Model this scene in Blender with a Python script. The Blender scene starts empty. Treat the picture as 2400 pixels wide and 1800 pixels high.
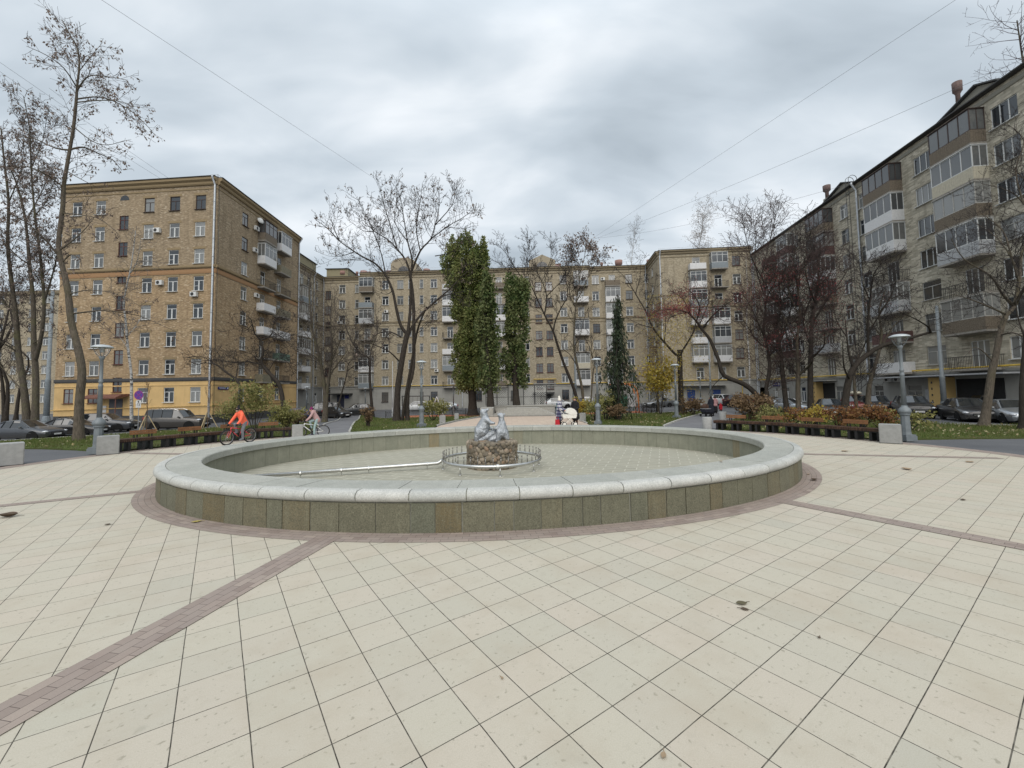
import bpy, bmesh, math, random
from mathutils import Vector, Matrix, noise
import numpy as np
R_ = math.radians
rnd = random.Random(7)
SC = bpy.context.scene
COL = SC.collection
# ---------------------------------------------------------------- camera measured from the photograph (2400 x 1800 frame)
FPX, PCX, PCY, CAMH = 968.9, 1198.0, 862.5, 2.114
PITCH, ROLL = R_(3.39), R_(-0.83)
_r = Vector((1, 0, 0)); _f = Vector((0, math.cos(PITCH), math.sin(PITCH))); _u = Vector((0, -math.sin(PITCH), math.cos(PITCH)))
CR = _r * math.cos(ROLL) + _u * math.sin(ROLL); CU = _u * math.cos(ROLL) - _r * math.sin(ROLL); CF = _f
EYE = Vector((0, 0, CAMH))
cd = bpy.data.cameras.new('camera'); co = bpy.data.objects.new('camera', cd); COL.objects.link(co)
cd.sensor_width = 36.0; cd.lens = FPX / 2400 * 36.0
cd.shift_x = (1200 - PCX) / 2400; cd.shift_y = -(900 - PCY) / 2400
cd.clip_start = 0.05; cd.clip_end = 2000
M4 = Matrix.Identity(4)
for i in range(3):
    M4[i][0] = CR[i]; M4[i][1] = CU[i]; M4[i][2] = -CF[i]; M4[i][3] = EYE[i]
co.matrix_world = M4
SC.camera = co

def ray(x, y):
    return CR * ((x - PCX) / FPX) - CU * ((y - PCY) / FPX) + CF
def D(x, y, dep):                       # the point at a given distance ahead that stands at a place in the photograph
    d = ray(x, y); return EYE + d * (dep / d.y)
def sstep(a, b, v):
    t = min(1, max(0, (v - a) / (b - a))); return t * t * (3 - 2 * t)
def T(x, y):                            # height of the ground: level plaza, falling gently to the streets round it
    r = math.hypot(x + .3, (y - 13))
    if y < 13: r = abs(x + .3)
    a = .3 + .45 * sstep(30, 0, x) + .15 * sstep(0, -30, x)
    return -a * sstep(17, 44, r)
def G(x, y, dz=0.0):                    # where a ray through the photograph meets the ground
    d = ray(x, y); lo, hi = 1.0, 260.0
    f = lambda s: (EYE.z + d.z * s) - T(d.x * s, d.y * s) - dz
    s = lo
    while s < hi and f(s) > 0: s += .5
    a, b = s - .5, s
    for _ in range(30):
        m = (a + b) / 2
        if f(m) > 0: a = m
        else: b = m
    p = EYE + d * b
    p.z = T(p.x, p.y) + dz
    return p
def PL(x, y, z=0.0):                    # ray against a level plane
    d = ray(x, y); return EYE + d * ((z - EYE.z) / d.z)

# ---------------------------------------------------------------- materials
MATS = {}
class N:
    def __init__(s, name):
        s.m = bpy.data.materials.new(name); s.m.use_nodes = True
        s.t = s.m.node_tree; s.b = s.t.nodes['Principled BSDF']
    def n(s, typ, **kw):
        nd = s.t.nodes.new(typ)
        for k, v in kw.items():
            if k[0] == '_': setattr(nd, k[1:], v)
            else: nd.inputs[k.replace('__', ' ')].default_value = v
        return nd
    def l(s, a, b): s.t.links.new(a, b)
    def mix(s, fac, a, b, mode='MIX'):
        nd = s.t.nodes.new('ShaderNodeMix'); nd.data_type = 'RGBA'; nd.blend_type = mode
        for sock, v in ((nd.inputs[0], fac), (nd.inputs[6], a), (nd.inputs[7], b)):
            if hasattr(v, 'links'): s.l(v, sock)
            elif isinstance(v, (int, float)): sock.default_value = v
            else: sock.default_value = tuple(v) + ((1,) if len(v) == 3 else ())
        return nd.outputs[2]
    def ramp(s, src, pts):
        nd = s.t.nodes.new('ShaderNodeValToRGB'); e = nd.color_ramp.elements
        while len(e) < len(pts): e.new(.5)
        for i, (p, c) in enumerate(pts):
            e[i].position = p; e[i].color = (c, c, c, 1) if isinstance(c, (int, float)) else tuple(c) + (1,)
        s.l(src, nd.inputs[0]); return nd.outputs[0]
    def noise(s, vec, scale, detail=4, rough=.6):
        nd = s.n('ShaderNodeTexNoise', Scale=scale, Detail=detail, Roughness=rough); s.l(vec, nd.inputs['Vector']); return nd.outputs['Fac']
    def obj(s): return s.n('ShaderNodeTexCoord').outputs['Object']
    def uv(s): return s.n('ShaderNodeTexCoord').outputs['UV']
    def map(s, vec, rot=(0, 0, 0), scale=(1, 1, 1), loc=(0, 0, 0)):
        nd = s.n('ShaderNodeMapping', Rotation=rot, Scale=scale, Location=loc); s.l(vec, nd.inputs['Vector']); return nd.outputs[0]
    def col(s, c): s.l(c, s.b.inputs['Base Color'])
    def bump(s, h, strength=.3, dist=.02):
        nd = s.n('ShaderNodeBump', Strength=strength, Distance=dist); s.l(h, nd.inputs['Height']); s.l(nd.outputs[0], s.b.inputs['Normal'])
    def set(s, rough=.7, metal=0, spec=.4, coat=0):
        s.b.inputs['Roughness'].default_value = rough; s.b.inputs['Metallic'].default_value = metal
        s.b.inputs['Specular IOR Level'].default_value = spec; s.b.inputs['Coat Weight'].default_value = coat
        return s.m
def mat(name, c, rough=.7, metal=0, var=.2, scale=6, bump=0, spec=.4, coat=0, isl=0, objr=0):
    if name in MATS: return MATS[name]
    k = N(name); v = k.obj()
    f = k.noise(v, scale, 6)
    lo = [x * (1 - var) for x in c]; hi = [min(1, x * (1 + var)) for x in c]
    cc = k.mix(k.ramp(f, [(.3, 0), (.7, 1)]), lo, hi)
    if isl:
        g = k.n('ShaderNodeNewGeometry').outputs['Random Per Island']
        cc = k.mix(1, cc, k.ramp(g, [(0, 1 - isl), (1, 1 + isl)]), 'MULTIPLY')
    if objr:
        g = k.n('ShaderNodeObjectInfo').outputs['Random']
        cc = k.mix(1, cc, k.ramp(g, [(0, 1 - objr), (1, 1 + objr)]), 'MULTIPLY')
    k.col(cc)
    if bump: k.bump(k.noise(v, scale * 6, 5), bump, .02)
    MATS[name] = k.set(rough, metal, spec, coat)
    return MATS[name]

# ---------------------------------------------------------------- mesh builder
class MB:
    def __init__(s, off=None): s.v = []; s.f = []; s.uv = []; s.off = off or Vector()
    def add(s, pts, faces, uvs=None):
        b = len(s.v); s.v += [tuple(Vector(p) - s.off) for p in pts]
        s.f += [tuple(b + i for i in f) for f in faces]
        s.uv += uvs if uvs else [[(0, 0)] * len(f) for f in faces]
        return s
    def quad(s, a, b, c, d, uv=None): return s.add([a, b, c, d], [(0, 1, 2, 3)], [uv] if uv else None)
    def box(s, c, d, rz=0, ax=None, taper=1):
        c = Vector(c); hx, hy, hz = d[0] / 2, d[1] / 2, d[2] / 2
        m = ax if ax else Matrix.Rotation(rz, 3, 'Z')
        p = []
        for z in (-1, 1):
            k = taper if z > 0 else 1
            for x, y in ((-1, -1), (1, -1), (1, 1), (-1, 1)): p.append(c + m @ Vector((x * hx * k, y * hy * k, z * hz)))
        return s.add(p, [(3, 2, 1, 0), (4, 5, 6, 7), (0, 1, 5, 4), (1, 2, 6, 5), (2, 3, 7, 6), (3, 0, 4, 7)])
    def bar(s, a, b, w, h=None, up=Vector((0, 0, 1))):
        a = Vector(a); b = Vector(b); z = (b - a); L = z.length
        if L < 1e-6: return s
        z /= L; x = z.cross(up)
        if x.length < 1e-4: x = z.cross(Vector((1, 0, 0)))
        x.normalize(); y = z.cross(x)
        m = Matrix((x, y, z)).transposed()
        return s.box((a + b) / 2, (w, h or w, L), ax=m)
    def tube(s, pts, rad, n=8, cap=True):
        pts = [Vector(p) for p in pts]; k = len(pts)
        if not hasattr(rad, '__len__'): rad = [rad] * k
        vs = []; fs = []; pr = None
        for i, p in enumerate(pts):
            t = (pts[min(i + 1, k - 1)] - pts[max(i - 1, 0)])
            t = t.normalized() if t.length > 1e-9 else Vector((0, 0, 1))
            if pr is None:
                a = t.cross(Vector((0, 0, 1)))
                if a.length < .05: a = t.cross(Vector((1, 0, 0)))
            else:
                a = pr - t * pr.dot(t)
                if a.length < 1e-5: a = t.cross(Vector((1, 0, 0)))
            a.normalize(); pr = a; b = t.cross(a)
            for j in range(n):
                w = 2 * math.pi * j / n; vs.append(p + (a * math.cos(w) + b * math.sin(w)) * rad[i])
        for i in range(k - 1):
            for j in range(n): fs.append((i * n + j, i * n + (j + 1) % n, (i + 1) * n + (j + 1) % n, (i + 1) * n + j))
        if cap: fs.append(tuple(range(n - 1, -1, -1))); fs.append(tuple((k - 1) * n + j for j in range(n)))
        return s.add(vs, fs)
    def lathe(s, c, prof, n=16, sx=1, sy=1):
        c = Vector(c); vs = []; fs = []; k = len(prof)
        for r, z in prof:
            for j in range(n):
                w = 2 * math.pi * j / n; vs.append(c + Vector((r * math.cos(w) * sx, r * math.sin(w) * sy, z)))
        for i in range(k - 1):
            for j in range(n): fs.append((i * n + j, i * n + (j + 1) % n, (i + 1) * n + (j + 1) % n, (i + 1) * n + j))
        fs.append(tuple(range(n - 1, -1, -1))); fs.append(tuple((k - 1) * n + j for j in range(n)))
        return s.add(vs, fs)
    def ball(s, c, r, n=10, m=7, jit=0):
        c = Vector(c); r = r if hasattr(r, '__len__') else (r, r, r); vs = []; fs = []
        for i in range(m + 1):
            a = math.pi * i / m
            for j in range(n):
                w = 2 * math.pi * j / n; k = 1 + (rnd.uniform(-jit, jit) if jit else 0)
                vs.append(c + Vector((r[0] * math.sin(a) * math.cos(w) * k, r[1] * math.sin(a) * math.sin(w) * k, -r[2] * math.cos(a) * k)))
        for i in range(m):
            for j in range(n): fs.append((i * n + j, i * n + (j + 1) % n, (i + 1) * n + (j + 1) % n, (i + 1) * n + j))
        return s.add(vs, fs)
    def prism(s, outline, a, b):            # outline in 2-D mapped by two functions: front and back points
        n = len(outline); p = [a(q) for q in outline] + [b(q) for q in outline]
        return s.add(p, [tuple(range(n)), tuple(range(2 * n - 1, n - 1, -1))] + [(i, n + i, n + (i + 1) % n, (i + 1) % n) for i in range(n)])
    def mesh(s, name, mats, smooth=False):
        me = bpy.data.meshes.new(name); me.from_pydata(s.v, [], s.f)
        if any(any(q != (0, 0) for q in u) for u in s.uv[:50]):
            l = me.uv_layers.new(name='UVMap'); fl = [c for u in s.uv for q in u for c in q]
            l.data.foreach_set('uv', fl)
        for m in (mats if isinstance(mats, (list, tuple)) else [mats]): me.materials.append(m)
        if smooth: me.polygons.foreach_set('use_smooth', [True] * len(me.polygons))
        me.update(); return me
    def build(s, name, mats, parent=None, smooth=False):
        return link(name, s.mesh(name, mats, smooth), parent)
def link(name, me, parent=None, loc=None, rz=0):
    o = bpy.data.objects.new(name, me); COL.objects.link(o)
    if parent: o.parent = parent
    if loc is not None: o.location = loc
    if rz: o.rotation_euler.z = rz
    return o
def tag(o, label=None, cat=None, group=None, kind=None):
    if label: o['label'] = label
    if cat: o['category'] = cat
    if group: o['group'] = group
    if kind: o['kind'] = kind
    return o
def thing(name, loc, label, cat, group=None, rz=0):
    o = bpy.data.objects.new(name, None); COL.objects.link(o); o.location = loc; o.rotation_euler.z = rz
    o.empty_display_size = .3
    return tag(o, label, cat, group)
def copy_tree(o, parent=None):
    c = o.copy(); COL.objects.link(c); c.parent = parent
    for ch in list(o.children): copy_tree(ch, c)
    return c
def sharp(me, ang=35):
    me.polygons.foreach_set('use_smooth', [True] * len(me.polygons))
    bm = bmesh.new(); bm.from_mesh(me)
    for e in bm.edges:
        if len(e.link_faces) == 2 and e.calc_face_angle(0) > R_(ang): e.smooth = False
    bm.to_mesh(me); bm.free(); return me

# ---------------------------------------------------------------- overcast sky, soft sun
w = bpy.data.worlds.new('World'); SC.world = w; w.use_nodes = True
nt = w.node_tree; bg = nt.nodes['Background']
SUN_EL, SUN_AZ = R_(43), R_(182)      # azimuth clockwise from +Y
sky = nt.nodes.new('ShaderNodeTexSky'); sky.sky_type = 'NISHITA'; sky.sun_disc = False
sky.sun_elevation = SUN_EL; sky.sun_rotation = SUN_AZ; sky.air_density = 1.2; sky.dust_density = 3
tc = nt.nodes.new('ShaderNodeTexCoord')
sep = nt.nodes.new('ShaderNodeSeparateXYZ'); nt.links.new(tc.outputs['Generated'], sep.inputs[0])
def wm(op, a, b=None, c=None):
    nd = nt.nodes.new('ShaderNodeMath'); nd.operation = op
    for i, v in enumerate((a, b, c)):
        if v is None: continue
        if hasattr(v, 'links'): nt.links.new(v, nd.inputs[i])
        else: nd.inputs[i].default_value = v
    return nd.outputs[0]
zz = wm('MAXIMUM', wm('ADD', sep.outputs[2], .28), .08)
cb = nt.nodes.new('ShaderNodeCombineXYZ')
nt.links.new(wm('DIVIDE', sep.outputs[0], zz), cb.inputs[0]); nt.links.new(wm('DIVIDE', sep.outputs[1], zz), cb.inputs[1])
def wnoise(scale, detail, rot, sc, loc, dist=0):
    mp = nt.nodes.new('ShaderNodeMapping'); mp.inputs['Rotation'].default_value = (0, 0, rot); mp.inputs['Scale'].default_value = sc; mp.inputs['Location'].default_value = loc
    nt.links.new(cb.outputs[0], mp.inputs[0])
    nz = nt.nodes.new('ShaderNodeTexNoise'); nz.inputs['Scale'].default_value = scale; nz.inputs['Detail'].default_value = detail
    nz.inputs['Roughness'].default_value = .5; nz.inputs['Distortion'].default_value = dist
    nt.links.new(mp.outputs[0], nz.inputs['Vector']); return nz.outputs['Fac']
n1 = wnoise(.75, 4, .9, (1, 1.9, 1), (1.3, 4.1, 0), .4)
n2 = wnoise(2.1, 5, .8, (1, 2.2, 1), (7.7, 2.2, 0), .4)
nn = wm('ADD', wm('MULTIPLY', n1, .72), wm('MULTIPLY', n2, .28))
rp = nt.nodes.new('ShaderNodeValToRGB'); nt.links.new(nn, rp.inputs[0])
CLOUD = [(.38, (3.75, 4.3, 4.8)), (.465, (4.75, 5.35, 5.9)), (.53, (5.8, 6.35, 6.85)), (.61, (7.5, 7.85, 8.2))]
e = rp.color_ramp.elements
while len(e) < len(CLOUD): e.new(.5)
for i, (p, c) in enumerate(CLOUD): e[i].position = p; e[i].color = c + (1,)
mx = nt.nodes.new('ShaderNodeMix'); mx.data_type = 'RGBA'; mx.inputs[0].default_value = .95
nt.links.new(sky.outputs[0], mx.inputs[6]); nt.links.new(rp.outputs[0], mx.inputs[7])
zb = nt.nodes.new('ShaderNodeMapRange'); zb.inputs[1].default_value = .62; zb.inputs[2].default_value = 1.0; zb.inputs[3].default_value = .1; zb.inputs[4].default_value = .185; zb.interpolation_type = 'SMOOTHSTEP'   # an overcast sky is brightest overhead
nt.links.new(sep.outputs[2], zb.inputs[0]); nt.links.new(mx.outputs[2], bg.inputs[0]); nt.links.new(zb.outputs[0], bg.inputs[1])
sl = bpy.data.lights.new('sun', 'SUN'); sl.energy = 1.5; sl.angle = R_(60); sl.color = (1, .94, .86)
so = bpy.data.objects.new('sun', sl); COL.objects.link(so)
sd = Vector((math.sin(SUN_AZ) * math.cos(SUN_EL), math.cos(SUN_AZ) * math.cos(SUN_EL), math.sin(SUN_EL)))
so.rotation_euler = sd.to_track_quat('Z', 'Y').to_euler(); so.location = (0, -20, 60)
vs = SC.view_settings; vs.view_transform = 'Standard'; vs.look = 'None'; vs.exposure = .36; vs.gamma = 1
# ================================================================ ground
def drape(name, mats, poly, dz, step=1.5, uvf=None, kind='structure', thick=0):
    """A sheet over the ground inside a polygon (list of x, y)."""
    bm = bmesh.new()
    vs = [bm.verts.new((p[0], p[1], 0)) for p in poly]
    bm.faces.new(vs)
    xs = [p[0] for p in poly]; ys = [p[1] for p in poly]
    for lo, hi, nrm in ((min(xs), max(xs), (1, 0, 0)), (min(ys), max(ys), (0, 1, 0))):
        k = math.floor(lo / step) * step + step
        while k < hi:
            bmesh.ops.bisect_plane(bm, geom=bm.verts[:] + bm.edges[:] + bm.faces[:], plane_co=tuple(k * c for c in nrm), plane_no=nrm)
            k += step
    for v in bm.verts: v.co.z = T(v.co.x, v.co.y) + dz
    bmesh.ops.recalc_face_normals(bm, faces=bm.faces[:])
    if bm.faces[:] and sum(f.normal.z for f in bm.faces) < 0: bmesh.ops.reverse_faces(bm, faces=bm.faces[:])
    if thick:
        ed = [e for e in bm.edges if e.is_boundary]
        r = bmesh.ops.extrude_edge_only(bm, edges=ed)
        for v in r['geom']:
            if isinstance(v, bmesh.types.BMVert): v.co.z -= thick
    me = bpy.data.meshes.new(name); bm.to_mesh(me); bm.free(); me.materials.append(mats)
    o = link(name, me)
    return tag(o, kind=kind)
def strip(a, b, name, m, dz, parent=None, wid=None):
    pass
def gp(pts, dz=0): return [(G(*p).x, G(*p).y) for p in pts]

# asphalt yard and streets: the one sheet that reaches the horizon
k = N('asphalt'); v = k.obj()
c = k.mix(k.ramp(k.noise(v, .25, 6), [(.35, 0), (.65, 1)]), (.075, .078, .085), (.115, .118, .125))
c = k.mix(k.ramp(k.noise(v, 40, 3), [(.4, 0), (.8, .35)]), c, (.2, .2, .2))
k.col(c); k.bump(k.noise(v, 90, 3), .25, .01); ASPH = k.set(.9, spec=.25)
mb = MB()
gx = [-600, -300, -150] + [x * 3.0 for x in range(-34, 35)] + [150, 300, 600]
gy = [-200, -60, -20] + [y * 3.0 for y in range(-2, 38)] + [140, 200, 400, 900]
mb.add([(x, y, (-.4 if ((x + .35) / 14) ** 2 + (max(y - 12.6, 0) / 11) ** 2 < 1 and -7 < y else T(x, y) - .03)) for y in gy for x in gx], [(j * len(gx) + i, j * len(gx) + i + 1, (j + 1) * len(gx) + i + 1, (j + 1) * len(gx) + i) for j in range(len(gy) - 1) for i in range(len(gx) - 1)])
tag(mb.build('ground', ASPH), kind='structure')

# plaza: cream square slabs of 0.4 m laid at 35 degrees
YAW = R_(35.36); TO = Vector((-.95, 2.667)) * (CAMH / 1.6)
FC = Vector((-.367, 12.633)); FA, FB, FTH = 8.483, 6.175, .151
k = N('cream_slabs'); v = k.obj()
v2 = k.map(k.n('ShaderNodeVectorMath', _operation='SUBTRACT', **{}).outputs[0], (0, 0, 0)) if False else None
mp = k.n('ShaderNodeMapping'); mp.vector_type = 'TEXTURE'; mp.inputs['Location'].default_value = (TO.x, TO.y, 0); mp.inputs['Rotation'].default_value = (0, 0, YAW)
k.l(v, mp.inputs[0]); tv = mp.outputs[0]
wob = k.n('ShaderNodeTexNoise', Scale=3.0, Detail=3); k.l(tv, wob.inputs['Vector'])
wadd = k.n('ShaderNodeVectorMath', _operation='MULTIPLY_ADD'); k.l(wob.outputs['Color'], wadd.inputs[0]); wadd.inputs[1].default_value = (.004, .004, 0); k.l(tv, wadd.inputs[2])
br = k.n('ShaderNodeTexBrick', Scale=1.0); br.offset = 0; br.squash = 1
for a, b in (('Brick Width', .4), ('Row Height', .4), ('Mortar Size', .0040), ('Mortar Smooth', .3), ('Bias', 0)): br.inputs[a].default_value = b
br.inputs['Color1'].default_value = (0, 0, 0, 1); br.inputs['Color2'].default_value = (1, 1, 1, 1); br.inputs['Mortar'].default_value = (.5, .5, .5, 1)
k.l(wadd.outputs[0], br.inputs['Vector'])
tone = k.ramp(br.outputs['Color'], [(0, (.455, .432, .36)), (.3, (.50, .455, .378)), (.55, (.478, .447, .37)), (.8, (.51, .452, .378)), (1, (.44, .417, .35))])
big = k.noise(v, .5, 5); tone = k.mix(k.ramp(big, [(.35, 0), (.7, .4)]), tone, (.50, .455, .36))
st = k.noise(k.map(tv, (0, 0, .8), (2.5, 14, 1)), 2.2, 5, .65); tone = k.mix(k.ramp(st, [(.55, 0), (.8, .35)]), tone, (.36, .33, .24))
sp = k.noise(tv, 22, 2, .5); tone = k.mix(k.ramp(sp, [(.64, 0), (.72, .6)]), tone, (.2, .185, .14))
gr = k.noise(v, 130, 3, .7); tone = k.mix(k.ramp(gr, [(.3, .4), (.65, 0)]), tone, (.30, .275, .2))
sto = k.n('ShaderNodeTexVoronoi', Scale=1.3); k.l(tv, sto.inputs['Vector'])
tone = k.mix(k.ramp(sto.outputs['Distance'], [(.03, .35), (.055, 0)]), tone, (.27, .255, .2))
pt_ = k.noise(v, 1.1, 6, .65); tone = k.mix(k.ramp(pt_, [(.48, 0), (.70, .6)]), tone, (.40, .345, .265)); ft_ = k.noise(tv, 6, 5, .7); tone = k.mix(k.ramp(ft_, [(.55, 0), (.75, .28)]), tone, (.33, .30, .24))
edge = k.noise(v, 9, 3); dk = k.ramp(edge, [(.35, .72), (.6, 1)])
jn = k.n('ShaderNodeMath', _operation='MULTIPLY'); k.l(br.outputs['Fac'], jn.inputs[0]); k.l(dk, jn.inputs[1])
k.col(k.mix(jn.outputs[0], tone, (.035, .03, .022)))
inv = k.n('ShaderNodeMath', _operation='SUBTRACT'); inv.inputs[0].default_value = 1; k.l(br.outputs['Fac'], inv.inputs[1])
k.bump(inv.outputs[0], .6, .006); CREAM = k.set(.78, spec=.35)
PCEN = Vector((-.35, 12.6)); PA, PB = 15.75, 12.7
def ell(c, a, b, th, t):
    x, y = a * math.cos(t), b * math.sin(t); return Vector((c.x + x * math.cos(th) - y * math.sin(th), c.y + x * math.sin(th) + y * math.cos(th)))
NP = 128
outer = [ell(PCEN, PA, PB, 0, 2 * math.pi * i / NP) for i in range(NP)]
# front part of the plaza runs on behind the viewer
plz = [p for p in outer if p.y >= 12.6]; plz.sort(key=lambda p: -p.x)
front = [(PCEN.x - PA, 6.0), (PCEN.x - PA - 1, -2), (-18, -9), (18, -9), (PCEN.x + PA + 1, -2), (PCEN.x + PA, 6.0)]
hole = [ell(FC, FA - .15, FB - .15, FTH, 2 * math.pi * i / NP) for i in range(NP)]
bm = bmesh.new()
oo = [bm.verts.new((p[0], p[1], 0)) for p in [tuple(q) for q in plz] + front]
hh = [bm.verts.new((p.x, p.y, 0)) for p in hole]
for L in (oo, hh):
    for i in range(len(L)): bm.edges.new((L[i], L[(i + 1) % len(L)]))
bmesh.ops.triangle_fill(bm, use_beauty=True, edges=bm.edges[:])
for f in bm.faces:
    if f.normal.z < 0: f.normal_flip()
me = bpy.data.meshes.new('plaza_paving'); bm.to_mesh(me); bm.free(); me.materials.append(CREAM)
tag(link('plaza_paving', me), kind='structure')

# brown clay pavers: ring, spokes, border band
k = N('brown_pavers'); uv = k.uv()
br = k.n('ShaderNodeTexBrick', Scale=1.0); br.offset = .5
for a, b in (('Brick Width', .2), ('Row Height', .1), ('Mortar Size', .0028), ('Mortar Smooth', .3), ('Bias', 0)): br.inputs[a].default_value = b
br.inputs['Color1'].default_value = (0, 0, 0, 1); br.inputs['Color2'].default_value = (1, 1, 1, 1); k.l(uv, br.inputs['Vector'])
tone = k.ramp(br.outputs['Color'], [(0, (.235, .185, .16)), (.35, (.31, .25, .215)), (.7, (.27, .22, .195)), (1, (.36, .295, .25))])
v = k.obj(); tone = k.mix(k.ramp(k.noise(v, 2.5, 5), [(.4, 0), (.7, .5)]), tone, (.33, .285, .245))
tone = k.mix(k.ramp(k.noise(v, 200, 2), [(.35, .25), (.65, 0)]), tone, (.17, .14, .12))
k.col(k.mix(br.outputs['Fac'], tone, (.09, .07, .06))); PAVER = k.set(.85, spec=.3)
def band(pts, w, name, dz, m=PAVER, side=0, inner=None):
    """A ribbon of paving along pts (2-D), w wide; UV in metres."""
    mb = MB(); s = 0; n = len(pts); P = [Vector((p[0], p[1])) for p in pts]
    rows = []
    for i, p in enumerate(P):
        t = (P[min(i + 1, n - 1)] - P[max(i - 1, 0)]).normalized(); nr = Vector((-t.y, t.x))
        if i: s += (p - P[i - 1]).length
        a = p + nr * (w / 2 + side); b = p - nr * (w / 2 - side)
        rows.append((a, b, s))
    for i in range(n - 1):
        a, b, s0 = rows[i]; c, d, s1 = rows[i + 1]
        z = lambda q: (q.x, q.y, T(q.x, q.y) + dz)
        mb.quad(z(b), z(d), z(c), z(a), [(s0 + .001, 0), (s1, 0), (s1, w), (s0, w)])
    return tag(mb.build(name, m), kind='structure')
ringpts = [ell(FC, FA + .17, FB + .17, FTH, 2 * math.pi * i / 160) for i in range(161)]
band(ringpts, .42, 'paver_ring', .004)
bandpts = [ell(PCEN, PA - .25, PB - .25, 0, t * math.pi / 96) for t in range(-14, 97 + 14)]
band(bandpts, .55, 'paver_border', .004)
for (a0, a1, b0, b1) in (((723, 1269), (0, 1652), (778, 1272), (0, 1726)), ((1862, 1173.6), (2396.7, 1276.6), (1835, 1181), (2396.7, 1288)),
                         ((322.8, 1150), (0, 1183.9), (314.6, 1156), (0, 1188.5)), ((1892, 1063), (2356, 1072.7), (1892, 1066), (2356, 1076)), ((420, 1062.5), (304, 1060), (420, 1066), (304, 1063.5))):
    p0 = (PL(*a0) + PL(*b0)) / 2; p1 = (PL(*a1) + PL(*b1)) / 2
    d = (p1 - p0).normalized(); w0 = min(.42, max(.22, (PL(*a1) - PL(*b1)).cross(d).length))
    L = (1.55 if a0[1] > 1100 else 1.02) * (p1 - p0).length
    wd = .5 * ((PL(*a0) - PL(*b0)).cross(d).length + (PL(*a1) - PL(*b1)).cross(d).length)
    band([(p0 - d * .2 + d * L * i / 6) .to_2d() for i in range(7)], wd, 'paver_band', .007)

# lawns, paths
k = N('lawn_soil'); v = k.obj()
c = k.mix(k.ramp(k.noise(v, 1.6, 6), [(.35, 0), (.62, 1)]), (.075, .07, .03), (.075, .115, .022))
c = k.mix(k.ramp(k.noise(v, .4, 4), [(.45, 0), (.7, .6)]), c, (.10, .085, .045))
c = k.mix(k.ramp(k.noise(v, 60, 3), [(.4, 0), (.7, .6)]), c, (.035, .05, .012))
k.col(c); k.bump(k.noise(v, 30, 4), .5, .05); LAWN = k.set(.95, spec=.15)
def xy(*pts): return [(G(*p).x, G(*p).y) for p in pts]
def arc(t0, t1, n=14, da=.35):
    return [tuple(ell(PCEN, PA + da, PB + da, 0, R_(t0 + (t1 - t0) * i / n))) for i in range(n + 1)]
LAWNS = [
    arc(163, 131) + [(-13.5, 29), (-21.0, 43.5), (-26, 37), (-30, 33.0), (-36, 29.4), (-30, 22)],
    [tuple(G(819, 1013).xy), tuple(G(845, 972).xy), (-14.0, 47), (-6.5, 47.5), (-3.2, 42), (-3.6, 35), (-4.9, 27.2)] + arc(106, 116, 5),
    [tuple(G(1557, 999.5).xy)] + arc(62, 70, 4) + [(4.9, 27.2), (5.2, 40), (9, 43), (16, 46.5), (22.5, 48.0), tuple(G(1643, 970).xy)],
    arc(18.5, 46) + [(14, 27), (24, 42), (27.5, 44), (27, 32), (25, 24), (33, 21), (31, 17.2)],
]
for i, p in enumerate(LAWNS): drape('lawn', LAWN, p, .03, 1.2, thick=.08)
k = N('path_asphalt'); v = k.obj()
c = k.mix(k.ramp(k.noise(v, .8, 5), [(.35, 0), (.65, 1)]), (.135, .135, .142), (.165, .165, .172))
c = k.mix(k.ramp(k.noise(v, 70, 2), [(.5, 0), (.8, .4)]), c, (.25, .25, .25)); k.col(c); PATH = k.set(.9, spec=.25)
drape('path', PATH, xy((759, 997), (735, 1012)) + [tuple(ell(PCEN, PA - .1, PB - .1, 0, R_(t))) for t in (132, 128, 123)] + xy((845, 971), (804, 973.6)), .012, 1.2)
drape('path', PATH, [tuple(ell(PCEN, PA - .1, PB - .1, 0, R_(t))) for t in (46, 52, 61)] + xy((1556, 1000), (1643.6, 970.8)) + [(23.5, 46), (20, 36)], .012, 1.2)
k = N('pink_slabs'); v = k.obj()
br = k.n('ShaderNodeTexBrick', Scale=1.0); br.offset = 0
for a, b in (('Brick Width', .4), ('Row Height', .4), ('Mortar Size', .004), ('Mortar Smooth', .3)): br.inputs[a].default_value = b
br.inputs['Color1'].default_value = (.46, .36, .29, 1); br.inputs['Color2'].default_value = (.52, .42, .33, 1); br.inputs['Mortar'].default_value = (.28, .22, .17, 1)
k.l(v, br.inputs['Vector']); c = k.mix(k.ramp(k.noise(v, .7, 5), [(.4, 0), (.7, .5)]), br.outputs['Color'], (.5, .41, .33)); k.col(c); PINK = k.set(.8, spec=.3)
WALK = [(-4.7, 24.3), (-2.5, 25.1), (0, 25.3), (2.5, 25.1), (4.7, 24.3), (4.9, 27.2), (5.2, 41.5), (-2.6, 41.5), (-3.4, 35), (-4.7, 27.2)]
drape('walkway', PINK, WALK, .016, 1.2)
KERB = mat('kerb_concrete', (.42, .41, .38), .85, var=.15, bump=.2)
def kerb(pts, w=.1, hh=.07, name='kerb'):
    mb = MB()
    for i in range(len(pts) - 1):
        a, b = Vector(pts[i]), Vector(pts[i + 1]); n = max(1, int((b - a).length / 1.5))
        for j in range(n):
            p = a.lerp(b, j / n); q = a.lerp(b, (j + .985) / n)
            mb.bar((p.x, p.y, T(*p) + .02 + hh / 2 - .04), (q.x, q.y, T(*q) + .02 + hh / 2 - .04), w, hh + .08)
    return tag(mb.build(name, KERB), kind='structure')
kerb(xy((819, 1013), (845, 971.5))); kerb(xy((758, 997), (804, 973.6))); kerb(xy((1556, 999.5), (1643.6, 970.4)))
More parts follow.
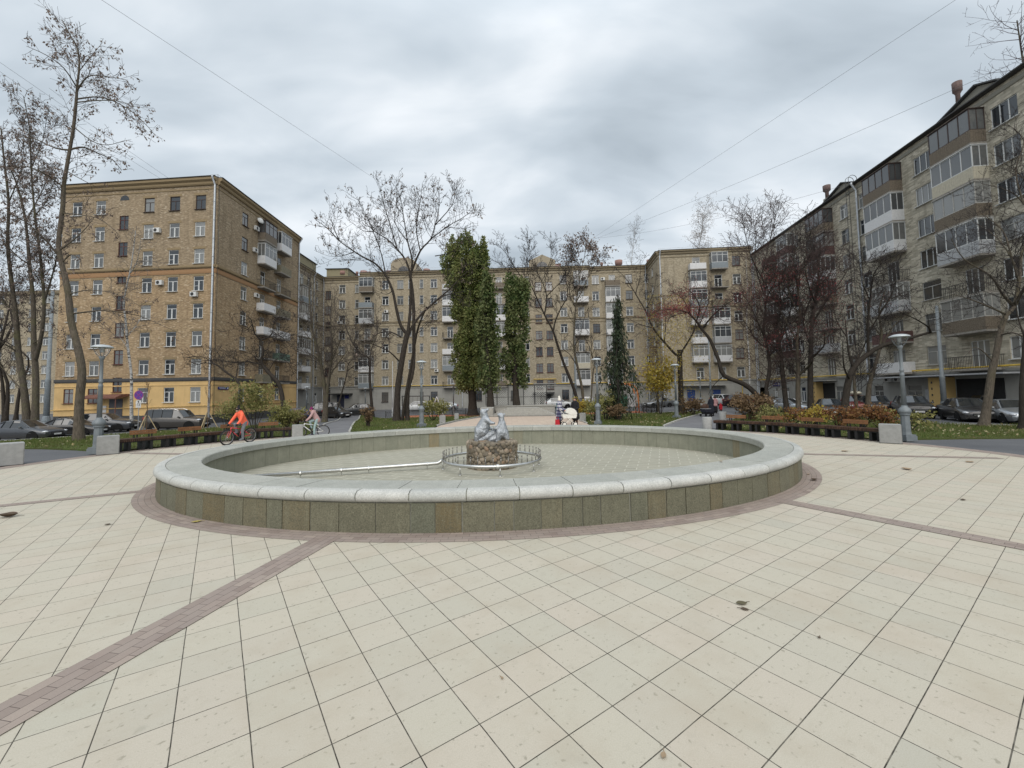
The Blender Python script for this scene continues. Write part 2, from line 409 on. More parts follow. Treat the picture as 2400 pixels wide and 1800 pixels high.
kerb([(-30, 22), (-36, 29.4), (-30, 33.0), (-26, 37), (-21.0, 43.5), (-13.5, 29)]); kerb([(31, 17.2), (33, 21), (25, 24), (27, 32), (27.5, 44), (24, 42)])
kerb([(-4.9, 27.2), (-3.6, 35), (-3.2, 42)]); kerb([(4.9, 27.2), (5.2, 40), (9, 43), (16, 46.5), (22.5, 48.0)])
drape('playground_rubber', mat('orange_rubber', (.42, .15, .07), .9, var=.3, scale=20), [(-14, 47.3), (-8.5, 47.8), (-3.5, 43), (-3.2, 50), (-5, 56), (-14, 56)], .02, 2)
drape('playground_rubber', mat('orange_rubber', (.42, .15, .07)), [(9, 43.4), (16, 46.8), (16, 53), (9, 53)], .02, 2)
# ================================================================ fountain basin
def stone(name, cols, rough=.75, speck=.35, bump=.35, drip=0):
    k = N(name); v = k.obj(); g = k.n('ShaderNodeNewGeometry').outputs['Random Per Island']
    o = k.n('ShaderNodeObjectInfo').outputs['Random']
    a = k.n('ShaderNodeMath', _operation='ADD'); k.l(g, a.inputs[0]); k.l(o, a.inputs[1])
    fr = k.n('ShaderNodeMath', _operation='FRACT'); k.l(a.outputs[0], fr.inputs[0])
    c = k.ramp(fr.outputs[0], cols)
    c = k.mix(k.ramp(k.noise(v, 4, 5), [(.3, .45), (.65, 0)]), c, tuple(x * .66 for x in cols[0][1]))
    if drip: c = k.mix(k.ramp(k.noise(k.map(v, (0, 0, 0), (9, 9, .8)), 1.3, 4, .7), [(.5, 0), (.7, drip)]), c, tuple(min(1, x * 1.5) for x in cols[-1][1]))
    c = k.mix(k.ramp(k.noise(v, 42, 4, .75), [(.36, speck), (.56, 0)]), c, tuple(x * .45 for x in cols[0][1]))
    c = k.mix(k.ramp(k.noise(v, 60, 3, .7), [(.55, 0), (.72, speck)]), c, tuple(min(1, x * 1.7) for x in cols[-1][1]))
    k.col(c); k.bump(k.noise(v, 70, 5, .7), bump, .012); return k.set(rough, spec=.35)
WALLST = stone('green_sandstone', [(0, (.150, .145, .10)), (.25, (.18, .168, .115)), (.5, (.145, .155, .115)), (.66, (.175, .143, .083)), (.8, (.185, .172, .115)), (.9, (.158, .122, .062)), (1, (.165, .163, .115))], .85, .7, .4, .3)
INNST = stone('grey_green_slabs', [(0, (.235, .24, .185)), (.5, (.265, .265, .205)), (.9, (.245, .245, .19)), (.965, (.26, .21, .12)), (1, (.25, .245, .195))], .85, .25, .2, .25)
COPE = stone('pale_granite', [(0, (.45, .455, .425)), (.5, (.54, .535, .50)), (.8, (.40, .41, .385)), (1, (.52, .51, .465))], .72, .45, .2, .0)
SLABST = stone('grey_green_granite', [(0, (.36, .365, .325)), (.5, (.42, .42, .375)), (.8, (.33, .34, .305)), (1, (.45, .445, .40))], .62, .4, .15, .0)
GROUT = mat('grout', (.27, .27, .23), .95, var=.25, scale=10)
ft = thing('fountain', (FC.x, FC.y, 0), 'large oval stone fountain basin, drained and dry, with pale rounded granite rim', 'fountain')
OFF = Vector((FC.x, FC.y, 0))
def fell(off, t): 
    p = ell(FC, FA + off, FB + off, FTH, t); return p
def arclen(off, n=720):
    s = [0]; p = fell(off, 0)
    for i in range(1, n + 1):
        q = fell(off, 2 * math.pi * i / n); s.append(s[-1] + (q - p).length); p = q
    return s
def params(off, cnt, jit=0, widths=None):
    s = arclen(off); tot = s[-1]; n = len(s) - 1
    w = [1 + rnd.uniform(-jit, jit) for _ in range(cnt)]; sw = sum(w); acc = 0; out = []
    for x in w:
        out.append(acc / sw * tot); acc += x
    out.append(tot); res = []; j = 0
    for d in out:
        while j < n and s[j + 1] < d: j += 1
        f = (d - s[j]) / max(1e-9, s[min(j + 1, n)] - s[j]) if j < n else 0
        res.append(2 * math.pi * (j + f) / n)
    return res
def ringseg(mb, t0, t1, prof, n=4):
    """A closed cross-section (offset from the ellipse, z) swept from t0 to t1."""
    m = len(prof); vs = []; fs = []
    for i in range(n + 1):
        t = t0 + (t1 - t0) * i / n
        for o, z in prof: p = fell(o, t); vs.append((p.x, p.y, z))
    for i in range(n):
        for j in range(m): fs.append((i * m + j, i * m + (j + 1) % m, (i + 1) * m + (j + 1) % m, (i + 1) * m + j))
    fs.append(tuple(range(m - 1, -1, -1))); fs.append(tuple(n * m + j for j in range(m)))
    mb.add(vs, fs)
# backing wall, then facing slabs
mb = MB(OFF); ringseg(mb, 0, 2 * math.pi, [(-.02, -.02), (-.02, .455), (-.72, .455), (-.72, -.02)][::-1], 160); mb.build('core_wall', GROUT, ft)
mb = MB(OFF); tp = params(0, 108, .35)
for a, b in zip(tp, tp[1:]):
    g = .006 / FA * 1.0; ringseg(mb, a + g * rnd.uniform(.6, 2.4), b - g * rnd.uniform(.6, 2.4), [(-.019, -.01), (rnd.uniform(-.004, .004), -.01), (rnd.uniform(-.004, .004), .452), (-.019, .452)], 3)
mb.build('outer_facing', WALLST, ft)
mb = MB(OFF); tp = params(-.75, 100, .2)
for a, b in zip(tp, tp[1:]):
    g = .005 / FA; ringseg(mb, a + g, b - g, [(-.745, -.14), (-.721, -.14), (-.721, .452), (-.745, .452)], 3)
mb.build('inner_facing', INNST, ft)
# rim: flat inner slabs and rounded outer nose stones
tp = params(0, 54, .06)
nose = [(-.145, .458), (-.145, .636)]
for i in range(9):
    a = R_(90 - i * 22.5); nose.append((-.045 + .10 * math.cos(a), .546 + .09 * math.sin(a)))
nose = nose[:1] + nose[1:2] + nose[2:]
for a, b in zip(tp, tp[1:]):
    g = .0095 / FA; mb = MB(OFF); dz = rnd.uniform(-.003, .003)
    ringseg(mb, a + g, b - g, [(o, z + dz) for o, z in nose], 4); me = mb.mesh('coping_stone', COPE); sharp(me, 50); link('coping_stone', me, ft)
mb = MB(OFF); ringseg(mb, 0, 2 * math.pi, [(-.16, .47), (-.16, .618), (-.05, .624), (.03, .58), (.04, .54), (.02, .48)], 200); mb.build('joint_mortar', GROUT, ft)
tp2 = params(-.4, 50, .05)
for a, b in zip(tp2, tp2[1:]):
    g = .005 / FA; mb = MB(OFF); dz = rnd.uniform(-.003, .003)
    ringseg(mb, a + g, b - g, [(-.80, .458), (-.157, .458), (-.157, .632 + dz), (-.78, .632 + dz), (-.80, .61)][::-1], 4); me = mb.mesh('coping_slab', SLABST); link('coping_slab', me, ft)
# floor of the basin
k = N('basin_tiles'); v = k.map(k.obj(), (0, 0, R_(20)))
br = k.n('ShaderNodeTexBrick', Scale=1.0); br.offset = .5
for a, b in (('Brick Width', .6), ('Row Height', .3), ('Mortar Size', .017), ('Mortar Smooth', .3)): br.inputs[a].default_value = b
br.inputs['Color1'].default_value = (.285, .275, .22, 1); br.inputs['Color2'].default_value = (.325, .31, .25, 1); br.inputs['Mortar'].default_value = (.47, .45, .37, 1); k.l(v, br.inputs['Vector'])
c = k.mix(k.ramp(k.noise(v, .6, 5), [(.4, 0), (.7, .6)]), br.outputs['Color'], (.35, .335, .265)); c = k.mix(k.ramp(k.noise(v, 8, 4), [(.5, 0), (.75, .3)]), c, (.2, .2, .16))
k.col(c); BT = k.set(.85, spec=.3)
mb = MB(OFF); ps = [fell(-.74, 2 * math.pi * i / 120) for i in range(120)]; mb.add([(p.x, p.y, -.118) for p in ps], [tuple(range(120))]); mb.build('basin_floor', BT, ft)
FZ = -.118
# rubble-stone pedestal
PC = Vector((-.62, 12.75, FZ)); 
pd = thing('pedestal', PC, 'round pedestal faced with brown and grey rubble stones in the middle of the basin', 'pedestal')
RUB = stone('rubble', [(0, (.13, .11, .08)), (.25, (.22, .185, .135)), (.5, (.28, .235, .17)), (.7, (.17, .15, .12)), (.88, (.42, .35, .27)), (1, (.30, .20, .13))], .8, .3, .3)
mb = MB(PC); mb.lathe(PC, [(.74, -.02), (.74, .70), (.70, .74), (.3, .76)], 28); mb.build('core', mat('mortar', (.11, .10, .085), .95), pd)
mb = MB(PC)
def pebble(mb, c, nrm, s):
    n = Vector(nrm).normalized(); t = n.cross(Vector((0, 0, 1)));  t = t.normalized() if t.length > .1 else Vector((1, 0, 0)); b = n.cross(t)
    an = rnd.uniform(0, 3.14); t, b = t * math.cos(an) + b * math.sin(an), b * math.cos(an) - t * math.sin(an)
    vs = []; fs = []; sx, sy, sz = s * rnd.uniform(.8, 1.35), s * rnd.uniform(.6, 1), s * rnd.uniform(.45, .7)
    for i in range(1, 5):
        a = math.pi * i / 5
        for j in range(7):
            w_ = 2 * math.pi * j / 7; q = rnd.uniform(.85, 1.15)
            vs.append(c + t * (sx * math.sin(a) * math.cos(w_) * q) + b * (sy * math.sin(a) * math.sin(w_) * q) - n * (sz * math.cos(a)))
    for i in range(3):
        for j in range(7): fs.append((i * 7 + j, i * 7 + (j + 1) % 7, (i + 1) * 7 + (j + 1) % 7, (i + 1) * 7 + j))
    fs.append(tuple(range(6, -1, -1))); fs.append(tuple(21 + j for j in range(7))); mb.add(vs, fs)
for row in range(9):
    z = .04 + row * .085
    nn_ = 34
    for i in range(nn_):
        a = 2 * math.pi * (i + .5 * (row % 2) + rnd.uniform(-.25, .25)) / nn_
        pebble(mb, PC + Vector((.735 * math.cos(a), .735 * math.sin(a), z + rnd.uniform(-.03, .03))), (math.cos(a), math.sin(a), .1), rnd.uniform(.055, .105))
for i in range(70):
    a = rnd.uniform(0, 6.28); r = math.sqrt(rnd.uniform(.05, 1)) * .68
    pebble(mb, PC + Vector((r * math.cos(a), r * math.sin(a), .755)), (0, 0, 1), rnd.uniform(.07, .13))
me = mb.mesh('rubble_stones', RUB, True); link('rubble_stones', me, pd)
# spray ring of steel pipe with upright nozzles, and its supply pipe
STEEL = mat('brushed_steel', (.55, .55, .53), .33, .9, var=.12, scale=20)
RC = Vector((-.62, 12.62)); RR = 1.46; RZ = FZ + .26
pr = thing('spray_ring', (RC.x, RC.y, FZ), 'steel pipe ring with upright spray nozzles circling the rubble pedestal', 'fountain pipe')
o3 = Vector((RC.x, RC.y, FZ))
mb = MB(o3); mb.tube([(RC.x + RR * math.cos(t * math.pi / 32), RC.y + RR * math.sin(t * math.pi / 32), RZ) for t in range(65)], .045, 10, False); mb.build('ring_pipe', STEEL, pr, True)
mb = MB(); mb.tube([(0, 0, 0), (0, 0, .17)], .013, 8); mb.tube([(0, 0, .17), (0, 0, .21)], .016, 8); nz = mb.mesh('nozzle', mat('dark_steel', (.25, .24, .22), .4, .8), True)
for i in range(44):
    a = 2 * math.pi * (i + .5) / 44; link('nozzle', nz, pr, (RR * math.cos(a), RR * math.sin(a), .26 + .04))
mb = MB(); mb.tube([(0, 0, 0), (0, 0, .24)], .017, 8); mb.tube([(0, 0, 0), (0, 0, .015)], .05, 8); lg = mb.mesh('support_leg', STEEL, True)
for i in range(8):
    a = 2 * math.pi * (i + .25) / 8; link('support_leg', lg, pr, (RR * math.cos(a), RR * math.sin(a), 0))
mb = MB(); mb.lathe((0, 0, 0), [(.052, -.03), (.066, -.03), (.066, .03), (.052, .03)], 12); fl = mb.mesh('flange', STEEL); 
fo = link('flange', fl, pr, (RR * math.cos(-1.42), RR * math.sin(-1.42), .26)); fo.rotation_euler = (0, R_(90), R_(8))
pe = PL(560, 1119, FZ + .14); ps0 = Vector((RC.x - RR - .16, RC.y - .12, FZ + .15)); pj = Vector((RC.x - RR, RC.y - .06, RZ))
sp_ = thing('supply_pipe', (pe.x, pe.y, FZ), 'straight steel supply pipe lying across the basin floor to the spray ring', 'fountain pipe')
os_ = Vector((pe.x, pe.y, FZ))
mb = MB(os_); mb.tube([pj, pj.lerp(ps0, .5) + Vector((0, 0, -.01)), ps0, ps0.lerp(pe, .02), pe], .05, 10); mb.build('pipe', STEEL, sp_, True)
for f_ in (.06, .38, .52, .72):
    q = ps0.lerp(pe, f_); mb = MB(os_); mb.tube([(q.x, q.y, FZ), (q.x, q.y, q.z)], .014, 6); mb.tube([q + (ps0 - pe).normalized() * .02, q - (ps0 - pe).normalized() * .02], .06, 10); mb.build('pipe_support', STEEL, sp_)
mb = MB(); dv = PL(471, 1096, .05); mb = MB(dv); mb.tube([dv, dv + Vector((0, 0, .12))], .03, 8); mb.tube([dv + Vector((0, 0, .05)), dv + Vector((.09, -.02, .05))], .02, 8)
tag(link('tap', mb.mesh('tap', mat('dark_steel', (.25, .24, .22))), None, dv), 'small dark metal tap on the inner face of the basin wall at its left end', 'tap')
# ================================================================ buildings
def brickmat(name, c1, c2, mort, light=.0, stain=(.3, .27, .22), bw=.26, bh=.075, lightc=(.55, .5, .38)):
    k = N(name); uv = k.uv()
    br = k.n('ShaderNodeTexBrick', Scale=1.0); br.offset = .5
    for a, b in (('Brick Width', bw), ('Row Height', bh), ('Mortar Size', .008), ('Mortar Smooth', .2), ('Bias', 0)): br.inputs[a].default_value = b
    br.inputs['Color1'].default_value = (0, 0, 0, 1); br.inputs['Color2'].default_value = (1, 1, 1, 1); br.inputs['Mortar'].default_value = (.4, .4, .4, 1); k.l(uv, br.inputs['Vector'])
    pts = [(0, tuple(x * .75 for x in c1)), (.4, c1), (.75, c2), (.93, tuple(x * 1.1 for x in c2)), (1, lightc if light else c2)]
    c = k.ramp(br.outputs['Color'], pts)
    c = k.mix(br.outputs['Fac'], c, mort)
    # mottling in courses a hand high, as laid from mixed batches
    nz = k.noise(k.map(uv, (0, 0, 0), (4, 9, 1)), 2.2, 5, .8); c = k.mix(k.ramp(nz, [(.38, .5), (.5, 0)]), c, tuple(x * .62 for x in c1))
    nz = k.noise(k.map(uv, (0, 0, 0), (4.5, 11, 1), (4, 9, 0)), 1.8, 4, .75); c = k.mix(k.ramp(nz, [(.58, 0), (.72, light)]), c, lightc)
    nz = k.noise(uv, .16, 5, .6); c = k.mix(k.ramp(nz, [(.4, 0), (.7, .45)]), c, stain)
    nz = k.noise(k.map(uv, (0, 0, 0), (1.6, .12, 1), (2, 1, 0)), 1.2, 4, .6); c = k.mix(k.ramp(nz, [(.5, 0), (.72, .5)]), c, tuple(x * .5 for x in stain))
    k.col(c); k.bump(br.outputs['Fac'], -.25, .01); return k.set(.9, spec=.2)
def plaster(name, c, stain=.35):
    k = N(name); uv = k.uv()
    f = k.noise(uv, .5, 6); cc = k.mix(k.ramp(f, [(.35, 0), (.7, 1)]), tuple(x * .86 for x in c), tuple(x * 1.06 for x in c))
    nz = k.noise(k.map(uv, (0, 0, 0), (1.8, .15, 1)), 1.2, 5, .65); cc = k.mix(k.ramp(nz, [(.5, 0), (.75, stain)]), cc, tuple(x * .5 for x in c))
    k.col(cc); return k.set(.9, spec=.2)
BR_OCHRE = brickmat('ochre_brick', (.31, .222, .13), (.455, .335, .205), (.38, .295, .195), .85, (.40, .27, .155), lightc=(.68, .57, .42))
BR_OCHRE2 = brickmat('brown_ochre_brick', (.26, .20, .13), (.375, .295, .20), (.32, .255, .18), .8, (.31, .235, .15), lightc=(.58, .50, .38))
BR_TAN = brickmat('tan_brick', (.315, .272, .195), (.42, .365, .272), (.37, .32, .24), .4, (.345, .285, .195), lightc=(.55, .49, .375))
BR_GREY = brickmat('grey_brick', (.42, .385, .305), (.58, .53, .43), (.50, .46, .375), .35, (.40, .355, .27), .5, .14, lightc=(.66, .615, .515))
PL_YEL = plaster('yellow_plaster', (.68, .47, .22)); PL_GREY = plaster('grey_plaster', (.34, .335, .31)); PL_DARK = plaster('dark_plinth', (.09, .09, .09)); PL_OCH = plaster('ochre_tile_panel', (.55, .38, .16))
TRIM = plaster('brick_cornice', (.29, .22, .13)); TRIM2 = plaster('tan_cornice', (.26, .215, .145)); TRIM3 = plaster('grey_cornice', (.30, .285, .24))
RUST = plaster('orange_brick_course', (.36, .215, .115))
ROOF = mat('sheet_roof', (.2, .2, .2), .6, .3, var=.2); FASCIA = mat('dark_fascia', (.06, .06, .06), .7)
WHITE = mat('white_pvc', (.62, .63, .62), .45, var=.06); WOOD = mat('burgundy_wood', (.10, .035, .03), .6, var=.3); DKWOOD = mat('dark_wood_frame', (.06, .04, .035), .6, var=.3)
GREYF = mat('aged_frame', (.42, .41, .38), .7, var=.2); ZINC = mat('zinc_pipe', (.42, .44, .46), .45, .5, var=.2); GAS = mat('yellow_gas_pipe', (.62, .42, .06), .55)
PINKM = mat('pink_vent', (.28, .165, .14), .9, var=.25); BRKD = mat('brown_metal', (.16, .07, .05), .6); ACW = mat('ac_white', (.62, .62, .6), .5); DARKM = mat('dark_metal', (.03, .03, .03), .5)
def glassmat(name, tone, refl=.07):
    k = N(name); r = k.n('ShaderNodeObjectInfo').outputs['Random']; v = k.obj()
    wv = k.n('ShaderNodeTexWave', Scale=4.5, Distortion=2.0, Detail=2); k.l(v, wv.inputs['Vector'])
    cur = k.mix(wv.outputs['Fac'], (.16, .165, .16), (.36, .36, .34))
    base = k.mix(k.ramp(r, [(.0, 0), (.38, 0), (.42, .75), (.7, .75), (.74, .3), (1, .3)]), tone, cur)
    up = k.n('ShaderNodeSeparateXYZ'); k.l(v, up.inputs[0])
    k.col(base); k.set(refl, spec=.9); k.b.inputs['IOR'].default_value = 1.55; return k.m
GLASS = glassmat('window_glass', (.018, .022, .026)); GLASSD = glassmat('loggia_glass', (.05, .055, .06), .1)
BAL = {'w': mat('white_panel', (.66, .66, .66), .6, var=.08), 'o': mat('olive_panel', (.20, .18, .125), .8, var=.3), 'g': mat('green_panel', (.12, .19, .15), .7, var=.2), 'b': mat('grey_blue_panel', (.22, .25, .27), .7, var=.2),
       'c': mat('cream_panel', (.50, .46, .36), .7, var=.15), 'r': mat('rusty_plank', (.17, .14, .105), .9, var=.5, scale=14), 'm': mat('maroon_panel', (.11, .06, .055), .7, var=.3), 's': mat('silver_panel', (.40, .41, .42), .6, var=.15)}
CONC = mat('balcony_concrete', (.27, .25, .22), .9, var=.3)

WIN = {}
def winmesh(w, h, style):
    key = (round(w, 2), round(h, 2), style)
    if key in WIN: return WIN[key]
    f = MB(); g = MB(); t = .062; y0 = .10
    m = {'w': WHITE, 'n': WHITE, 'd': WOOD, 'k': DKWOOD, 'a': GREYF, 't': WHITE, 'D': WHITE}[style[0]]
    def bx(x0, x1, z0, z1, yy=0, dd=.07): f.box(((x0 + x1) / 2, y0 + yy, (z0 + z1) / 2), (x1 - x0, dd, z1 - z0))
    bx(0, w, 0, t); bx(0, w, h - t, h); bx(0, t, t, h - t); bx(w - t, w, t, h - t)
    tz = h * .7
    if style[0] in 'wda k':
        bx(t, w - t, tz - .03, tz + .03); bx(w / 2 - .035, w / 2 + .035, t, tz - .03)
        if style[0] == 'w':
            for a, b in ((t, w / 2 - .035), (w / 2 + .035, w - t)):
                bx(a, a + .04, t, tz - .03, -.02); bx(b - .04, b, t, tz - .03, -.02)
        if len(style) > 1 and style[1] == '2': bx(t, w / 2, h * .33, h * .33 + .04)
        if style[0] in 'd': bx(w / 2 - .03, w / 2 + .03, tz + .03, h - t)
    elif style[0] == 'n':
        bx(t, w - t, tz - .03, tz + .03)
        if len(style) > 1: bx(t, w - t, h * .35, h * .35 + .04)
    elif style[0] == 't':
        for q in (1 / 3, 2 / 3): bx(w * q - .035, w * q + .035, t, h - t)
    f.box((w / 2, -.03, -.03), (w + .12, .28, .05))
    g.quad((t / 2, y0, t / 2), (w - t / 2, y0, t / 2), (w - t / 2, y0, h - t / 2), (t / 2, y0, h - t / 2))
    WIN[key] = (f.mesh('window', m), g.mesh('glass', GLASS)); return WIN[key]
class Facade:
    """One face of a building: a vertical plane from A to B (left to right seen from outside)."""
    def __init__(s, bld, A, B, z0, z1):
        s.b = bld; s.A = Vector((A[0], A[1], 0)); s.B = Vector((B[0], B[1], 0)); s.z0, s.z1 = z0, z1
        d = s.B - s.A; s.W = d.length; s.u = d / s.W; s.n = Vector((s.u.y, -s.u.x, 0)); s.az = math.atan2(s.u.y, s.u.x); s.holes = []; s.o = bld.location
    def at(s, px, py):
        r = ray(px, py); t = (s.A - EYE).dot(s.n) / r.dot(s.n); p = EYE + r * t; return (p - s.A).dot(s.u), p.z
    def ux(s, px, py=800): return s.at(px, py)[0]
    def P(s, u, out=0, z=0): return s.A + s.u * u + s.n * out + Vector((0, 0, z))
    def place(s, me, name, u, z, out=0, parent=None):
        o = link(name, me, parent or s.b, s.P(u, out, z) - s.o, s.az); return o
    def win(s, uc, ztop, w, h, style='w', name='window', rel=0):
        u0 = uc - w / 2; s.holes.append((u0, u0 + w, ztop - h, ztop))
        f, g = winmesh(w, h, style); o = s.place(f, name, u0, ztop - h); gl = link('glass', g, o); return o
    def wall(s, bands, thick_uv=True):
        """bands: list of (z0, z1, material, name); windows are real openings with reveals."""
        for z0, z1, m, nm in bands:
            hs = [(max(a, 0), min(b, s.W), max(c, z0), min(d, z1)) for a, b, c, d in s.holes if d > z0 and c < z1 and b > 0 and a < s.W]
            us = sorted({0, s.W} | {round(q, 4) for h in hs for q in h[:2]}); zs = sorted({z0, z1} | {round(q, 4) for h in hs for q in h[2:]})
            mb = MB(s.o)
            import bisect
            inside = [[False] * (len(zs)) for _ in us]
            for a, b, c, d in hs:
                i0 = bisect.bisect_left(us, round(a, 4)); i1 = bisect.bisect_left(us, round(b, 4)); j0 = bisect.bisect_left(zs, round(c, 4)); j1 = bisect.bisect_left(zs, round(d, 4))
                for i in range(i0, i1):
                    for j in range(j0, j1): inside[i][j] = True
            for i in range(len(us) - 1):
                for j in range(len(zs) - 1):
                    if inside[i][j]: continue
                    a, b, c, d = us[i], us[i + 1], zs[j], zs[j + 1]
                    mb.quad(s.P(a, 0, c), s.P(b, 0, c), s.P(b, 0, d), s.P(a, 0, d), [(a + 50, c + 50), (b + 50, c + 50), (b + 50, d + 50), (a + 50, d + 50)])
            for a, b, c, d in hs:
                e = -.16
                for (p, q) in (((a, c), (b, c)), ((b, c), (b, d)), ((b, d), (a, d)), ((a, d), (a, c))):
                    mb.quad(s.P(p[0], 0, p[1]), s.P(p[0], e, p[1]), s.P(q[0], e, q[1]), s.P(q[0], 0, q[1]), [(p[0] + 50, p[1] + 50)] * 4)
            mb.build(nm, m, s.b)
    def course(s, z0, z1, out, m, name='string_course', u0=0, u1=None, e0=0, e1=0):
        u1 = s.W if u1 is None else u1; mb = MB(s.o); a, b = u0 - e0, u1 + e1
        mb.prism([(0, z0), (out * .6, z0), (out, z0 + (z1 - z0) * .35), (out, z1), (0, z1)], lambda q: s.P(a, q[0], q[1]), lambda q: s.P(b, q[0], q[1])); return mb.build(name, m, s.b)
    def pipe(s, u, z0, z1, m=None, r=.075, out=.14, name='downpipe', hook=True):
        mb = MB(s.o); p = [s.P(u, out, z0)] + [s.P(u, out, z1 - .9)]
        if hook: p = [s.P(u, out + .25, z0 - .15), s.P(u, out, z0 + .25)] + p[1:] + [s.P(u, out, z1 - .8), s.P(u, out + .45, z1 - .1), s.P(u, out + .45, z1 + .1)]
        mb.tube(p, r, 8)
        z = z0 + 1.5
        while z < z1 - 1.2: mb.tube([s.P(u, out, z), s.P(u, out, z + .06)], r * 1.3, 8); z += 2.2
        return mb.build(name, m or ZINC, s.b, True)
    def ac(s, u, z, out=.0):
        mb = MB(); mb.box((0, -.22, .27), (.8, .3, .55)); me = mb.mesh('air_conditioner', ACW); o = s.place(me, 'air_conditioner', u, z, out)
        mb = MB(); mb.tube([(-.1, -.372, .27), (-.1, -.385, .27)], .2, 14); link('fan_grille', mb.mesh('fan_grille', DARKM), o)
    def balcony(s, uc, zf, w, kind, pan='w', d=1.0, hh=2.75, nm=None, frame=None):
        """zf: floor height. kind: o open rail, s solid parapet, z glazed."""
        o = MB(); o.box((0, -d / 2, -.09), (w, d, .16)); o.box((0, -d / 2, -.19), (w * .9, d * .8, .05))
        b = s.place(o.mesh('balcony', CONC), 'balcony', uc, zf)
        p = MB(); x0, x1 = -w / 2, w / 2; m = BAL[pan]
        if kind == 'o':
            for i in range(int(w / .13) + 1): p.box((x0 + .02 + i * (w - .04) / int(w / .13), -d + .02, .5), (.018, .018, 1.0))
            for yy in [-.1 - j * .15 for j in range(int((d - .1) / .15))]:
                for x in (x0 + .02, x1 - .02): p.box((x, yy, .5), (.018, .018, 1.0))
            p.box((0, -d + .02, 1.0), (w, .05, .04)); p.box((x0 + .02, -d / 2, 1.0), (.05, d, .04)); p.box((x1 - .02, -d / 2, 1.0), (.05, d, .04)); link('railing', p.mesh('railing', DARKM), b)
        else:
            ph = 1.0
            n = max(3, int(w / .18))
            for i in range(n): p.box((x0 + (i + .5) * w / n, -d + .02, ph / 2), (w / n - .012, .035, ph))
            n2 = max(2, int(d / .18))
            for x in (x0 + .02, x1 - .02):
                for i in range(n2): p.box((x, -(i + .5) * (d - .04) / n2, ph / 2), (.035, (d - .04) / n2 - .012, ph))
            link('parapet', p.mesh('parapet', m), b)
        if kind == 'z':
            f = MB(); n = max(3, int(w / .75)); y = -d + .03; fm = frame or WHITE
            for i in range(n + 1): f.box((x0 + .03 + i * (w - .06) / n, y, (1.0 + hh) / 2), (.065, .06, hh - 1.0))
            for z in (1.03, hh - .03) + ((1.0 + (hh - 1) * .72,) if w > 2 and n % 2 else ()): f.box((0, y, z), (w, .055, .06))
            for x in (x0 + .03, x1 - .03):
                f.box((x, -d / 2, 1.03), (.055, d, .06)); f.box((x, -d / 2, hh - .03), (.055, d, .06)); f.box((x, -.03, (1 + hh) / 2), (.06, .06, hh - 1)); f.box((x, -d / 2, (1 + hh) / 2), (.05, .05, hh - 1))
            f.box((0, -d / 2 - .03, hh + .03), (w + .1, d + .08, .05)); link('glazing_frame', f.mesh('glazing_frame', fm), b)
            g = MB(); g.quad((x0, y, 1.05), (x1, y, 1.05), (x1, y, hh - .05), (x0, y, hh - .05))
            for x in (x0 + .03, x1 - .03): g.quad((x, 0, 1.05), (x, y, 1.05), (x, y, hh - .05), (x, 0, hh - .05))
            link('glass', g.mesh('glass', GLASSD), b)
        return b
def bld(name, loc, label, cat='apartment building'): return thing(name, loc, label, cat)
def roofslab(b, pts, z, m=ROOF, h=.18, name='roof'):
    mb = MB(b.location); n = len(pts)
    mb.add([(p[0], p[1], z) for p in pts] + [(p[0], p[1], z + h) for p in pts], [tuple(range(n - 1, -1, -1)), tuple(range(n, 2 * n))] + [(i, (i + 1) % n, n + (i + 1) % n, n + i) for i in range(n)])
    return mb.build(name, m, b)
def vent(b, p, r=.45, h=1.3, kind='drum', m=None, name='chimney'):
    mb = MB(b.location)
    if kind == 'drum': mb.lathe(p, [(r * .55, -.4), (r * .55, h * .45), (r * .8, h * .5), (r, h * .52), (r, h), (r * .8, h), (r * .8, h * .9)], 14)
    elif kind == 'neck': mb.lathe(p, [(r * .5, -.4), (r * .5, h * .5), (r * .85, h * .6), (r, h * .62), (r * 1.05, h), (r * .7, h)], 14)
    elif kind == 'thin': mb.lathe(p, [(r * .7, -.4), (r * .7, h * .7), (r, h * .72), (r, h), (r * .7, h)], 10)
    else: mb.box(Vector(p) + Vector((0, 0, h / 2 - .2)), (r * 2, r * 1.5, h + .4)); mb.box(Vector(p) + Vector((0, 0, h + .06)), (r * 2.3, r * 1.8, .1))
    return mb.build(name, m or PINKM, b, kind != 'box')
def roofrail(b, pts, z):
    mb = MB(b.location)
    for i in range(len(pts) - 1):
        a, c = Vector(pts[i] + (z,)), Vector(pts[i + 1] + (z,)); n = max(1, int((c - a).length / 2.0)); up = Vector((0, 0, .75))
        mb.bar(a + up, c + up, .03); mb.bar(a + up * .5, c + up * .5, .02)
        for j in range(n + 1): q = a.lerp(c, j / n); mb.bar(q, q + up, .025)
    mb.build('roof_railing', ZINC, b)

# ---- left tower of ochre brick
A, B, C = (-54.6, 49.4), (-34.5, 47.7), (-34.8, 67.1); Z0 = -1.1; ZE = 28.05
tw = bld('apartment_block', (-34.5, 47.7, -.9), 'ochre brick eight-storey block with yellow plaster ground floor at the left end of the court')
F1 = Facade(tw, A, B, Z0, ZE)
tops = [3.27 + 3.26 * k for k in range(8)]
cols = [F1.ux(x, 700) for x in (171, 227, 342, 403, 464)]
for ci, u in enumerate(cols):
    for k, zt in enumerate(tops):
        st = 'w'
        if k == 7 and ci >= 2: st = 'k'
        if k == 0 and ci < 2: st = 'd'
        if rnd.random() < .3 and st == 'w': st = 'w2'
        F1.win(u + rnd.uniform(-.02, .02), zt, 1.3, 1.72, st)
us = F1.ux(283, 700)
for k in range(1, 8): F1.win(us, tops[k] - 2.0, 1.2, 1.7, 'd')
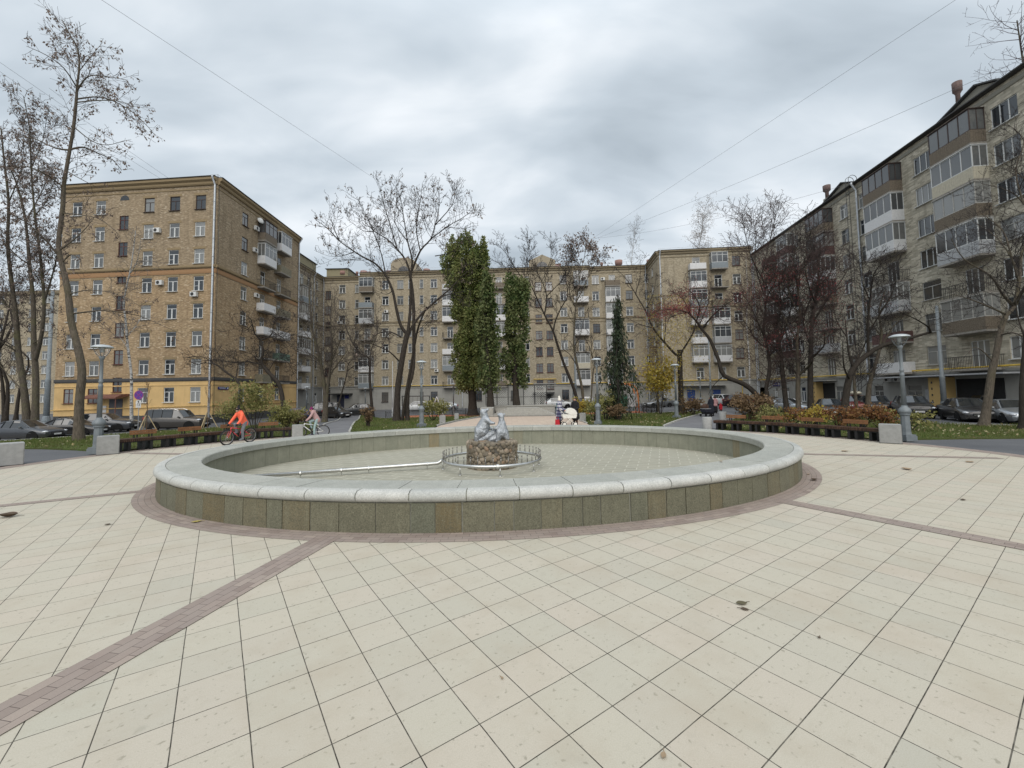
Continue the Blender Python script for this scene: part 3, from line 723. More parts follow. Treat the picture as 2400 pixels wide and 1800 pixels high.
# semicircular stair light under the cornice
mb = MB(tw.location); zc = 26.0
pts = [(.6 * math.cos(a), .62 * math.sin(a)) for a in [math.pi * i / 12 for i in range(13)]]
mb.prism(pts, lambda q: F1.P(us + q[0], .02, zc + q[1]), lambda q: F1.P(us + q[0], -.05, zc + q[1])); mb.build('arched_window', mat('dark_pane', (.02, .02, .022), .2, spec=.8), tw)
F2 = Facade(tw, B, C, Z0, ZE)
u0 = F2.ux(571, 700); ub1 = F2.ux(616, 700); ub2 = F2.ux(654, 700)
for k, zt in enumerate(tops):
    F2.win(u0, zt, 1.25, 1.72, 'k' if k in (7, 6) else 'w')
    for u in (ub1, ub2): F2.win(u - .1, zt, 1.15, 2.4 if k else 1.7, 'w')
def band_walls(F, seq): F.wall(seq)
BANDS = [(Z0, .05, PL_DARK, 'plinth'), (.05, 3.95, PL_YEL, 'ground_floor_wall'), (3.95, 16.5, BR_OCHRE, 'brick_wall'), (16.5, ZE, BR_OCHRE2, 'brick_wall')]
for F in (F1, F2):
    F.wall(BANDS)
    F.course(4.0, 4.4, .12, PL_DARK, e1=0 if F is F1 else 0); F.course(3.45, 3.6, .05, PL_YEL)
    F.course(16.62, 17.15, .07, RUST); F.course(17.25, 17.6, .2, TRIM)
    F.course(26.75, 26.9, .06, TRIM); F.course(27.25, 27.65, .22, TRIM, 'cornice'); F.course(27.65, ZE + .02, .45, TRIM, 'cornice'); F.course(ZE + .03, ZE + .12, .55, FASCIA, 'eaves_gutter')
roofslab(tw, [A, B, C, (-54.9, 67.5)], ZE + .05)
mb = MB(); mb.box((0, -.008, 0), (1.75, .03, .26)); lme = mb.mesh('lintel', TRIM)
for u, zt in [(u, zt) for u in cols for zt in tops[1:]]: F1.place(lme, 'lintel', u, zt + .16)
F1.pipe(F1.W - .25, -.6, ZE, r=.11); F2.pipe(F2.W - .2, -.6, ZE, r=.1)
F2.pipe(.12, -.6, ZE, r=.02, hook=False, name='lightning_cable', m=DARKM)
for px, py in ((372, 541), (378, 663), (458, 690)):
    u, z = F1.at(px, py); F1.ac(u, z - .3)
for px, py in ((598, 535), (595, 586), (598, 692)):
    u, z = F2.at(px, py); F2.ac(u, z - .3)
mb = MB(); mb.lathe((0, 0, 0), [(0.02, .12), (.25, .07), (.45, 0), (.45, -.03), (.2, .03)], 18); u, z = F2.at(603, 517); d_ = link('satellite_dish', mb.mesh('satellite_dish', ACW, True), tw, F2.P(u, .5, z) - tw.location); d_.rotation_euler = (R_(70), 0, R_(60))
bk = [('z', 'r', DKWOOD), ('z', 'w', WHITE), ('o', 'r', None), ('s', 'w', None), ('s', 'w', None), ('o', 'o', None), ('s', 'o', None)]
bk2 = [('z', 'w', WHITE), ('s', 'o', None), ('o', 'g', None), ('s', 'o', None), ('s', 'w', None), ('s', 'g', None), ('o', 'g', None)]
for u, L in ((ub1, bk), (ub2, bk2)):
    for i, (kd, pn, fr) in enumerate(L): F2.balcony(u, tops[7 - i] - 2.45, 2.9, kd, pn, 1.05, frame=fr)
mb = MB(tw.location); mb.tube([F1.P(F1.ux(128), .1, .75), F1.P(F1.W + .12, .12, 1.15), F2.P(F2.W, .1, 1.1)], .06, 6); mb.build('gas_pipe', mat('ochre_pipe', (.62, .42, .16), .6), tw)
# porch of the left tower
ud = F1.ux(272, 950)
mb = MB(tw.location); mb.box(F1.P(ud, .02, .55), (1.7, .08, 2.9), F1.az); mb.build('door', mat('grey_steel_door', (.08, .08, .09), .5), tw)
mb = MB(tw.location); mb.prism([(0, 2.35), (1.6, 2.05), (1.6, 2.2), (.9, 2.55), (0, 2.6)], lambda q: F1.P(ud - 2.6, q[0], q[1]), lambda q: F1.P(ud + 1.7, q[0], q[1]))
for x in (-2.5, 1.6): mb.tube([F1.P(ud + x, 1.5, -.9), F1.P(ud + x, 1.5, 2.1)], .05, 6)
mb.build('porch_canopy', BRKD, tw)
mb = MB(tw.location); mb.box(F1.P(ud - 1.6, .03, .85), (.8, .05, .8), F1.az); mb.build('notice_board', BAL['w'], tw)
for px, py, r, h, kd in ((320, 428, .5, .9, 'drum'), (413, 422, .5, .9, 'drum'), (520, 428, .2, 1.3, 'thin')):
    p = D(px, py, 51.5 if px < 500 else 54); p.z = ZE + .2; vent(tw, p, r, h, kd)
roofrail(tw, [(-54, 50.5), (-35.2, 48.6), (-35.4, 66)], ZE + .2)

# ---- blue street-name plate on the corner
def plate(px0, py0, px1, py1, F, txt, label, m, tm, size=None, out=.06, bld_=None, group=None):
    u0_, z1_ = F.at(px0, py0); u1_, z0_ = F.at(px1, py1); w_, h_ = abs(u1_ - u0_), abs(z1_ - z0_); c = F.P((u0_ + u1_) / 2, out, (z0_ + z1_) / 2)
    t = thing('street_sign', c, label, 'sign', group, F.az); mb = MB(); mb.box((0, 0, 0), (w_, .04, h_)); mb.build('plate', m, t)
    mb = MB(); n = 9                                      # illegible line of lettering: short strokes at its place
    for i in range(n):
        hh_ = h_ * rnd.uniform(.22, .34); mb.box((-w_ * .40 + i * w_ * .62 / n, -.024, h_ * .02), (w_ * .05, .008, hh_))
    mb.lathe((0, 0, 0), [(0, 0), (0, 0)], 3) if False else None
    mb.build('lettering', tm, t)
    mb = MB(); mb.box((w_ * .38, -.026, 0), (h_ * .5, .01, h_ * .6)); mb.build('house_number', tm, t)
BLUE = mat('sign_blue', (.02, .025, .16), .5, var=.05); LET = mat('sign_white', (.7, .7, .7), .5, var=.02)
plate(510, 906, 535, 913, F2, '', 'blue house-address plate by the corner downpipe on the yellow plaster', BLUE, LET)

# ---- far-left block seen between the trees
FLA, FLB = (-125, 88), (-88, 86)
fb = bld('apartment_block', (-105, 87, -1), 'distant tan brick block half hidden behind the bare trees at the far left')
F = Facade(fb, FLA, FLB, -1.4, 25)
for i in range(10):
    for k in range(8): F.win(2.5 + i * 3.5, 3.2 + 3.0 * k, 1.3, 1.7, 'w')
F.wall([(-1.4, 25, BR_TAN, 'brick_wall')]); F.course(24.3, 25.02, .4, TRIM2, 'cornice'); roofslab(fb, [FLA, FLB, (-88, 100), (-125, 102)], 25.05)
G_ = Facade(fb, FLB, (-88, 100), -1.4, 25); G_.wall([(-1.4, 25, BR_TAN, 'brick_wall')])

# ---- back row: wing, recess, long middle, stepped right block
ZB = 26.6; RT = [5.68 + 3.22 * k for k in range(7)]
def wallset(F, pl=3.7): F.wall([(-1.6, pl, PL_GREY, 'ground_floor_wall'), (pl, ZB, BR_TAN, 'brick_wall')]); F.course(pl - .5, pl - .35, .06, PL_GREY); F.course(pl - .1, pl + .12, .14, PL_GREY); F.course(15.7, 15.85, .06, TRIM2); F.course(16.3, 16.6, .14, TRIM2); F.course(25.4, 25.5, .08, TRIM2); F.course(25.95, 26.3, .2, TRIM2, 'cornice'); F.course(26.3, ZB + .02, .42, TRIM2, 'cornice'); F.course(ZB + .03, ZB + .1, .5, FASCIA, 'eaves_gutter')
wg = bld('apartment_block', (-39.2, 85, -.9), 'tan brick wing with grey ground floor tucked behind the ochre tower, flat-roofed attics on top')
WA, WB, WC = (-39.3, 62), (-39.1, 85.2), (-30.4, 84.7)
Fw = Facade(wg, WA, WB, -1.6, ZB)
for px, st, w_ in ((723, 'n', .8), (742, 'n', .6)):
    u = Fw.ux(px, 760)
    for k in range(7): Fw.win(u, RT[k] + .2, w_ * 1.6, 1.7, 'w' if st == 'n' and px == 723 else 'n')
    Fw.win(u, 2.6, 1.0, 1.9, 'w')
ub = Fw.ux(706, 760)
for k in range(7):
    Fw.balcony(ub, RT[k] - 2.3, 3.2, ('s', 's', 'z', 's', 'z', 'z', 'o')[k], ('w', 'w', 'w', 'w', 'w', 'b', 'o')[k], 1.1)
    Fw.win(ub, RT[k], 1.2, 2.2, 'w')
Fr = Facade(wg, WB, WC, -1.6, ZB - .25)
for px, st in ((769, 'd'), (801.6, 'w'), (836, 'n')):
    u = Fr.ux(px, 760)
    for k in range(7): Fr.win(u, RT[k] - (1.2 if st == 'd' else 0), {'d': 1.25, 'w': 1.35, 'n': .8}[st], 1.75, st)
    Fr.win(u, 2.4, {'d': 1.25, 'w': 1.35, 'n': .8}[st], 1.6, st) if st == 'd' else None
wallset(Fw); wallset(Fr)
Fw.pipe(Fw.ux(733), -.7, ZB); Fr.pipe(.3, -.7, ZB)
mb = MB(wg.location); ue = Fr.ux(812, 930)
mb.box(Fr.P(ue - 1.2, .03, .6), (1.5, .06, 3.0), Fr.az); mb.build('door', mat('navy_steel_door', (.03, .035, .06), .5), wg)
mb = MB(wg.location); mb.box(Fr.P(ue - .8, .7, 2.3), (4.2, 1.4, .25), Fr.az); mb.build('porch_canopy', DARKM, wg)
mb = MB(wg.location); mb.box(Fr.P(ue + 2.4, -.2, .6), (3.0, .3, 3.2), Fr.az); mb.build('dark_archway', mat('dark_recess', (.02, .02, .02), .9), wg)
mb = MB(wg.location); mb.box(Fr.P(ue + .1, .06, 1.7), (.9, .05, .7), Fr.az); mb.build('notice_board', BLUE, wg)
roofslab(wg, [WA, WB, WC, (-30.4, 97), (-52, 97), (-52, 62)], ZB + .03)
for x0, x1, y0, y1, h in ((-47, -39.9, 62, 72.5, 3.0), (-47, -40.2, 74.5, 84.4, 2.5), (-38.7, -34.2, 86, 93, 2.0)):
    mb = MB(wg.location); mb.box(((x0 + x1) / 2, (y0 + y1) / 2, ZB + h / 2 + .1), (x1 - x0, y1 - y0, h)); mb.build('attic', plaster('attic_render', (.27, .24, .155)) if 'attic_render' not in bpy.data.materials else bpy.data.materials['attic_render'], wg)
    mb = MB(wg.location); mb.box(((x0 + x1) / 2, (y0 + y1) / 2, ZB + h + .16), (x1 - x0 + .5, y1 - y0 + .5, .1)); mb.build('attic_roof', FASCIA, wg)

mid = bld('apartment_block', (0, 80.5, -.7), 'long tan brick apartment block across the back of the court with two gabled stair dormers')
MA, MB_ = (-30.3, 82.4), (15.6, 79.8)
Fm = Facade(mid, MA, MB_, -1.6, ZB)
stuffcols = []
for px, st in ((903, 'w'), (938, 'd'), (961, 'n'), (988, 'n'), (1017, 'w'), (1093, 'n'), (1120, 'w'), (1203, 'w'), (1236, 'n'), (1263, 'd'), (1288, 'd'), (1322, 'w')):
    u = Fm.ux(px, 760); w_ = {'d': 1.3, 'w': 1.35, 'n': .72}[st]
    for k in range(7):
        zt = RT[k] - (1.25 if st == 'd' and px > 1200 else 0)
        sty = st if st != 'w' else rnd.choice(['w', 'w', 'w2', 'k'] if rnd.random() < .4 else ['w'])
        if px == 938: sty = 'a'
        Fm.win(u, zt, w_, 1.75, sty)
    if st == 'w' or px == 988: Fm.win(u, 2.5, w_, 1.9, 'k')
for px, kinds in ((861, 'zzoozsz'), (1055, 'ozsozzs'), (1170, 'szszzos'), (1363, 'zzozosz')):
    u = Fm.ux(px, 760)
    for k in range(7):
        kd = kinds[k]; Fm.win(u, RT[k], 1.2, 2.25, 'w')
        Fm.balcony(u, RT[k] - 2.32, 2.75, kd, rnd.choice('wwwcbsr' if kd != 'o' else 'o'), 1.0)
wallset(Fm)
for px in (1083,): Fm.pipe(Fm.ux(px), -.6, ZB)
roofslab(mid, [MA, MB_, (15.6, 95), (-30.3, 97)], ZB + .03)
for px0, px1, pk, kind in ((915, 975, 2.9, 'arch'), (1240, 1302, 2.6, 'gable')):
    ua, ub_ = Fm.ux(px0, 640), Fm.ux(px1, 640); c = (ua + ub_) / 2; hw = (ub_ - ua) / 2; b0 = ZB + .12
    prof = [(-hw, b0), (-hw, b0 + pk * .55)] + ([(0, b0 + pk)] if kind == 'gable' else [(hw * math.sin(R_(a)) * .95, b0 + pk * .6 + pk * .4 * math.cos(R_(a))) for a in range(-75, 76, 15)]) + [(hw, b0 + pk * .55), (hw, b0)]
    mb = MB(mid.location); mb.prism(prof, lambda q: Fm.P(c + q[0], -.15, q[1]), lambda q: Fm.P(c + q[0], -4.5, q[1])); dm = mb.build('stair_dormer', BR_TAN, mid)
    mb = MB(); mb.prism([(1.05 * math.cos(math.pi * i / 12), .95 * math.sin(math.pi * i / 12)) for i in range(13)], lambda q: Fm.P(c + q[0], -.10, b0 + .2 + q[1]) - mid.location, lambda q: Fm.P(c + q[0], -.2, b0 + .2 + q[1]) - mid.location)
    link('arched_window', mb.mesh('arched_window', mat('dark_pane', (.02, .02, .022))), dm)
    for du in ((-1.0, 1.0) if kind == 'gable' else (-1.2, 1.2)):
        mb = MB(mid.location); zc = RT[6] + .9
        mb.prism([(.62 * math.cos(math.pi * i / 10), .62 * math.sin(math.pi * i / 10)) for i in range(11)], lambda q: Fm.P(c + du + q[0], .02, zc + q[1]), lambda q: Fm.P(c + du + q[0], -.05, zc + q[1])); mb.build('arched_window', mat('dark_pane', (.02, .02, .022)), mid)
for px, r, h, kd in ((805, .75, 1.5, 'drum'), (853, .75, 1.5, 'drum'), (837, .3, 1.4, 'thin'), (866, .3, 1.4, 'thin'), (1000, .7, 1.7, 'neck'), (912, .5, 1.4, 'box'), (1215, .6, 1.2, 'box'), (1170, .3, .6, 'box'), (1308, .6, 2.2, 'box')):
    p = D(px, 640, 86.5); p.z = ZB + .2; vent(wg if px < 840 else mid, p, r, h, kd, ACW if px in (1215, 1170) else None)
for F_, px, py in ((Fm, 1024, 868), (Fm, 906, 730), (Fr, 797, 756)):
    u, z = F_.at(px, py); F_.ac(u, z - .3)
u = Fm.ux(1275, 930)
mb = MB(mid.location); mb.box(Fm.P(u + .3, .03, .3), (2.2, .06, 2.6), Fm.az); mb.build('door', DARKM, mid)
mb = MB(mid.location); mb.box(Fm.P(u - .1, .75, 1.95), (4.2, 1.5, .28), Fm.az); mb.build('porch_canopy', FASCIA, mid)
mb = MB(mid.location); zp = 3.72; a, b_ = Fm.ux(1250, 890), Fm.ux(1303, 890)
mb.tube([Fm.P(.2, .2, zp), Fm.P(a, .2, zp), Fm.P(a + .05, .2, zp + .9), Fm.P(b_, .2, zp + .9), Fm.P(b_ + .05, .2, zp), Fm.P(Fm.W, .2, zp)], .07, 6); mb.build('gas_pipe', GAS, mid)
roofrail(mid, [(-30, 83), (15.4, 80.4)], ZB + .2)

rb = bld('apartment_block', (26.3, 71.7, -.5), 'stepped tan brick block right of the long back row, with corner downpipe')
S0, S1, S2, S3 = (15.6, 80.6), (27.0, 79.9), (26.2, 71.7), (42.0, 70.2)
Fs = Facade(rb, S0, S1, -1.6, ZB)
for px, st in ((1398, 'w'), (1477, 'w'), (1522, 'w')):
    u = Fs.ux(px, 760)
    for k in range(7): Fs.win(u, RT[k], 1.35, 1.75, rnd.choice(['w', 'w', 'w2', 'k']))
    Fs.win(u, 1.6, 1.3, 1.5, 'k')
u = Fs.ux(1437, 760)
for k in range(7):
    Fs.win(u, RT[k], 1.2, 2.2, 'w'); Fs.balcony(u, RT[k] - 2.3, 2.8, 'zszzzz'[k] if k < 6 else 's', 'wwswwwr'[k], 1.0)
Ft = Facade(rb, S1, S2, -1.6, ZB)
for k in range(7): Ft.win(Ft.W * .45, RT[k], 1.2, 1.7, 'w')
Fu = Facade(rb, S2, S3, -1.6, ZB)
RU = [z + .25 for z in RT]
for px, st in ((1732, 'w'),):
    u = Fu.ux(px, 760)
    for k in range(7): Fu.win(u, RU[k], 1.35, 1.75, rnd.choice(['w', 'd', 'w2']))
for px, kinds, pans in ((1637, 'ozszzzs', 'owwwbww'), (1688, 'szzzsoz', 'wwswoob')):
    u = Fu.ux(px, 760)
    for k in range(7):
        Fu.win(u, RU[k], 1.3, 2.2, 'w')
        if k: Fu.balcony(u, RU[k] - 2.3, 2.7, kinds[k], pans[k], 1.05)
for px in (1637, 1700, 1770):
    mb = MB(rb.location)
for F_ in (Fs, Ft, Fu): wallset(F_)
Fs.pipe(Fs.W - .4, -.5, ZB); Fu.pipe(.25, -.5, ZB, r=.1); Fu.pipe(Fu.W - .3, -.5, ZB)
roofslab(rb, [S0, S1, S2, S3, (42, 92), (15.6, 94)], ZB + .03)
for px, r, h, kd, dep in ((1450, .75, 2.2, 'neck', 84), (1410, .3, 1.8, 'thin', 84), (1522, .55, 1.6, 'drum', 82), (1648, 1.0, 1.4, 'box', 77), (1668, 1.1, 1.2, 'box', 77)):
    p = D(px, 620, dep); p.z = ZB + .2; vent(rb, p, r, h, kd)
mb = MB(rb.location); zp = 3.75
mb.tube([Fs.P(.2, .2, zp), Fs.P(Fs.W, .2, zp)], .07, 6); mb.tube([Fu.P(.2, .2, zp), Fu.P(Fu.ux(1737, 880), .2, zp), Fu.P(Fu.ux(1737, 880) + .05, .2, -.1), Fu.P(Fu.ux(1760, 880), .2, -.15)], .08, 6)
mb.build('gas_pipe', GAS, rb)
mb = MB(rb.location); ua = Fu.ux(1610, 900); mb.box(Fu.P(ua + 2.6, .7, 2.9), (7.4, 1.4, .22), Fu.az); mb.build('porch_canopy', PL_GREY, rb)
for px in (1620, 1680): mb = MB(rb.location); mb.box(Fu.P(Fu.ux(px, 930), .03, .8), (1.3, .06, 2.6), Fu.az); mb.build('door', mat('blue_steel_door', (.025, .06, .2), .5), rb)
mb = MB(rb.location); mb.box(Fu.P(Fu.ux(1721, 935), .02, .4), (1.0, .05, 1.3), Fu.az); mb.build('vent_hatch', FASCIA, rb)
for px, py in ((1412, 654), (1432, 778)):
    u, z = Fs.at(px, py); Fs.ac(u, z - .3)
roofrail(rb, [(26.8, 73), (41, 71.3)], ZB + .2)

# ---- long grey block down the right side
gb = bld('apartment_block', (39.5, 45, -.3), 'long grey brick block down the right side with glazed balconies and roof ladder')
ZG = 25.15
RA, RB = (41.9, 70.0), (36.4, 17.0)
Fg = Facade(gb, RA, RB, -1.2, ZG)
GT = [23.73 - 2.99 * k for k in range(8)][::-1]
def gcol(px, w_, st, ks=range(1, 8), h=1.7, dz=0):
    u = Fg.ux(px, 760)
    for k in ks: Fg.win(u, GT[k] + dz, w_, h, st if rnd.random() < .7 else 'a')
for px, w_, st in ((1818, 1.5, 'w'), (1848, 1.5, 't'), (1875, 1.3, 'w'), (1994, 1.35, 'w'), (2041, 1.3, 'w'), (2190, 1.9, 't'), (2396, 1.9, 't')): gcol(px, w_, st)
for u in (46.5, 50.5): [Fg.win(u, GT[k], 1.8, 1.7, 't') for k in range(1, 8)]
for px, pans, kinds in ((1940, 'rmwrwswo', 'zzzzoszo'), (2098, 'rwwcsmww', 'zzzozsso'), (2288, 'rcrswrow', 'zzzzozoo')):
    u = Fg.ux(px, 700); w_ = 3.6
    for j in range(7):
        k = 7 - j; Fg.win(u, GT[k], 1.5, 2.2, 't')
        if j == 6 and px == 1940: continue
        Fg.balcony(u, GT[k] - 2.28, w_, kinds[j], pans[j], 1.15, frame=DKWOOD if pans[j] in 'rm' and j < 2 else (GREYF if pans[j] == 'r' else WHITE))
for u in (8.0, 12.5):
    for k in range(2, 8): Fg.balcony(u - 1.5, GT[k] - 2.28, 2.8, rnd.choice('zzs'), rnd.choice('rwmo'), 1.1)
for px, w_ in ((1820, 1.0), (1846, 1.0), (1883, 1.1), (1968, 1.4), (2060, 1.3), (2144, 1.6)):
    Fg.win(Fg.ux(px, 920), 2.3, w_, 2.0, 'w' if px < 1900 else 'a')
Fg.wall([(-1.2, -.05, PL_DARK, 'plinth'), (-.05, 3.3, PL_GREY, 'ground_floor_wall'), (3.3, ZG, BR_GREY, 'brick_wall')])
Fg.course(3.2, 3.42, .1, PL_GREY); Fg.course(24.5, 24.8, .1, TRIM3, 'cornice'); Fg.course(ZG - .02, ZG + .12, .5, FASCIA, 'eaves_gutter')
Fg.pipe(Fg.ux(2026, 700), -.2, ZG, r=.1); Fg.pipe(.35, -.2, ZG)
# roof ladder with hooped top
mb = MB(gb.location); ul = Fg.ux(2010, 700)
for du in (-.25, .25):
    top_ = [Fg.P(ul + du, .35, 1.6), Fg.P(ul + du, .35, ZG + .9)] + [Fg.P(ul + du, .35 - .45 * (1 - math.cos(a)), ZG + .9 + .45 * math.sin(a)) for a in [math.pi * i / 8 for i in range(1, 9)]] + [Fg.P(ul + du, -.55, ZG)]
    mb.tube(top_, .028, 6)
z = 1.8
while z < ZG: mb.bar(Fg.P(ul - .25, .35, z), Fg.P(ul + .25, .35, z), .022); z += .4
z = 3.5
while z < ZG:
    for du in (-.25, .25): mb.bar(Fg.P(ul + du, 0, z), Fg.P(ul + du, .35, z), .03)
    z += 3.0
mb.build('roof_ladder', DARKM, gb)
mb = MB(gb.location); mb.tube([Fg.P(.3, .3, 3.62), Fg.P(Fg.W, .3, 3.62)], .075, 6); mb.build('gas_pipe', GAS, gb)
# entrance recesses with ochre perforated panels and a long thin awning
def panel(px, w_, h=3.2):
    u = Fg.ux(px, 930); mb = MB(gb.location); mb.box(Fg.P(u, .45, -.3 + h / 2), (w_, .9, h), Fg.az); o = mb.build('ochre_panel', PL_OCH, gb)
    for i in range(5):
        for du in (-.25, .25): mb = MB(gb.location); mb.box(Fg.P(u + du * w_ * 1.1, .905, .25 + i * .55 + (.2 if du > 0 else 0)), (.12, .02, .2), Fg.az); link('slot', mb.mesh('slot', DARKM), o)
    return u
ua = panel(1922, 1.5); mb = MB(gb.location); mb.box(Fg.P(ua + 1.9, .02, 1.2), (2.2, .06, 3.0), Fg.az); mb.build('entrance_recess', mat('dark_recess', (.02, .02, .02)), gb)
mb = MB(gb.location); mb.box(Fg.P(ua + 1.1, .6, 3.05), (4.8, 1.2, .14), Fg.az); mb.build('awning', PL_GREY, gb)
ua = panel(2222, 1.5); mb = MB(gb.location); mb.box(Fg.P(ua + 2.8, .02, 1.2), (3.8, .06, 3.0), Fg.az); mb.build('entrance_recess', mat('dark_recess', (.02, .02, .02)), gb)
mb = MB(gb.location); mb.box(Fg.P(ua - .3, .75, 3.05), (13.0, 1.5, .12), Fg.az); mb.build('awning', BAL['s'], gb)
mb = MB(gb.location); mb.box(Fg.P(Fg.ux(2182, 940), .05, 1.2), (.9, .06, 1.3), Fg.az); mb.build('notice_board', BAL['s'], gb)
u, z = Fg.at(2090, 888); Fg.ac(u, z - .3, .1); Fg.ac(u + 1.2, z - .3, .1)
roofslab(gb, [RA, RB, (50, 17), (55, 70)], ZG + .05)
for pxa, pxb, pya in ((1905, 1970, 505), (2160, 2300, 300)):
    ua, ub_ = Fg.ux(pxa, pya), Fg.ux(pxb, 280 if pxa > 2000 else 440); hh_ = 1.9
    mb = MB(gb.location); cc = (ua + ub_) / 2; hw = (ub_ - ua) / 2
    mb.prism([(-hw, ZG + .2), (-hw, ZG + .9), (hw * .45, ZG + 2.0), (hw, ZG + 1.3), (hw, ZG + .2)], lambda q: Fg.P(cc + q[0], -1.3, q[1]), lambda q: Fg.P(cc + q[0], -6, q[1])); mb.build('attic', TRIM3, gb)
    mb = MB(gb.location)
    for (a0, z0_), (a1, z1_) in (((-hw - .3, ZG + .86), (hw * .45, ZG + 2.06)), ((hw * .45, ZG + 2.06), (hw + .3, ZG + 1.24))):
        mb.add([Fg.P(cc + a0, -1.0, z0_), Fg.P(cc + a1, -1.0, z1_), Fg.P(cc + a1, -6.3, z1_), Fg.P(cc + a0, -6.3, z0_)] + [Fg.P(cc + a0, -1.0, z0_ + .12), Fg.P(cc + a1, -1.0, z1_ + .12), Fg.P(cc + a1, -6.3, z1_ + .12), Fg.P(cc + a0, -6.3, z0_ + .12)], [(3, 2, 1, 0), (4, 5, 6, 7), (0, 1, 5, 4), (1, 2, 6, 5), (2, 3, 7, 6), (3, 0, 4, 7)])
    mb.build('attic_roof', FASCIA, gb)
for px, y0_, y1_, dep, r in ((2247, 250, 187, 40.5, .5), (1939, 466, 432, 60, .65)):
    p = D(px, y0_, dep); h_ = D(px, y1_, dep).z - p.z; v_ = vent(gb, p, r * .75, h_ * .9, 'neck', mat('faded_brick_vent', (.13, .09, .08), .9, var=.3)); mb = MB(gb.location); mb.box((p.x, p.y, (p.z + ZG) / 2), (.7, .7, p.z - ZG + .1)); mb.build('chimney_stack', TRIM3, gb)
plate(1812, 897, 1829, 905, Fg, '', 'dark blue house-address plate low on the far end of the grey block', BLUE, LET)
# ================================================================ trees
class TubeSet:
    """Collects many tapering branches and turns them into one mesh."""
    def __init__(s, off): s.V = []; s.F = []; s.n = 0; s.off = np.array(off)
    def add(s, pts, rad, n):
        P = np.array([tuple(p) for p in pts]) - s.off; k = len(P); R = np.asarray(rad)
        Tn = np.empty_like(P); Tn[1:-1] = P[2:] - P[:-2]; Tn[0] = P[1] - P[0]; Tn[-1] = P[-1] - P[-2]
        Tn /= np.maximum(np.linalg.norm(Tn, axis=1, keepdims=True), 1e-9)
        ref = np.array([0., 0., 1.]) if abs(Tn[0][2]) < .9 else np.array([1., 0., 0.])
        A = np.cross(Tn, ref); l = np.linalg.norm(A, axis=1, keepdims=True); A = np.where(l > 1e-4, A / np.maximum(l, 1e-6), np.array([1., 0, 0])); B = np.cross(Tn, A)
        w = np.arange(n) * 2 * np.pi / n
        ring = P[:, None, :] + R[:, None, None] * (A[:, None, :] * np.cos(w)[None, :, None] + B[:, None, :] * np.sin(w)[None, :, None])
        s.V.append(ring.reshape(-1, 3))
        i = np.arange(k - 1)[:, None] * n; j = np.arange(n)[None, :]; j2 = (j + 1) % n
        s.F.append((np.stack([i + j, i + j2, i + n + j2, i + n + j], -1).reshape(-1, 4)) + s.n); s.n += k * n
    def build(s, name, m, parent):
        if not s.V: return None
        V = np.concatenate(s.V); F = np.concatenate(s.F); me = bpy.data.meshes.new(name)
        me.vertices.add(len(V)); me.vertices.foreach_set('co', V.ravel()); me.loops.add(F.size); me.loops.foreach_set('vertex_index', F.ravel().astype(np.int32))
        me.polygons.add(len(F)); me.polygons.foreach_set('loop_start', np.arange(len(F), dtype=np.int32) * 4); me.polygons.foreach_set('use_smooth', [True] * len(F))
        me.update(calc_edges=True); me.materials.append(m); return link(name, me, parent)
class LeafSet:
    def __init__(s, off): s.c = []; s.off = np.array(off)
    def add(s, p, size): s.c.append((p[0], p[1], p[2], size))
    def build(s, name, m, parent, droop=.0, asp=.6, seed=1):
        if not s.c: return None
        r = np.random.RandomState(seed); C = np.array(s.c); n = len(C); P = C[:, :3] - s.off; S = C[:, 3:4] * r.uniform(.7, 1.3, (n, 1))
        a = r.normal(size=(n, 3)); a[:, 2] -= droop; a /= np.linalg.norm(a, axis=1, keepdims=True); b = np.cross(a, r.normal(size=(n, 3))); b /= np.maximum(np.linalg.norm(b, axis=1, keepdims=True), 1e-6)
        c = np.cross(a, b)
        V = np.stack([P, P + a * S * .5 + b * S * asp * .5 + c * S * .08, P + a * S, P + a * S * .5 - b * S * asp * .5 + c * S * .08], 1).reshape(-1, 3)
        F = np.arange(n * 4, dtype=np.int32); me = bpy.data.meshes.new(name); me.vertices.add(n * 4); me.vertices.foreach_set('co', V.ravel()); me.loops.add(n * 4); me.loops.foreach_set('vertex_index', F)
        me.polygons.add(n); me.polygons.foreach_set('loop_start', np.arange(n, dtype=np.int32) * 4); me.update(calc_edges=True); me.materials.append(m); return link(name, me, parent)
def barkmat(name, c, moss=None, birch=False):
    k = N(name); v = k.obj(); f = k.noise(k.map(v, (0, 0, 0), (6, 6, 1.2)), 3, 6, .7)
    cc = k.mix(k.ramp(f, [(.35, 0), (.65, 1)]), tuple(x * .55 for x in c), tuple(x * 1.3 for x in c))
    if moss: cc = k.mix(k.ramp(k.noise(v, .9, 4), [(.5, 0), (.7, .6)]), cc, moss)
    if birch: cc = k.mix(k.ramp(k.noise(k.map(v, (0, 0, 0), (1.5, 1.5, 7)), 2.2, 4, .7), [(.52, 0), (.58, 1)]), (.48, .47, .45), (.03, .028, .026))
    k.col(cc); k.bump(f, .6, .03); return k.set(.95, spec=.15)
BARK = barkmat('grey_brown_bark', (.10, .085, .066), (.12, .12, .05)); BARKD = barkmat('dark_bark', (.05, .042, .035)); BARKG = barkmat('moss_grey_bark', (.12, .10, .078), (.11, .10, .055)); BIRCH = barkmat('birch_bark', (.4, .4, .38), None, True)
TWIG = mat('twig_grey', (.085, .07, .06), .95, var=.3); TWIGD = mat('twig_dark', (.035, .028, .026), .95, var=.3); TWIGR = mat('twig_red', (.07, .045, .04), .95, var=.3); TWIGB = mat('twig_brown', (.13, .08, .045), .95, var=.3)
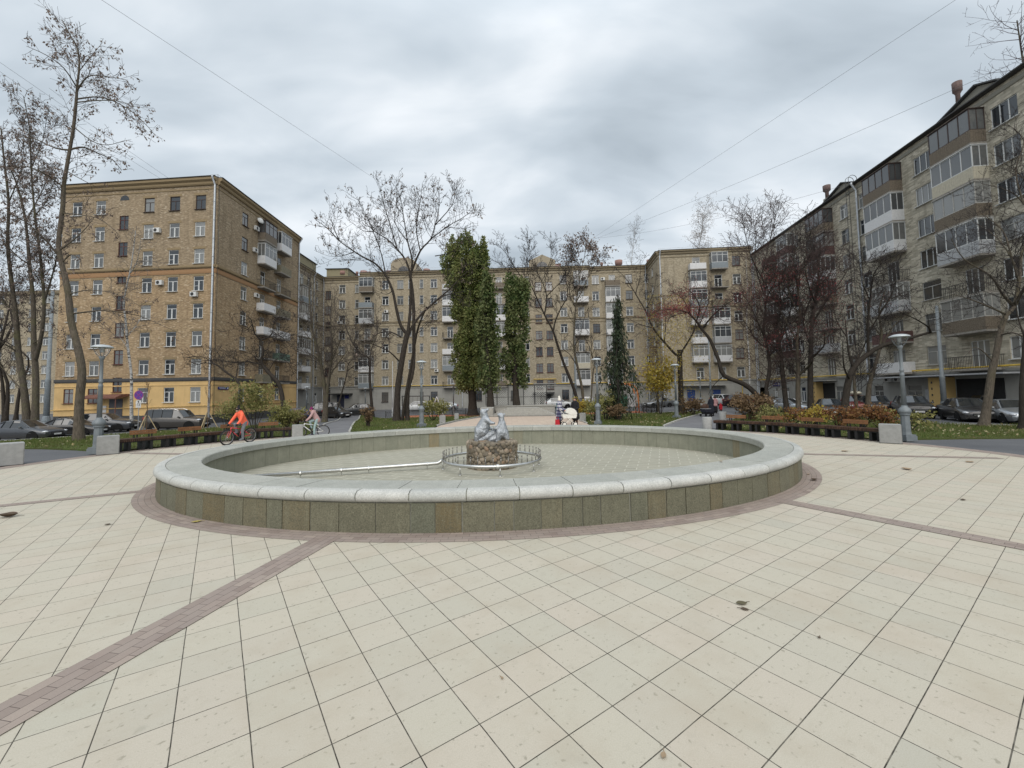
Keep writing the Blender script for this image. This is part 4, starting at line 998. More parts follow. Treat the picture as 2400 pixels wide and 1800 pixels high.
def leafmat(name, cols, trans=.3):
    k = N(name); g = k.n('ShaderNodeNewGeometry').outputs['Random Per Island']; v = k.obj()
    c = k.ramp(g, cols); c = k.mix(k.ramp(k.noise(v, .55, 4), [(.4, .0), (.65, .55)]), c, cols[-1][1])
    k.col(c); k.set(.6, spec=.3)
    tr = k.n('ShaderNodeBsdfTranslucent'); k.l(c, tr.inputs[0]); ms = k.n('ShaderNodeMixShader', Fac=trans); out = k.t.nodes['Material Output']
    k.l(k.b.outputs[0], ms.inputs[1]); k.l(tr.outputs[0], ms.inputs[2]); k.l(ms.outputs[0], out.inputs[0]); return k.m
L_POP = leafmat('poplar_leaf', [(0, (.065, .10, .026)), (.45, (.125, .17, .046)), (.8, (.20, .235, .07)), (1, (.31, .30, .12))])
L_POP2 = leafmat('poplar_leaf_dark', [(0, (.04, .072, .024)), (.5, (.08, .125, .04)), (.85, (.14, .185, .062)), (1, (.26, .265, .12))])
L_POD = leafmat('dry_seed_pods', [(0, (.12, .085, .07)), (.5, (.19, .14, .115)), (1, (.27, .21, .17))]); L_RED = leafmat('red_berries', [(0, (.12, .02, .025)), (.6, (.22, .04, .045)), (1, (.28, .08, .075))])
L_YEL = leafmat('yellow_leaf', [(0, (.30, .20, .03)), (.6, (.45, .32, .05)), (1, (.38, .33, .08))]); L_YG = leafmat('yellow_green_leaf', [(0, (.10, .115, .035)), (.5, (.22, .215, .07)), (1, (.33, .30, .12))])
L_RUST = leafmat('rusty_leaf', [(0, (.11, .035, .02)), (.5, (.19, .075, .03)), (1, (.27, .16, .055))]); L_NEED = leafmat('spruce_needle', [(0, (.012, .024, .014)), (.6, (.028, .045, .024)), (1, (.05, .065, .03))], .1)
L_GREYL = leafmat('pale_dry_leaf', [(0, (.22, .17, .12)), (1, (.38, .31, .25))]); L_BRN = leafmat('brown_grass', [(0, (.13, .085, .045)), (1, (.24, .16, .09))])
def rot_about(v, ax, a): return Matrix.Rotation(a, 3, ax) @ v
def wander(p, d, L, n, wig, up, r=rnd):
    pts = [p.copy()]; d = d.normalized(); st = L / n
    for i in range(n):
        d = (d + Vector((r.gauss(0, wig), r.gauss(0, wig), r.gauss(0, wig) + up))).normalized(); p = p + d * st; pts.append(p.copy())
    return pts
class Tree:
    def __init__(s, name, base, label, cat='tree', bark=BARK, twig=TWIG, group=None, seed=1, sides=9):
        s.base = Vector(base); s.t = thing(name, s.base, label, cat, group); s.o = tuple(s.base)
        s.tr = TubeSet(s.o); s.tw = TubeSet(s.o); s.bark = bark; s.twig = twig; s.r = random.Random(seed); s.leaf = {}; s.sides = sides; s.tips = []
    def limb(s, pts, r0, r1, trunk=False, sub=3, wob=.015):
        """A main stem through given points, smoothed; returns its points and radii."""
        P = [Vector(p) for p in pts]; out = []
        for i in range(len(P) - 1):
            a, b = P[i], P[i + 1]; m0 = (P[i + 1] - P[max(i - 1, 0)]) / 2; m1 = (P[min(i + 2, len(P) - 1)] - P[i]) / 2
            for j in range(sub):
                t = j / sub; t2, t3 = t * t, t * t * t
                q = a * (2 * t3 - 3 * t2 + 1) + m0 * (t3 - 2 * t2 + t) + b * (-2 * t3 + 3 * t2) + m1 * (t3 - t2)
                out.append(q)
        out.append(P[-1]); n = len(out); rad = []
        for i in range(n):
            f = i / (n - 1); rr = r0 + (r1 - r0) * f ** .8
            if trunk: rr *= 1 + .55 * max(0, 1 - f * n / 2.2) ** 2
            rad.append(rr * (1 + s.r.uniform(-.05, .05)))
        s.tr.add(out, rad, s.sides if r0 > .06 else 6); return out, rad
    def twigs(s, path, rad, per_m=2.2, L=2.2, lev=3, f0=.25, up=.06, wig=.09, spread=(35, 70), ratio=.55, rmin=.006, pod=None, podp=.3, pods=.12, sag=0, pert=3, flat=None, berry=None):
        tot = sum((Vector(path[i + 1]) - Vector(path[i])).length for i in range(len(path) - 1)); cnt = max(1, int(tot * per_m * (1 - f0)))
        for q in range(cnt):
            f = f0 + (1 - f0) * (q + s.r.random()) / cnt; x = f * (len(path) - 1); i = min(int(x), len(path) - 2); t = x - i
            p = Vector(path[i]).lerp(Vector(path[i + 1]), t); d = (Vector(path[i + 1]) - Vector(path[i])).normalized(); rr = rad[i] * (1 - t) + rad[i + 1] * t
            ax = d.cross(Vector((s.r.gauss(0, 1), s.r.gauss(0, 1), s.r.gauss(0, 1))))
            if ax.length < 1e-4: continue
            nd = rot_about(d, ax.normalized(), R_(s.r.uniform(*spread))); nd.z += up * 2
            ln = L * s.r.uniform(.55, 1.15) * (1.15 - .5 * f); r0 = min(rr * .62, max(rmin * 1.3, ln * .0105))
            n = 6 if lev > 1 else 3
            pts = wander(p, nd, ln, n, wig, up - sag * (4 - lev), s.r); rads = [max(rmin, r0 * (1 - .8 * j / n)) for j in range(n + 1)]
            s.tw.add(pts, rads, 4 if r0 > .018 else 3)
            if lev > 1: s.twigs(pts, rads, per_m=pert + .9 / max(ln * ratio, .2), L=ln * ratio, lev=lev - 1, f0=.2, up=up, wig=wig * 1.15, spread=spread, ratio=ratio, rmin=rmin, pod=pod, podp=podp, pods=pods, sag=sag, pert=pert)
            if lev <= 2 and pod is not None:
                for pp in pts[2:]:
                    if s.r.random() < podp:
                        for _ in range(s.r.randint(1, 4)): pod.add(pp + Vector((s.r.gauss(0, .05), s.r.gauss(0, .05), s.r.uniform(-.16, 0))), pods)
            if lev == 1: s.tips.append(pts[-1])
    def leaves(s, name): 
        s.leaf.setdefault(name, LeafSet(s.o)); return s.leaf[name]
    def done(s, leafm=None, **kw):
        s.tr.build('trunk', s.bark, s.t); s.tw.build('branches', s.twig, s.t)
        for nm, L in s.leaf.items(): L.build(nm, leafm[nm], s.t, **kw)
        return s.t
def pxl(pts, dep, amp=0, r=rnd, start=0):
    """Points of a limb seen in the photograph, given real distance and some spread in depth."""
    out = []; a = r.uniform(-1, 1) * amp; b = r.uniform(-1, 1) * amp; n = len(pts)
    for i, (x, y) in enumerate(pts):
        f = i / max(1, n - 1); out.append(D(x, y, dep + start + a * f + b * f * f * .6))
    return out
def on_ground(pt):
    p = G(*pt); return p, p.y
def mktree(name, label, limbs, seed, bark=BARK, twig=TWIG, leafm=None, tw=None, group=None, cat='tree', amp=3.0, dep=None, base=None, podset=None, sides=9, leafkw=None, dens=1.25):
    """limbs: list of (pixel points, radius0, radius1, options). The first is the trunk and starts on the ground."""
    r = random.Random(seed); b = limbs[0][0][0]
    if dep is None: bp, dep = on_ground(b)
    else: bp = D(b[0], b[1], dep); bp.z = T(bp.x, bp.y)
    t = Tree(name, bp, label, cat, bark, twig, group, seed, sides); tw = tw or {}
    pod = t.leaves(podset) if podset else None
    for li, (pts, r0, r1, o) in enumerate(limbs):
        o = dict(o); P = pxl(pts, dep, o.pop('amp', 0 if li == 0 else amp), r, o.pop('dd', 0))
        if li == 0 or o.pop('foot', 0): P[0] = Vector((P[0].x, P[0].y, T(P[0].x, P[0].y) - .15))
        path, rad = t.limb(P, r0, r1, li == 0 or o.pop('trunk', 0)); k = dict(tw); k.update(o)
        if k.pop('bare', 0): continue
        k['per_m'] = k.get('per_m', 2) * 1.45 * dens; k['L'] = k.get('L', 2) * 1.2; k['pert'] = k.get('pert', 1.5) * 1.9 * dens ** .5; k['rmin'] = max(k.get('rmin', .006), .00032 * dep)
        t.twigs(path, rad, pod=pod, **k)
    return t

# -- tall seed-hung tree leaning over the left lawn
t = mktree('bare_tree', 'tall slender bare maple with bent trunk and hanging seed clusters on the left lawn', [
    ([(184, 1034), (186, 942), (192, 873), (183, 818), (167, 754), (160, 690), (154, 657), (144, 616), (137, 570), (147, 483), (149, 437), (158, 382), (172, 300), (179, 230), (181, 200), (186, 150), (180, 110), (166, 85), (145, 46)], .215, .02, dict(f0=.5, per_m=2.6, L=1.5)),
    ([(166, 350), (195, 345), (225, 357), (265, 376), (285, 400)], .06, .012, {}), ([(166, 352), (130, 347), (80, 325), (40, 320)], .06, .012, {}), ([(181, 212), (205, 180), (240, 178), (300, 188)], .045, .01, {}),
    ([(181, 232), (240, 228), (300, 255), (340, 290), (361, 314)], .045, .01, {}), ([(180, 205), (150, 160), (110, 130), (62, 108)], .04, .01, {}), ([(178, 240), (240, 235), (290, 240), (318, 260)], .035, .01, {}), ([(176, 300), (215, 330), (250, 340), (290, 330)], .035, .01, {}),
    ([(168, 735), (214, 730), (247, 728), (300, 735), (339, 745), (430, 785)], .055, .012, dict(per_m=1.2, lev=2)), ([(140, 585), (175, 560), (205, 530), (235, 490)], .05, .012, dict(per_m=1.3, lev=2)), ([(148, 500), (185, 503), (230, 512), (270, 540)], .04, .01, dict(per_m=1.2, lev=2)), ([(146, 615), (165, 597), (185, 605), (192, 625)], .045, .015, dict(per_m=1, lev=2)),
    ([(137, 600), (105, 560), (60, 520), (20, 500)], .05, .012, {}), ([(150, 440), (110, 410), (60, 390), (10, 400)], .045, .012, {}), ([(155, 400), (190, 420), (230, 440)], .03, .01, dict(per_m=1.6)), ([(183, 170), (215, 130), (240, 100)], .025, .008, {}), ([(183, 160), (150, 120), (130, 80)], .02, .008, {}), ([(160, 690), (210, 680), (280, 690), (330, 720)], .035, .01, dict(per_m=1, lev=2))],
    11, BARKG, TWIG, tw=dict(per_m=2.4, L=1.05, lev=2, f0=.15, up=.03, podp=.24, pods=.14, rmin=.005, pert=2.2), amp=2.2, podset='seed_pods')
t.done({'seed_pods': L_POD}, droop=1.5)
# -- twin-trunk maple behind it
t = mktree('bare_tree', 'big twin-trunk bare maple full of dry seed clusters at the far left', [
    ([(66, 1024), (57, 919), (43, 827), (36, 735), (28, 667), (18, 575), (20, 474), (10, 380), (2, 300)], .27, .04, {}),
    ([(80, 1024), (84, 896), (79, 804), (78, 712), (69, 620), (60, 520), (41, 437), (18, 382)], .26, .03, dict(foot=1, trunk=1)),
    ([(84, 840), (98, 781), (103, 703), (94, 598), (82, 506), (73, 392), (69, 300), (55, 225)], .16, .02, {}), ([(103, 710), (124, 640), (137, 585), (150, 520)], .08, .02, {}), ([(60, 520), (95, 455), (120, 400)], .06, .02, {}),
    ([(36, 735), (0, 700), (-40, 650)], .08, .02, {}), ([(73, 395), (100, 330), (110, 270)], .04, .01, {}), ([(20, 474), (50, 400), (55, 330)], .05, .01, {}), ([(69, 620), (40, 600), (0, 560), (-40, 540)], .06, .015, {}), ([(43, 827), (0, 800), (-40, 790)], .07, .02, {}), ([(79, 804), (110, 790), (150, 800)], .05, .012, dict(per_m=1.3)), ([(57, 919), (20, 880), (-20, 830)], .07, .02, dict(per_m=1.3)), ([(82, 506), (110, 470), (128, 420)], .04, .01, {})],
    12, BARK, TWIG, tw=dict(per_m=2.6, L=1.8, lev=3, f0=.3, up=.05, podp=.13, pods=.16, rmin=.007, pert=1.6), amp=3, podset='seed_pods')
t.done({'seed_pods': L_POD}, droop=1.5)
# -- dark trees at the very edge beyond
for i, (x, y, d, hgt) in enumerate(((12, 985, 46, 12), (-30, 990, 40, 14), (36, 985, 52, 11))):
    b = D(x, y, d); b.z = T(b.x, b.y); t = Tree('bare_tree', b, ('dark bare tree behind the twin-trunk maple, nearest the photo edge', 'dark bare tree mostly cut off by the left photo edge', 'thin dark bare tree behind the twin-trunk maple, nearest the pale lamp mast')[i], 'tree', BARKD, TWIGD, None, 60 + i, 7)
    for j in range(2 if i < 2 else 1):
        p, rd = t.limb([b + Vector((0, 0, -.1)), b + Vector((rnd.uniform(-.5, .5), rnd.uniform(-.5, .5), hgt * .4)), b + Vector((rnd.uniform(-1.5, 1.5), rnd.uniform(-1, 1), hgt * .75)), b + Vector((rnd.uniform(-2, 2), rnd.uniform(-1.5, 1.5), hgt))], .22, .03, True); t.twigs(p, rd, per_m=2, L=3.0, lev=3, f0=.2, rmin=.009, pert=1.6)
    t.done()
# -- white birch before the ochre block
t = mktree('birch_tree', 'slim birch with black-marked white trunk in front of the ochre block porch', [
    ([(309, 996), (308, 940), (307.6, 878), (299, 809), (295, 756), (290, 713), (297, 670), (306, 630), (312, 590), (318, 540)], .14, .03, dict(f0=.3)), ([(297, 790), (318, 765), (330, 745)], .05, .012, {}), ([(291, 715), (270, 700), (255, 680)], .04, .012, {}), ([(306, 640), (322, 610), (330, 560)], .05, .012, {}), ([(302, 820), (280, 790), (262, 785)], .04, .01, {})],
    13, BIRCH, mat('twig_pale', (.16, .14, .125), .95, var=.3), tw=dict(per_m=2.0, L=2.0, lev=2, f0=.2, up=.02, sag=.03, rmin=.007), amp=1.5, dep=38)
t.done()
# -- crab-apple like trees before the tower's side
t = mktree('bare_tree', 'crooked dark bare tree with twisted double trunk before the ochre block right side', [
    ([(668, 968), (661, 926), (650, 894), (628, 872), (615, 854), (613, 841), (617, 824), (612, 796)], .24, .09, dict(f0=.4)), ([(648, 905), (640, 893), (632, 873), (620, 858)], .15, .1, dict(bare=1)),
    ([(612, 797), (598, 783), (591, 759), (585, 745), (560, 735)], .09, .015, {}), ([(612, 797), (633, 787), (640, 770), (628, 745)], .09, .02, {}), ([(616, 856), (585, 848), (550, 850), (513, 844), (480, 845)], .09, .02, {}), ([(615, 855), (590, 830), (570, 825)], .05, .015, {}), ([(635, 775), (660, 790), (680, 810)], .05, .012, {}), ([(628, 872), (650, 840), (675, 850), (690, 880)], .05, .012, {}), ([(640, 770), (650, 745), (690, 740)], .04, .012, {}), ([(591, 760), (575, 775), (545, 770)], .035, .012, {})],
    14, BARKD, TWIGD, tw=dict(per_m=3.0, L=1.5, lev=3, f0=.15, up=.02, wig=.14, rmin=.008, pert=1.3), amp=2.5, dep=42)
t.done()
t = mktree('bare_tree', 'dark bare tree leaning left with long low limb before the blue corner plate', [
    ([(566, 975), (564, 937), (563, 907), (550, 887), (524, 868), (507, 855), (481, 850), (463, 854), (445, 848)], .16, .03, dict(f0=.45)), ([(552, 890), (557, 862), (560, 835)], .06, .015, {}), ([(507, 856), (480, 838), (455, 835), (430, 840)], .05, .012, {}), ([(524, 868), (520, 840), (500, 815)], .04, .012, {})],
    15, BARKD, TWIGD, tw=dict(per_m=2.6, L=1.3, lev=2, f0=.1, up=.03, wig=.13, rmin=.008), amp=2, dep=38)
t.done()
# -- trees in the back-left corner
t = mktree('bare_tree', 'bare tree of three straight grey stems by the left asphalt path', [
    ([(761, 980), (761, 915), (752, 850), (741, 807), (730, 759), (725, 690), (728, 640)], .24, .04, {}), ([(764, 978), (767, 915), (776, 850), (778, 807), (775, 740), (780, 690)], .2, .03, dict(foot=1)), ([(768, 925), (775, 880), (795, 848), (815, 820)], .1, .02, {}), ([(741, 807), (715, 780), (700, 740)], .06, .015, {}), ([(776, 850), (800, 790), (805, 750)], .05, .015, {}), ([(752, 850), (730, 830), (700, 825)], .05, .012, {})],
    16, BARK, TWIG, tw=dict(per_m=1.8, L=2.4, lev=3, f0=.25, up=.05, rmin=.01, pert=1.1), amp=3, dep=44)
t.done()
t = mktree('bare_tree', 'bare tree with forked leaning stem behind the black railing, left of centre', [
    ([(874, 960), (867, 894), (865, 841), (843, 828), (820, 790), (800, 740)], .2, .03, {}), ([(866, 860), (870, 820), (885, 780), (880, 730)], .1, .02, {}), ([(784, 962), (800, 925), (812, 880), (818, 850), (840, 835)], .12, .03, dict(foot=1)), ([(815, 868), (835, 855), (850, 852)], .05, .012, {}), ([(843, 828), (830, 800), (850, 770)], .05, .012, {})],
    17, BARKD, TWIG, tw=dict(per_m=1.8, L=2.4, lev=3, f0=.25, up=.05, rmin=.011, pert=1.0), amp=3, dep=54)
t.done()
# -- the large spreading tree left of centre
t = mktree('bare_tree', 'large spreading bare maple with three trunks and a wide crown, left of the green poplar', [
    ([(929.5, 988), (931.5, 920), (939, 862), (951, 797), (955, 782)], .27, .2, dict(bare=1)),
    ([(955, 784), (939, 762), (928, 719), (920, 681), (904, 646), (881, 619), (854, 604), (831, 590), (796, 565), (766, 534), (739, 515)], .15, .015, dict(f0=.3)),
    ([(955, 784), (961, 730), (962, 650), (951, 611), (931, 584), (908, 561), (877, 542), (850, 515)], .14, .015, {}),
    ([(962, 655), (966, 611), (955, 565), (947, 515), (939, 469), (928, 438)], .09, .012, {}), ([(963, 640), (985, 588), (1009, 561), (1020, 527), (1028, 492), (1030, 455)], .09, .012, {}),
    ([(955, 790), (966, 766), (989, 735), (1028, 700), (1059, 673), (1086, 645), (1120, 620)], .14, .02, dict(f0=.5)), ([(1028, 700), (1050, 690), (1080, 685)], .07, .02, dict(f0=.3)),
    ([(940, 790), (915, 778), (890, 780), (876, 790)], .07, .02, dict(per_m=1.2)), ([(934, 845), (912, 824), (877, 808), (850, 800)], .07, .015, dict(per_m=1.2)),
    ([(904, 646), (895, 600), (880, 555), (860, 510), (840, 470)], .06, .012, {}), ([(931, 584), (915, 530), (900, 480), (890, 440)], .06, .012, {}), ([(985, 588), (975, 530), (985, 470), (990, 430)], .06, .012, {}), ([(1009, 561), (1050, 530), (1085, 510), (1110, 490)], .05, .012, {}),
    ([(1020, 527), (1060, 480), (1065, 440)], .05, .01, {}), ([(831, 590), (800, 600), (770, 600)], .05, .01, {}), ([(920, 681), (905, 690), (880, 680)], .04, .01, dict(per_m=1.4)), ([(955, 565), (925, 520), (930, 470)], .05, .01, {}), ([(796, 565), (780, 530), (775, 500)], .04, .01, {}), ([(1020, 600), (1060, 590), (1090, 560)], .04, .01, {}), ([(877, 542), (850, 540), (810, 510)], .04, .01, {}),
    ([(955, 997), (955, 920), (968, 862), (970, 766), (968, 700), (963, 655)], .2, .12, dict(foot=1, bare=1)), ([(942, 990), (951, 928), (966, 843), (976, 785), (985, 754), (1000, 720)], .14, .05, dict(foot=1, f0=.6))],
    18, BARKD, TWIGD, tw=dict(per_m=2.0, L=1.9, lev=3, f0=.25, up=.06, podp=.035, pods=.17, rmin=.0075, pert=1.25), amp=4.0, podset='seed_pods')
t.done({'seed_pods': L_POD}, droop=1.5)
# -- centre-right pair
t = mktree('bare_tree', 'tall bare tree leaning left over the pram, its crown against the back block', [
    ([(1360, 966), (1345, 911), (1322, 853), (1305, 803), (1296, 775), (1279, 743), (1261, 705), (1244, 670), (1218, 644), (1189, 598), (1165, 570)], .25, .02, dict(f0=.5)), ([(1297, 776), (1302, 751), (1316, 720), (1331, 691), (1325, 644), (1330, 600)], .13, .02, {}), ([(1276, 738), (1281, 694), (1270, 659), (1258, 636), (1245, 600), (1235, 560)], .1, .015, {}), ([(1281, 694), (1305, 670), (1334, 636), (1340, 590)], .07, .015, {}),
    ([(1244, 670), (1235, 620), (1240, 570)], .05, .012, {}), ([(1270, 659), (1290, 610), (1295, 560)], .05, .012, {}), ([(1218, 644), (1200, 640), (1170, 620)], .04, .012, {}), ([(1305, 803), (1285, 800), (1260, 815)], .03, .01, dict(per_m=1)), ([(1261, 705), (1240, 700), (1225, 705)], .03, .01, dict(per_m=1))],
    19, BARKD, TWIGD, tw=dict(per_m=1.7, L=2.3, lev=3, f0=.25, up=.07, rmin=.009, pert=1.15), amp=3.5)
t.done()
t = mktree('bare_tree', 'bare tree with seed-tufted round top rising beside the pram tree, above the roofline', [
    ([(1368, 968), (1365, 916), (1354, 861), (1345, 809), (1348, 737), (1351, 705), (1358, 660), (1360, 620)], .22, .03, {}), ([(1353, 858), (1335, 830), (1318, 815), (1316, 780)], .08, .015, dict(per_m=1.2)), ([(1350, 720), (1335, 690), (1338, 640), (1345, 580)], .09, .015, {}), ([(1352, 705), (1375, 660), (1385, 610), (1392, 580)], .08, .015, {}), ([(1358, 660), (1352, 610), (1340, 570)], .06, .015, {}), ([(1360, 640), (1372, 590), (1370, 555)], .06, .012, {}), ([(1385, 640), (1400, 610), (1408, 590)], .04, .01, {}), ([(1345, 815), (1362, 780), (1370, 740), (1380, 720)], .06, .015, dict(per_m=1.2)),
    ([(1383, 945), (1389, 882), (1393, 850), (1385, 820), (1395, 790)], .1, .02, dict(foot=1, per_m=1.3))],
    20, BARK, TWIGD, tw=dict(per_m=1.9, L=1.9, lev=3, f0=.3, up=.05, podp=.0, rmin=.009, pert=1.0), amp=3.5)
pd_ = t.leaves('seed_pods'); rr = random.Random(5)
for p in t.tips:
    if p.z > 19 or (p.z > 14 and rr.random() < .25):
        for _ in range(3): pd_.add(p + Vector((rr.gauss(0, .2), rr.gauss(0, .2), rr.gauss(0, .2))), .26)
t.done({'seed_pods': L_POD}, droop=1.0)
# -- green columnar poplars
def poplar(label, base_px, trunk_px, lobes, seed, leafm, n, size=.2, dep=None, r0=.45):
    t = mktree('poplar_tree', label, [(trunk_px, r0, .08, dict(bare=1))], seed, BARKD, TWIGD, dep=dep); d = t.base.y; L = t.leaves('foliage'); rr = random.Random(seed)
    for (x0, y0, x1, y1, wx, k) in lobes:
        a = D(x0, y0, d); b = D(x1, y1, d); m = d / FPX; w0 = wx * m; H = (b - a).length; spr = []
        for _ in range(int(46 * k)):           # upright sprays carrying the leaves
            f = rr.random() ** .9; an = rr.uniform(0, 6.28); q = math.sqrt(rr.random()) * rr.uniform(.85, 1.12); prof = w0 * (.55 + .45 * math.sin(math.pi * min(1, .15 + f * .8)))
            c = a.lerp(b, f) + Vector((math.cos(an) * prof * q, math.sin(an) * prof * q, 0)); spr.append((c, rr.uniform(1.0, 2.7)))
            core = a.lerp(b, max(0, f - .12)); pts = [core, core.lerp(c, .6) + Vector((0, 0, -.3)), c + Vector((0, 0, .4))]
            t.tw.add(pts, [.05, .03, .012], 4)
        for _ in range(int(n * k)):
            c, ln = rr.choice(spr); g = rr.random(); h = (g - .35) * ln; rad_ = .62 * (1 - g) ** .8 * min(1, .35 + g * 3) + .05
            an = rr.uniform(0, 6.28); q = rr.random() ** .5; L.add(c + Vector((math.cos(an) * rad_ * q, math.sin(an) * rad_ * q, h)), size)
    t.done({'foliage': leafm}, asp=.85, seed=seed); return t
poplar('broad-topped green columnar poplar with thick dark trunk left of the stone steps', (1108, 972), [(1108, 974), (1106, 920), (1098, 850), (1092, 760), (1092, 700), (1090, 640)], [(1092, 700, 1092, 570, 58, 2.6), (1096, 770, 1096, 660, 34, .9), (1120, 905, 1112, 720, 42, 2.2), (1085, 890, 1090, 800, 30, .55), (1120, 915, 1122, 850, 55, 1.1), (1100, 830, 1098, 640, 44, 2.0), (1118, 880, 1112, 750, 46, 1.6), (1075, 640, 1065, 590, 24, .5), (1125, 640, 1128, 585, 22, .5)], 31, L_POP, 5200, .24, r0=.62)
poplar('darker green columnar poplar pressed behind the broad-topped poplar right side', (1150, 955), [(1150, 955), (1148, 900), (1142, 820), (1140, 730)], [(1145, 910, 1140, 665, 26, 1.8)], 32, L_POP2, 4200, .27, dep=46, r0=.5)
poplar('slim dark green columnar poplar standing alone behind the stone steps', (1212, 952), [(1212, 953), (1208, 900), (1207, 820), (1208, 740)], [(1207, 905, 1208, 680, 31, 2.4), (1222, 700, 1232, 675, 12, .25), (1205, 690, 1205, 668, 22, .4)], 33, L_POP2, 4600, .27, dep=48, r0=.5)
# -- drooping spruce
t = mktree('spruce_tree', 'drooping dark green spruce with bare lower trunk beside the orange climbing frame', [([(1449, 985), (1447, 900), (1445, 800), (1448, 690)], .2, .03, dict(bare=1))], 34, BARKD, TWIGD)
d = t.base.y; L = t.leaves('needles'); rr = random.Random(9)
for i in range(80):
    f = rr.random() ** .8; y = 690 + 225 * f; c = D(1447, y, d); sp = (.25 + 1.9 * f ** 1.1) * (rr.uniform(.35, 1.15)); an = rr.uniform(0, 6.28)
    if math.cos(an) < -.2 and f > .75: sp *= .55
    n = 7; pts = []
    for j in range(n + 1):
        g = j / n; pts.append(c + Vector((math.cos(an) * sp * g, math.sin(an) * sp * g, .25 * math.sin(g * 2.2) * sp * .4 - g * g * (.5 + f * 1.6))))
    t.tw.add(pts, [max(.01, .04 * (1 - j / n)) for j in range(n + 1)], 4)
    for j in range(1, n + 1):
        for _ in range(int(5 + 4 * f)):
            q = pts[j] + Vector((rr.gauss(0, .12), rr.gauss(0, .12), -abs(rr.gauss(0, .3 + .45 * f)))); L.add(q, .34)
t.done({'needles': L_NEED}, droop=2.2, asp=.22)
# -- pollarded V tree with yellow leaves
t = mktree('bare_tree', 'thick dark pollarded tree with a V fork and hanging yellow leaves, right of centre', [
    ([(1597, 970), (1595, 900), (1593, 838), (1592, 820)], .27, .24, dict(bare=1)), ([(1590, 832), (1583, 830), (1557, 802), (1531, 769), (1512, 727), (1489, 688), (1469, 655), (1450, 636)], .16, .02, dict(f0=.25)), ([(1594, 834), (1600, 821), (1622, 785), (1632, 753), (1640, 720)], .13, .04, {}), ([(1531, 769), (1500, 760), (1470, 745)], .06, .015, {}), ([(1512, 727), (1530, 690), (1540, 640)], .05, .012, {}), ([(1557, 802), (1560, 760), (1555, 700)], .05, .012, {}), ([(1489, 688), (1500, 650), (1500, 600)], .05, .012, {})],
    21, BARKD, TWIGD, tw=dict(per_m=1.5, L=1.9, lev=3, f0=.2, up=.0, sag=.01, rmin=.008, pert=1.0), amp=3)
L = t.leaves('yellow_leaves'); rr = random.Random(3)
for i in range(4600):
    y = rr.uniform(690, 940); x = rr.gauss(1600, 28) if rr.random() < .65 else rr.gauss(1545, 22)
    if y > 860 and rr.random() < .5: continue
    L.add(D(x, y, t.base.y + rr.gauss(0, 1.3)), .12)
t.done({'yellow_leaves': L_YEL}, droop=2)
# -- leaning tree arched over the right path, red fruit
def redleaves(t, clusters, n, size=.09, spread=14, name='red_berries'):
    L = t.leaves(name); rr = random.Random(len(clusters)); d = t.base.y
    for (x, y, s) in clusters:
        for _ in range(int(n * s)): L.add(D(rr.gauss(x, spread * 1.3), rr.gauss(y, spread * .6), d + rr.gauss(0, 1.4)), size)
t = mktree('rowan_tree', 'red-fruited tree whose long trunk leans left in an arch over the right path', [
    ([(1801, 970), (1775, 929), (1743, 900), (1697, 880), (1684, 844), (1665, 798), (1645, 772), (1632, 753), (1613, 733)], .24, .06, dict(f0=.7)), ([(1632, 753), (1640, 720), (1625, 690), (1600, 670)], .07, .015, {}), ([(1645, 772), (1670, 740), (1700, 715), (1740, 690)], .08, .015, {}), ([(1613, 733), (1580, 725), (1545, 728), (1530, 735)], .06, .015, {}), ([(1620, 740), (1600, 700), (1570, 680)], .06, .012, {}), ([(1640, 760), (1660, 710), (1665, 660)], .05, .012, {}), ([(1697, 880), (1675, 900), (1660, 925)], .05, .012, dict(per_m=.6)), ([(1613, 733), (1595, 735), (1560, 748)], .05, .012, {})],
    22, BARKD, TWIGR, tw=dict(per_m=3.2, L=1.4, lev=3, f0=.15, up=.04, wig=.12, rmin=.007, pert=1.5), amp=2.5, dep=32)
redleaves(t, [(1545, 738, 1), (1570, 722, 1.2), (1600, 720, 1.3), (1625, 725, 1), (1610, 690, .8), (1590, 700, .5), (1640, 735, .5), (1680, 720, .25), (1720, 705, .2), (1612, 672, .4)], 330, .09)
t.done({'red_berries': L_RED}, droop=1)
RED = dict(per_m=3.6, L=1.9, lev=3, f0=.2, up=.05, wig=.12, rmin=.0085, pert=1.7)
